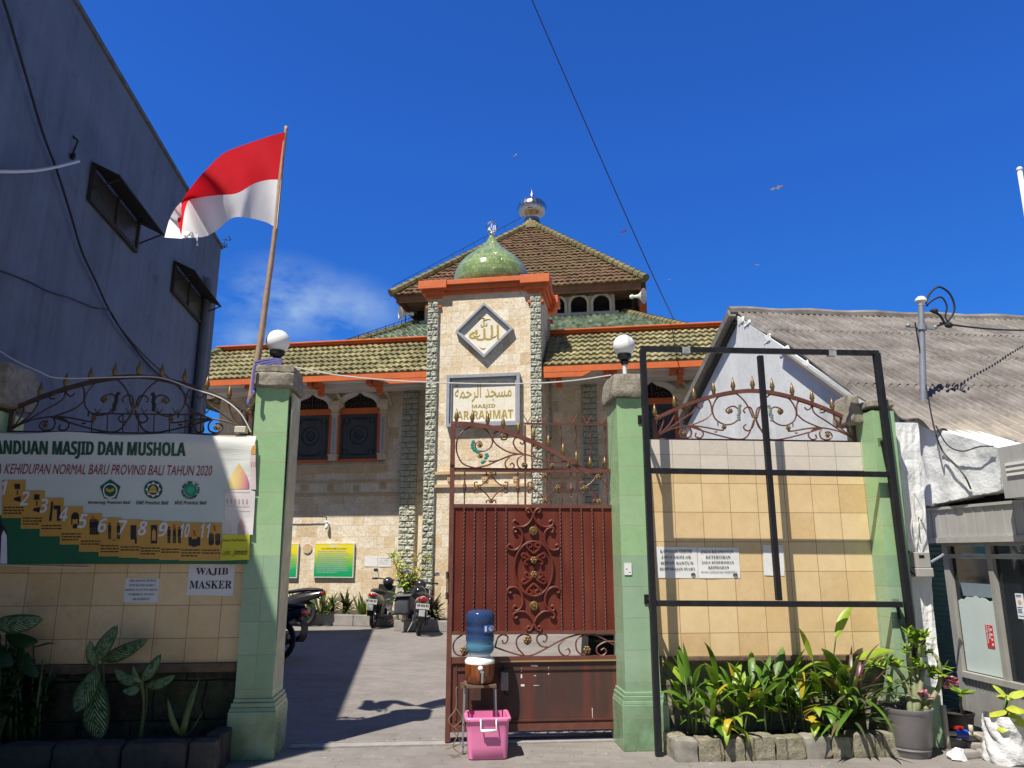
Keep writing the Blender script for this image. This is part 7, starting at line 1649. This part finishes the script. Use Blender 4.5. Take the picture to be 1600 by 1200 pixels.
LP_ = leaf_mat('purple_leaf', (.16, .035, .09), (.07, .03, .03)); LB = leaf_mat('brown_dry_leaf', (.28, .15, .06), (.15, .09, .04), .7); LRh = leaf_mat('dark_striped_leaf', (.05, .09, .035), (.09, .13, .06), tip=(.22, .08, .06))
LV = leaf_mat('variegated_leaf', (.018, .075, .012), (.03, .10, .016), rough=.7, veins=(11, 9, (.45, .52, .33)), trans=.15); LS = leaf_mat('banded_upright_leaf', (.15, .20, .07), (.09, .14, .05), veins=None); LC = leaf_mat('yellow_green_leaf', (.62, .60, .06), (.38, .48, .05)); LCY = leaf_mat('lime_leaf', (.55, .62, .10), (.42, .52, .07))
STEM = solid('green_stem', (.10, .15, .05), .6, var=.3); WOOD = solid('grey_green_bark', (.22, .21, .13), .75, var=.35, bump=.4)
def leaf(mb, p, az, el, L, w, bend=.6, mat=0, n=7, fold=.15, tw=0, shape='lance'):
    """one leaf blade as a folded, drooping strip"""
    p = Vector(p); d = Vector((math.cos(az) * math.cos(el), math.sin(az) * math.cos(el), math.sin(el))); side = Vector((-math.sin(az), math.cos(az), 0))
    if tw: side = (Matrix.Rotation(tw, 3, d) @ side)
    rows = []; q = p.copy(); e = el
    for i in range(n + 1):
        t = i / n
        if shape == 'lance': ww = w * (math.sin(math.pi * min(1, t * .92 + .08)) ** .75) * (1 if t < .99 else 0)
        elif shape == 'strap': ww = w * min(1, (1 - t) * 3.0) ** .8 * (.75 + .25 * math.sin(math.pi * t))
        elif shape == 'paddle': ww = w * (math.sin(math.pi * min(1, max(0, t) * .96 + .04)) ** .55)
        dd = Vector((math.cos(az) * math.cos(e), math.sin(az) * math.cos(e), math.sin(e))); up = side.cross(dd).normalized()
        ww = max(ww, .0008); rows.append([q - side * ww / 2 + up * fold * ww, q + up * 0 + Vector((0, 0, 0)), q + side * ww / 2 + up * fold * ww])
        q = q + dd * (L / n); e -= bend * (1.6 * t) / n * 2
    cm = mb.cm; mb.cm = mat; mb.grid(rows, uv=True); mb.cm = cm
    return q
def world_of(fr, x, y, z=0): return fr.o + fr.x * x + fr.y * y + Vector((0, 0, z))
def clump(label, p, fn, seed, name='plant', cat='plant', group=None):
    random.seed(seed); t = thing(name, label, cat, WORLD, p, group, own=True); fn(t); return t
def canna(t, n=9, h=.62, spread=.12, mats=(LG, LG2, LY), L=(.20, .36), w=(.045, .085), yellow=.07):
    sm = MB(); lm = MB()
    for i in range(n):
        a = U(0, 6.28); r = U(0, spread); b = Vector((r * math.cos(a), r * math.sin(a), 0)); hh = h * U(.45, 1.0); tp = b + Vector((U(-.08, .08), U(-.06, .05), hh)); sm.tube([b, b.lerp(tp, .5) + Vector((U(-.02, .02), 0, 0)), tp], [.010, .008, .005], 5)
        for k in range(random.choice((4, 5, 6))):
            f = U(.45, 1.0); q = b.lerp(tp, f); az = U(0, 6.28)
            leaf(lm, q, az, U(.5, 1.45) if f > .6 else U(-.2, 1.1), U(*L), U(*w), U(.1, 1.3), 2 if U(0, 1) < yellow else (1 if U(0, 1) < .45 else 0), tw=U(-.5, .5))
    sm.build('stem', STEM, t, smooth=True); lm.build('foliage', list(mats), t, smooth=True)
def rhoeo(t, n=46, L=(.28, .46), w=.05, mats=(LRh, LG, LP_)):
    lm = MB()
    for i in range(n):
        el = U(-.25, 1.3); az = U(0, 6.28); leaf(lm, (U(-.04, .04), U(-.04, .04), U(.05, .28)), az, el, U(*L), w * U(.7, 1.15), U(.2, 1.2), 2 if el > 1.0 and i % 2 else (0 if i % 3 else 1), shape='strap', n=8)
    lm.build('foliage', list(mats), t, smooth=True)
def snake(t, n=9, h=.4, w=.05, mats=(LS, LG, LCY)):
    lm = MB()
    for i in range(n): leaf(lm, (U(-.10, .10), U(-.08, .08), 0), U(0, 6.28), U(1.05, 1.5), h * U(.5, 1.05), w * U(.7, 1.1), U(-.1, .25), random.choice((0, 0, 1, 2)), shape='strap', tw=U(-1.4, 1.4), n=6)
    lm.build('foliage', list(mats), t, smooth=True)
# ---- right bed
def bed_pt(u, y): x = F.hit(u, 1120, y)[0]; return world_of(F, x, y, .10)
kx0 = F.hit(1052, 1150, -.36)[0]; kx1 = F.hit(1424, 1150, -.36)[0]
cb = thing('planter_kerb', 'low kerb of rough pale stone blocks around the sunlit bed', 'kerb', F, ((kx0 + kx1) / 2, -.36, 0))
x = kx0; i = 0; random.seed(4)
while x < kx1 - .05:
    w = U(.17, .26); w = min(w, kx1 - x); mb = MB(); rough_block(mb, x + .004, x + w - .004, -.40, -.24, -.02, .17 + U(-.012, .012), 0, .012, 6); mb.build('block', MT['rubble'] if i % 5 else solid('warm_grey_block', (.30, .28, .24), .9, var=.35, scale=14, bump=.6), cb, smooth=False, auto=35); x += w; i += 1
for k in range(2): mb = MB(); rough_block(mb, kx0 + .0, kx0 + .15, -.235 + .17 * k, -.07 + .15 * k, -.02, .16, 0, .012, 6); mb.build('block', MT['rubble'], cb, auto=35)
mb = MB(); rows = [[(kx0 + .12 + (kx1 - kx0 - .12) * j / 30, -.26 + .34 * i / 5, .11 + .02 * noise.noise(Vector((j * .7, i * .9, 2)))) for j in range(31)] for i in range(6)]; mb.grid(rows); struct(mb.build('soil', MT['soil'], fr=F, smooth=True))
RB = 'plants in the sunlit bed'
clump('bushy green broad-leaved plant at the left end of the sunlit bed', bed_pt(1092, -.12), lambda t: canna(t, 7, .56, .15), 11, group=RB)
clump('green broad-leaved plant with tall pointed leaves, second from the left in the sunlit bed', bed_pt(1150, -.05), lambda t: canna(t, 8, .60, .14), 12, group=RB)
clump('dark green plant left of the middle of the sunlit bed', bed_pt(1200, -.12), lambda t: canna(t, 6, .48, .14, mats=(LG, LG, LY)), 23, group=RB)
clump('lighter green leafy plant in the middle of the sunlit bed', bed_pt(1245, -.06), lambda t: canna(t, 7, .52, .13, yellow=.1), 14, group=RB)
def tall(t):
    sm = MB(); lm = MB()
    for (dx, dz, az, el, L) in ((-.1, .62, 2.6, 1.35, .27), (.12, .80, .35, 1.0, .34), (.28, .62, .1, .3, .36), (.22, .55, 3.0, .15, .38)):
        sm.tube(cr([(0, 0, 0), (dx * .4, -.02, dz * .5), (dx, -.05, dz)], 4), .006, 5); leaf(lm, (dx, -.05, dz), az, el, L, .075, .4, 1, tw=.9)
    for k in range(9): b = (U(-.12, .12), U(-.08, .08), 0); sm.tube([b, (b[0] + U(-.1, .1), -.05, U(.3, .55))], .008, 5); leaf(lm, (b[0], -.05, U(.25, .5)), U(3.6, 5.8), U(.1, 1.3), U(.22, .34), .085, U(.3, 1), 2 if k in (2, 6) else (k % 2), tw=U(-.4, .4))
    sm.build('stem', STEM, t, smooth=True); lm.build('foliage', [LG, LG2, LY], t, smooth=True)
clump('tallest plant of the sunlit bed, two long leaf stalks rising against the cream wall', bed_pt(1292, -.08), tall, 15, group=RB)
clump('spiky dark rosette plant with purple heart at the right end of the bed', bed_pt(1335, -.22) + Vector((0, 0, .10)), lambda t: rhoeo(t, 90, (.34, .60), .042), 16, group=RB)
clump('small drooping plant hanging over the left part of the stone kerb', bed_pt(1140, -.26), lambda t: (lambda lm: ([leaf(lm, (U(-.06, .06), -.02, U(.12, .2)), -1.57 + U(-.9, .9), U(-.2, .7), U(.25, .34), .06, U(1.2, 2.2), 2 if i == 3 else 1, n=8) for i in range(7)], lm.build('foliage', [LG, LG2, LY], t, smooth=True)))(MB()), 18, group=RB)
clump('low leafy plant drooping over the kerb below the tall stalks', bed_pt(1285, -.24), lambda t: (lambda lm: ([leaf(lm, (U(-.1, .1), -.02, U(.12, .3)), -1.57 + U(-1.2, 1.2), U(-.2, .8), U(.22, .32), .075, U(1.0, 2.0), 2 if i == 2 else i % 2, n=8) for i in range(8)], lm.build('foliage', [LG, LG2, LY], t, smooth=True)))(MB()), 19, group=RB)
# dry leaf on the street
(x_, y_) = F.hitz(1285, 1186); mb = MB(); leaf(mb, world_of(F, x_, y_, .02), .2, .15, .12, .045, -.4, 0); mb.grid([[Vector((0, 0, 0)) + world_of(F, x_ - .14, y_ + .01, .01), world_of(F, x_ - .02, y_, .02)], [world_of(F, x_ - .14, y_ + .014, .012), world_of(F, x_ - .02, y_ + .004, .024)]], uv=True)
tag(mb.build('fallen_leaf', LB), 'curled dry leaf on the paving in front of the stone kerb', 'leaf')
# ---- left bed in the shade
lx1 = F.hit(345, 1170, -.30)[0]; lx0 = F.hit(-90, 1170, -.30)[0]
kb = thing('planter_kerb', 'dark stone kerb of the shaded bed at the lower left', 'kerb', F, ((lx0 + lx1) / 2, -.35, 0)); x = lx0
while x < lx1 - .05:
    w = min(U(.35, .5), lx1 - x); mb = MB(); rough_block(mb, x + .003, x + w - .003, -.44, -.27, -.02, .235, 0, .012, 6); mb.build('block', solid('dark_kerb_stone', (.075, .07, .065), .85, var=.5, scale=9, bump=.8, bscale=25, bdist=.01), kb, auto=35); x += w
mb = MB(); rough_block(mb, lx1 - .13, lx1 + .01, -.265, .06, -.02, .25, 0, .012, 6); mb.build('block', solid('dark_kerb_stone', (.1, .1, .1)), kb, auto=35)
mb = MB(); rows = [[(lx0 + (lx1 - lx0 - .1) * j / 40, -.27 + .36 * i / 5, .17 + .03 * noise.noise(Vector((j * .6, i * .9, 8)))) for j in range(41)] for i in range(6)]; mb.grid(rows); struct(mb.build('soil', MT['soil'], fr=F, smooth=True))
def lp(u, v, y): q = F.hit(u, v, y); return Vector((q[0], y, q[1]))
def pix_leaves(L_, mats, name, label, base, group, w_default=.12, y=-.15):
    """leaves measured in the photograph: (u0,v0,u1,v1,width m, mat)"""
    b = lp(base[0], base[1], y); wb = world_of(F, b.x, b.y, .17); t = thing(name, label, 'plant', WORLD, wb, group, own=True)
    sm = MB(); lm = MB()
    for i, (u0, v0, u1, v1, w, m_) in enumerate(L_):
        yy = y + (-.10, .05, -.04, .0)[i % 4]; a = lp(u0, v0, yy); c = lp(u1, v1, yy - (.08 if v1 > v0 else .02)); A_ = world_of(F, *a) - wb; C_ = world_of(F, *c) - wb; d = (C_ - A_); L = d.length; nrm_ = Vector((.05, -1, .35)).normalized(); side = d.cross(nrm_).normalized(); nn = side.cross(d).normalized()
        rows = []; n = 9
        for k in range(n + 1):
            f = k / n; ww = w * (math.sin(math.pi * min(1, f * .95 + .05)) ** .6); ww = max(ww, .002); arch = nn * (.12 * L * math.sin(math.pi * f)) + Vector((0, 0, -.03 * math.sin(math.pi * f))); c0 = A_ + d * f - arch * (1 if nn.y > 0 else -1)
            rows.append([c0 - side * ww / 2 - nn * ww * .12 * (1 if nn.y < 0 else -1), c0 - side * ww * .25, c0, c0 + side * ww * .25, c0 + side * ww / 2 - nn * ww * .12 * (1 if nn.y < 0 else -1)])
        lm.cm = m_; lm.grid(rows, uv=True); sm.tube(cr([Vector((U(-.02, .02), 0, 0)), (A_ * .5) + Vector((0, .04, .04)), A_], 4), .008, 5)
    sm.build('stem', STEM, t, smooth=True); lm.build('foliage', mats, t, smooth=True); return t
LBG = 'plants in the shaded bed'
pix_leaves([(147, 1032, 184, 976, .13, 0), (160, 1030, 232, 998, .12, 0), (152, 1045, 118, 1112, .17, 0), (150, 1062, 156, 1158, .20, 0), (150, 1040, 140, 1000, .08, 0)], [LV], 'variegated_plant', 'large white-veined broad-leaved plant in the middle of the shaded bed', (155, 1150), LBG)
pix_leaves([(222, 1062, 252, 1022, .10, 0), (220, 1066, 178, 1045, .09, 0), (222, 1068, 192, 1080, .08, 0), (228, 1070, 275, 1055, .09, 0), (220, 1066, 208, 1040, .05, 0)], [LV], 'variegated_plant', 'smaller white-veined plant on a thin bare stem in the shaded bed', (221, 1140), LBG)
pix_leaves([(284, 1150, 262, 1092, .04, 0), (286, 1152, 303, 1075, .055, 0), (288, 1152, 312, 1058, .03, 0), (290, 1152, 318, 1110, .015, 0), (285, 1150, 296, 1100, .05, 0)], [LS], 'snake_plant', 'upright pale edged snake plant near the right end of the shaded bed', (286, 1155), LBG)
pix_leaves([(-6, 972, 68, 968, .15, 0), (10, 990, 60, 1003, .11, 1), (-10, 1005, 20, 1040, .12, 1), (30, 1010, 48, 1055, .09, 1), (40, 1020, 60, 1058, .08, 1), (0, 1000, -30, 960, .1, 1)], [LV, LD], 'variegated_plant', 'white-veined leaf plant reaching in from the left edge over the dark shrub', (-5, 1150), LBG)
def dark_shrub(t):
    sm = MB(); lm = MB()
    for i in range(16):
        b = Vector((U(-.18, .2), U(-.08, .1), 0)); tp = b + Vector((U(-.1, .1), U(-.1, .05), U(.4, .78))); sm.tube([b, tp], [.012, .006], 5)
        for k in range(8): leaf(lm, b.lerp(tp, U(.3, 1)), U(0, 6.28), U(-.5, .9), U(.12, .2), U(.06, .09), U(.3, 1.2), k % 2, n=5)
    sm.build('stem', STEM, t, smooth=True); lm.build('foliage', [LD, LD], t, smooth=True)
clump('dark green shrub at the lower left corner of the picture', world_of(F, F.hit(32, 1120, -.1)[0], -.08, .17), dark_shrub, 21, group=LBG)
mb = MB(); (x_, y_) = F.hitz(380, 1186); rough_block(mb, x_ - .11, x_ + .12, y_ - .02, y_ + .12, -.01, .075, .012, .012, 6); tag(mb.build('loose_stone', MT['capstone'], fr=F, auto=40), 'flat grey stone lying at the foot of the left pillar', 'stone')
# ---- mosque bed: kerbs and plants
(mxa, mya) = MQ.hitz(440, 979); (mxb, _) = MQ.hitz(622, 979); (_, ymb) = MQ.hitz(560, 978.5); (_, ymb2) = MQ.hitz(660, 987); (mxc, _) = MQ.hitz(612, 987); (mxd, _) = MQ.hitz(722, 987)
def kerb(label, x0, x1, y, h):
    t = thing('planter_kerb', label, 'kerb', MQ, ((x0 + x1) / 2, y, 0)); n = max(1, int((x1 - x0) / .9)); 
    for i in range(n): mb = MB(); a = x0 + (x1 - x0) * i / n; b = x0 + (x1 - x0) * (i + 1) / n; mb.box(a + .004, b - .004, y, y + .13, 0, h); mb.build('slab', MT['concrete'], t, bevel=.012, seg=2)
kerb('long grey concrete kerb along the foot of the mosque wall', xL, mxb, ymb, .24); kerb('short grey concrete kerb stepping forward in front of the mosque tower', mxc, 8.0, ymb2, .22)
mb = MB(); mb.box(xL, mxc, ymb + .131, YW - .001, 0, .17); mb.box(mxc + .001, 8.0, ymb2 + .131, -.08, 0, .16); struct(mb.build('bed_soil', MT['soil'], fr=MQ))
MG = 'plants along the mosque wall'; random.seed(5)
desc = ['at the left end of the mosque bed beside the gate pillar', 'under the gap between the two green boards', 'below the left edge of the green rules board', 'below the middle of the green rules board', 'below the right edge of the green rules board', 'behind the rear wheel of the grey motorcycle', 'just right of the grey motorcycle', 'left of the flowering bush']
for i, u in enumerate((468, 492, 513, 531, 548, 566, 596, 612)):
    x = MQ.hitz(u, 968)[0]; p = world_of(MQ, x, ymb + .45 + .1 * (i % 2), .17); clump('upright spiky plant ' + desc[i], p, (lambda t: snake(t, 20, .62, .07)) if i not in (4, 5) else (lambda t: rhoeo(t, 40, (.3, .5), .06, (LRh, LS, LP_))), 40 + i, group=MG)
for i, (u, ds) in enumerate(((676, 'dark reddish spiky plant right of the helmet motorcycle'), (688, 'dark spiky plant in front of the tower corner'), (700, 'dark spiky plant beside the gate post'), (662, 'low green spiky plant behind the helmet motorcycle'))):
    x = MQ.hitz(u, 975)[0]; p = world_of(MQ, x, ymb2 + .42, .2); clump(ds, p, lambda t: rhoeo(t, 60, (.32, .56), .06, (LRh, LD, LP_)), 60 + i, group=MG)
def croton(t):
    sm = MB(); lm = MB()
    for i in range(14):
        b = Vector((U(-.05, .05), U(-.05, .05), .25)); tp = b + Vector((U(-.42, .42), U(-.2, .2), U(.3, 1.15))); sm.tube([b, b.lerp(tp, .5) + Vector((0, 0, .05)), tp], [.014, .010, .005], 5)
        for k in range(26):
            q = b.lerp(tp, U(.35, 1.05)) + Vector((U(-.07, .07), U(-.07, .07), U(-.05, .08))); leaf(lm, q, U(0, 6.28), U(-.5, 1.0), U(.09, .17), U(.035, .055), U(.2, 1), random.choice((0, 0, 0, 1, 1, 2)), n=4)
    for k in range(5): leaf(lm, (U(-.3, .05), -.1, U(.35, .7)), U(2.5, 4), U(-.2, .5), .34, .2, .5, 2, n=5)
    sm.build('stem', WOOD, t, smooth=True); lm.build('foliage', [LC, LCY, LG], t, smooth=True)
    fm = MB()
    for k in range(12): q = (U(-.35, .35), -.15, U(.6, 1.35)); [leaf(fm, q, a, .4, .05, .03, .2, n=3) for a in (0, 1.2, 2.4, 3.6, 4.8)]
    fm.build('flower', leaf_mat('orange_petal', (.75, .22, .04), (.7, .12, .03)), t, smooth=True)
x = MQ.hitz(637, 984)[0]; pc = world_of(MQ, x, ymb2 - .10, 0)
clump('yellow-green bush with orange flowers against the stone pilaster', world_of(MQ, x, ymb2 + .35, .30), croton, 71, name='flowering_bush', cat='bush')
pt2 = thing('fluted_pot', 'small cream fluted pot on the kerb below the flowering bush', 'pot', WORLD, world_of(MQ, x, ymb2 + .06, .22), own=True)
mb = MB(); rows = [[(r * (1 + .04 * math.cos(12 * q)) * math.cos(q), r * (1 + .04 * math.cos(12 * q)) * math.sin(q), z) for q in [2 * math.pi * k / 72 for k in range(73)]] for (r, z) in ((.08, 0), (.11, .05), (.12, .2), (.13, .26), (.11, .26), (.10, .2), (0, .18))]; mb.grid(rows, flip=True); mb.build('body', solid('cream_fluted', (.62, .55, .42), .6), pt2, smooth=True)
# ---- potted plants at the right
def pot(name, label, c, r0, r1, h, mat, bands=()):
    t = thing(name, label, 'pot', WORLD, c, own=True)
    pr = [(0, .0), (r0 * .96, 0), (r0, .015)]
    for f in (.12, .16, .2, .24): pr.append((r0 + (r1 - r0) * f + (.008 if f in bands else 0), h * f))
    pr += [(r0 + (r1 - r0) * .86, h * .86), (r1 * 1.0, h * .9), (r1 * 1.04, h * .94), (r1 * 1.05, h), (r1 * .96, h), (r1 * .93, h * .9), (0, h * .88)]
    mb = MB(); mb.lathe(pr, n=32); mb.build('body', mat, t, auto=40)
    mb = MB(); mb.lathe([(r1 * .92, h * .89), (r1 * .5, h * .91), (0, h * .92)], n=20); mb.build('soil', MT['soil'], t); return t
cpt = at(1440, 1160, 6.3); d = ray(1440, 1188); t_ = -EYE / d.z; pg = CAM + d * t_; sc_ = (pg.y * .975 - .36) / FPX
pp = Vector((pg.x, pg.y + .15, 0)); r1_ = 37.5 * sc_ * 1.0; hp = 68 * sc_
pot('large_pot', 'large grey plastic plant pot with ribbed bands near the foot of the right pillar', pp, 28 * sc_, r1_, .37, M('dusty_grey_plastic', (.22, .21, .21), .42, col2=(.15, .14, .14), scale=5, dirtz=(0, .12)), (.16, .24))
def adenium(t):
    sm = MB(); lm = MB(); fm = MB(); tips = []
    def S(u, v, y=0.0): q = at(u, v, pp.y + y) - (pp + Vector((0, 0, .33))); return q
    for pth, r in (([(1424, 1122), (1420, 1090), (1412, 1062), (1400, 1045), (1388, 1036)], .03), ([(1428, 1122), (1430, 1085), (1424, 1050), (1420, 1025), (1423, 1008), (1430, 1000)], .034), ([(1432, 1122), (1436, 1080), (1434, 1045), (1438, 1010), (1444, 990)], .032), ([(1440, 1120), (1455, 1095), (1468, 1070), (1469, 1045), (1462, 1025), (1450, 1015)], .026), ([(1432, 1115), (1440, 1060), (1446, 1035)], .03), ([(1450, 1122), (1453, 1105), (1450, 1092)], .012), ([(1405, 1095), (1395, 1090), (1388, 1078)], .012), ([(1412, 1062), (1416, 1075), (1420, 1068)], .01)):
        P_ = cr([S(u, v, (i % 3 - 1) * .04) for i, (u, v) in enumerate(pth)], 4); sm.tube(P_, [r * (1 - .6 * i / (len(P_) - 1)) for i in range(len(P_))], 7); tips.append(P_[-1])
    def tuft(c, n, L=.09):
        for k in range(n): leaf(lm, c + Vector((U(-.02, .02), U(-.02, .02), U(-.02, .02))), U(0, 6.28), U(-.2, 1.2), L * U(.7, 1.2), .035, U(.2, 1), random.choice((0, 1, 1)), n=4)
    for (u, v, n, s_) in ((1368, 1040, 26, .05), (1388, 1034, 22, .04), (1402, 1038, 20, .04), (1424, 990, 34, .05), (1434, 1004, 40, .05), (1440, 988, 30, .05), (1428, 1024, 34, .05), (1446, 1020, 24, .04), (1462, 1045, 26, .04), (1474, 1052, 22, .04), (1466, 1060, 16, .04), (1392, 1070, 12, .03), (1386, 1078, 10, .03), (1412, 1072, 16, .03), (1438, 1046, 20, .04), (1440, 1110, 12, .03)):
        for j in range(max(1, n // 9)): tuft(S(u, v, U(-.06, .06)) + Vector((U(-s_, s_), 0, U(-s_, s_))), 8)
    for (u, v, n) in ((1484, 1062, 11), (1489, 1068, 9), (1480, 1072, 6), (1443, 1082, 5), (1450, 1086, 5)):
        for j in range(n):
            c = S(u, v, -.05) + Vector((U(-.03, .03), U(-.02, .02), U(-.025, .025)))
            for a in range(5): leaf(fm, c, a * 1.256 + U(0, 1), .35, .028, .024, .2, j % 3 == 0, n=3)
    sm.build('stem', M('swollen_grey_green_stem', (.24, .26, .14), .6, col2=(.15, .17, .08), scale=8, bump=.3), t, smooth=True); lm.build('foliage', [LG, LG2], t, smooth=True); fm.build('blossom', [leaf_mat('pink_petal', (.72, .12, .28), (.75, .25, .4)), leaf_mat('pale_petal', (.8, .62, .68), (.8, .5, .6))], t, smooth=True)
clump('twisted-stem plant with small leaves and pink flowers in the large grey pot', pp + Vector((0, 0, .33)), adenium, 81, name='potted_plant')
d = ray(1512, 1163); t_ = -EYE / d.z; p2_ = CAM + d * t_ + Vector((0, .1, 0))
pot('small_pot', 'small black plant pot beside the shutter', p2_ + Vector((0, 0, .04)), .10, .13, .2, MT['black_plastic'])
def young(t):
    sm = MB(); lm = MB(); sm.tube([(0, 0, 0), (-.01, 0, .1), (0, 0, .19)], [.014, .012, .01], 6)
    for k in range(11): leaf(lm, (0, 0, .19), k * .6, U(.0, .7), .14, .05, .5, k % 2, n=5)
    sm.build('stem', WOOD, t, smooth=True); lm.build('foliage', [LG2, LG], t, smooth=True)
clump('young plant with one tuft of leaves in the small black pot', p2_ + Vector((.05, 0, .2)), young, 82, name='potted_plant')
mb = MB(); mb.box(-.3, .55, -.12, .2, 0, .05); d = ray(1500, 1180); pq = CAM + d * (-EYE / d.z)
for i, (u, v, w, dp_, z, rz) in enumerate(((1533, 1170, .22, .11, .0, .1), (1524, 1156, .22, .11, .055, .15), (1497, 1166, .22, .11, 0, .0), (1552, 1184, .22, .11, 0, -.3), (1510, 1184, .2, .1, 0, .3))):
    d = ray(u, v); q = CAM + d * ((z - EYE) / d.z); mb = MB(); mb.X = Matrix.Translation(q) @ Matrix.Rotation(rz, 4, 'Z'); rough_block(mb, -w / 2, w / 2, -dp_ / 2, dp_ / 2, 0.001, .053, 0, .004, 5)
    tag(mb.build('paving_brick', MT['concrete'], auto=40), ['grey brick in front of the small black pot, under the topmost one', 'topmost grey brick of the pile beside the small black pot', 'grey brick at the left, between the large pot and the small pot', 'grey brick nearest the white sack', 'grey brick lying lowest, right of the large pot'][i], 'brick', 'loose bricks by the small pot')
d = ray(1494, 1150); q = CAM + d * ((.1 - EYE) / d.z)
pv = thing('water_pipe', 'pale pipes with a red and blue valve between the two pots', 'pipe', WORLD, (q.x, q.y, 0), own=True)
mb = MB(); mb.tube(cr([(-.08, 0, 0), (-.08, 0, .34)], 3), .022, 8); mb.tube([(-.08, 0, .12), (.14, -.02, .12), (.2, -.03, .1), (.2, -.03, 0)], .018, 8); mb.tube([(.12, -.02, .12), (.12, -.02, .19)], .018, 8); mb.build('pipe', solid('pvc_beige', (.52, .46, .38), .5), pv, smooth=True)
mb = MB(); mb.tube([(.0, 0, .12), (.09, -.01, .12)], .034, 10); mb.build('blue_valve', solid('valve_blue', (.02, .08, .55), .3), pv, auto=40); mb = MB(); mb.box(-.02, .06, -.02, .02, .158, .175); mb.build('red_handle', solid('valve_red', (.6, .02, .03), .3), pv)
d = ray(1583, 1198); q = CAM + d * (-EYE / d.z) + Vector((.05, .14, 0))
sk = thing('white_sack', 'crumpled white sack used as a planter at the lower right edge', 'sack', WORLD, (q.x, q.y, 0), own=True)
mb = MB(); rows = []
for i in range(15):
    z = i / 14; r = .155 * (1 + .05 * math.sin(z * 9)) * (1 - .18 * z); rows.append([((r + .014 * math.sin(7 * a + z * 11) + .012 * noise.noise(Vector((a * 2, z * 9, 0)))) * math.cos(a), (r + .010 * math.sin(5 * a + z * 13) + .012 * noise.noise(Vector((a * 3, z * 14, 4)))) * math.sin(a), .34 * z + .012 * math.sin(a * 3 + z * 20)) for a in [2 * math.pi * k / 40 for k in range(41)]])
mb.grid(rows, flip=True); mb.build('body', solid('sack_white', (.68, .68, .69), .7, var=.15, bump=.9, bscale=14, bdist=.03), sk, smooth=True)
mb = MB(); mb.lathe([(.12, .31), (0, .33)], n=20); mb.build('soil', MT['soil'], sk)
def taro(t):
    lm = MB(); sm = MB()
    for (dx, dy, dz, az, el, L, w) in ((.0, -.05, .08, 3.3, -.1, .15, .12), (.05, -.08, .12, 4.4, .0, .16, .13), (.1, 0, .16, .4, .5, .18, .12), (.05, -.02, .18, 2.2, .9, .12, .09), (.12, -.06, .08, 5.4, .0, .2, .14), (-.02, -.06, .02, 3.9, -.5, .14, .11), (.08, .02, .14, 1.2, .4, .15, .12), (.05, -.05, .06, 4.8, -.4, .15, .12)):
        sm.tube([(0, 0, 0), (dx, dy, dz)], .008, 5); leaf(lm, (dx, dy, dz), az, el, L, w, .8, dz > .15, n=7, shape='paddle')
    sm.build('stem', STEM, t, smooth=True); lm.build('foliage', [LC, LCY], t, smooth=True)
clump('yellow-green broad-leaved plant growing in the white sack', q + Vector((0, 0, .31)), taro, 83, name='potted_plant')
d = ray(1497, 1187); q = CAM + d * (-EYE / d.z); mb = MB(); rough_block(mb, -.07, .07, -.05, .05, 0, .07, .02, .03, 8); tag(mb.build('plastic_bag', solid('clear_crumpled_plastic', (.7, .72, .74), .15), loc=(q.x, q.y, .001)), 'crumpled clear plastic bag on the ground right of the large grey pot', 'bag')
# sprig growing from the grey building
q = B.hit(345, 425, .2); pz = B.o + B.x * .05 + B.y * .2 + Vector((0, 0, q[1]))
def sprig(t):
    sm = MB(); lm = MB(); sm.tube([(0, 0, 0), (.12, 0, .14), (.3, .02, .24)], .008, 4); sm.tube([(.12, 0, .14), (.14, 0, .32)], .006, 4)
    for k in range(16): leaf(lm, Vector((U(.1, .34), 0, U(.14, .36))), U(0, 6.28), U(-.2, 1), .07, .035, .3, 0, n=3)
    sm.build('stem', WOOD, t); lm.build('foliage', [LD], t, smooth=True)
clump('tiny weed sprouting from the far corner of the grey building', pz, sprig, 90, name='weed')

# grit, leaf crumbs and small litter on the paving
random.seed(77); mb = MB()
for k in range(260):
    u = U(330, 1560); v = U(1165, 1199) if k % 3 else U(1120, 1199)
    d = ray(u, v); q = CAM + d * ((0 - EYE) / d.z); l = WORLD.loc(q); fl_ = F.loc(q)
    if fl_.y > -.02 and not (-1.75 < fl_.x < .9): continue
    r_ = U(.003, .011); mb.cm = k % 3; a = U(0, 3); mb.add([q + Vector((r_ * math.cos(a + j * 1.57) * U(.6, 1.4), r_ * math.sin(a + j * 1.57) * U(.6, 1.4), .002)) for j in range(4)] + [q + Vector((0, 0, r_ * U(.3, .8)))], [(0, 1, 4), (1, 2, 4), (2, 3, 4), (3, 0, 4)])
for k in range(90):
    q = world_of(F, U(-1.9, .9), U(.44, .6) + U(-.05, .05), 0); r_ = U(.004, .014); mb.cm = k % 3; a = U(0, 3); mb.add([q + Vector((r_ * math.cos(a + j * 1.57), r_ * math.sin(a + j * 1.57), .003)) for j in range(4)] + [q + Vector((0, 0, r_ * .5))], [(0, 1, 4), (1, 2, 4), (2, 3, 4), (3, 0, 4)])
g_ = mb.build('grit', [MT['concrete'], LB, solid('pale_chip', (.5, .47, .42), .8)]); tag(g_, 'scattered grit and leaf crumbs on the paving', 'grit', kind='stuff')
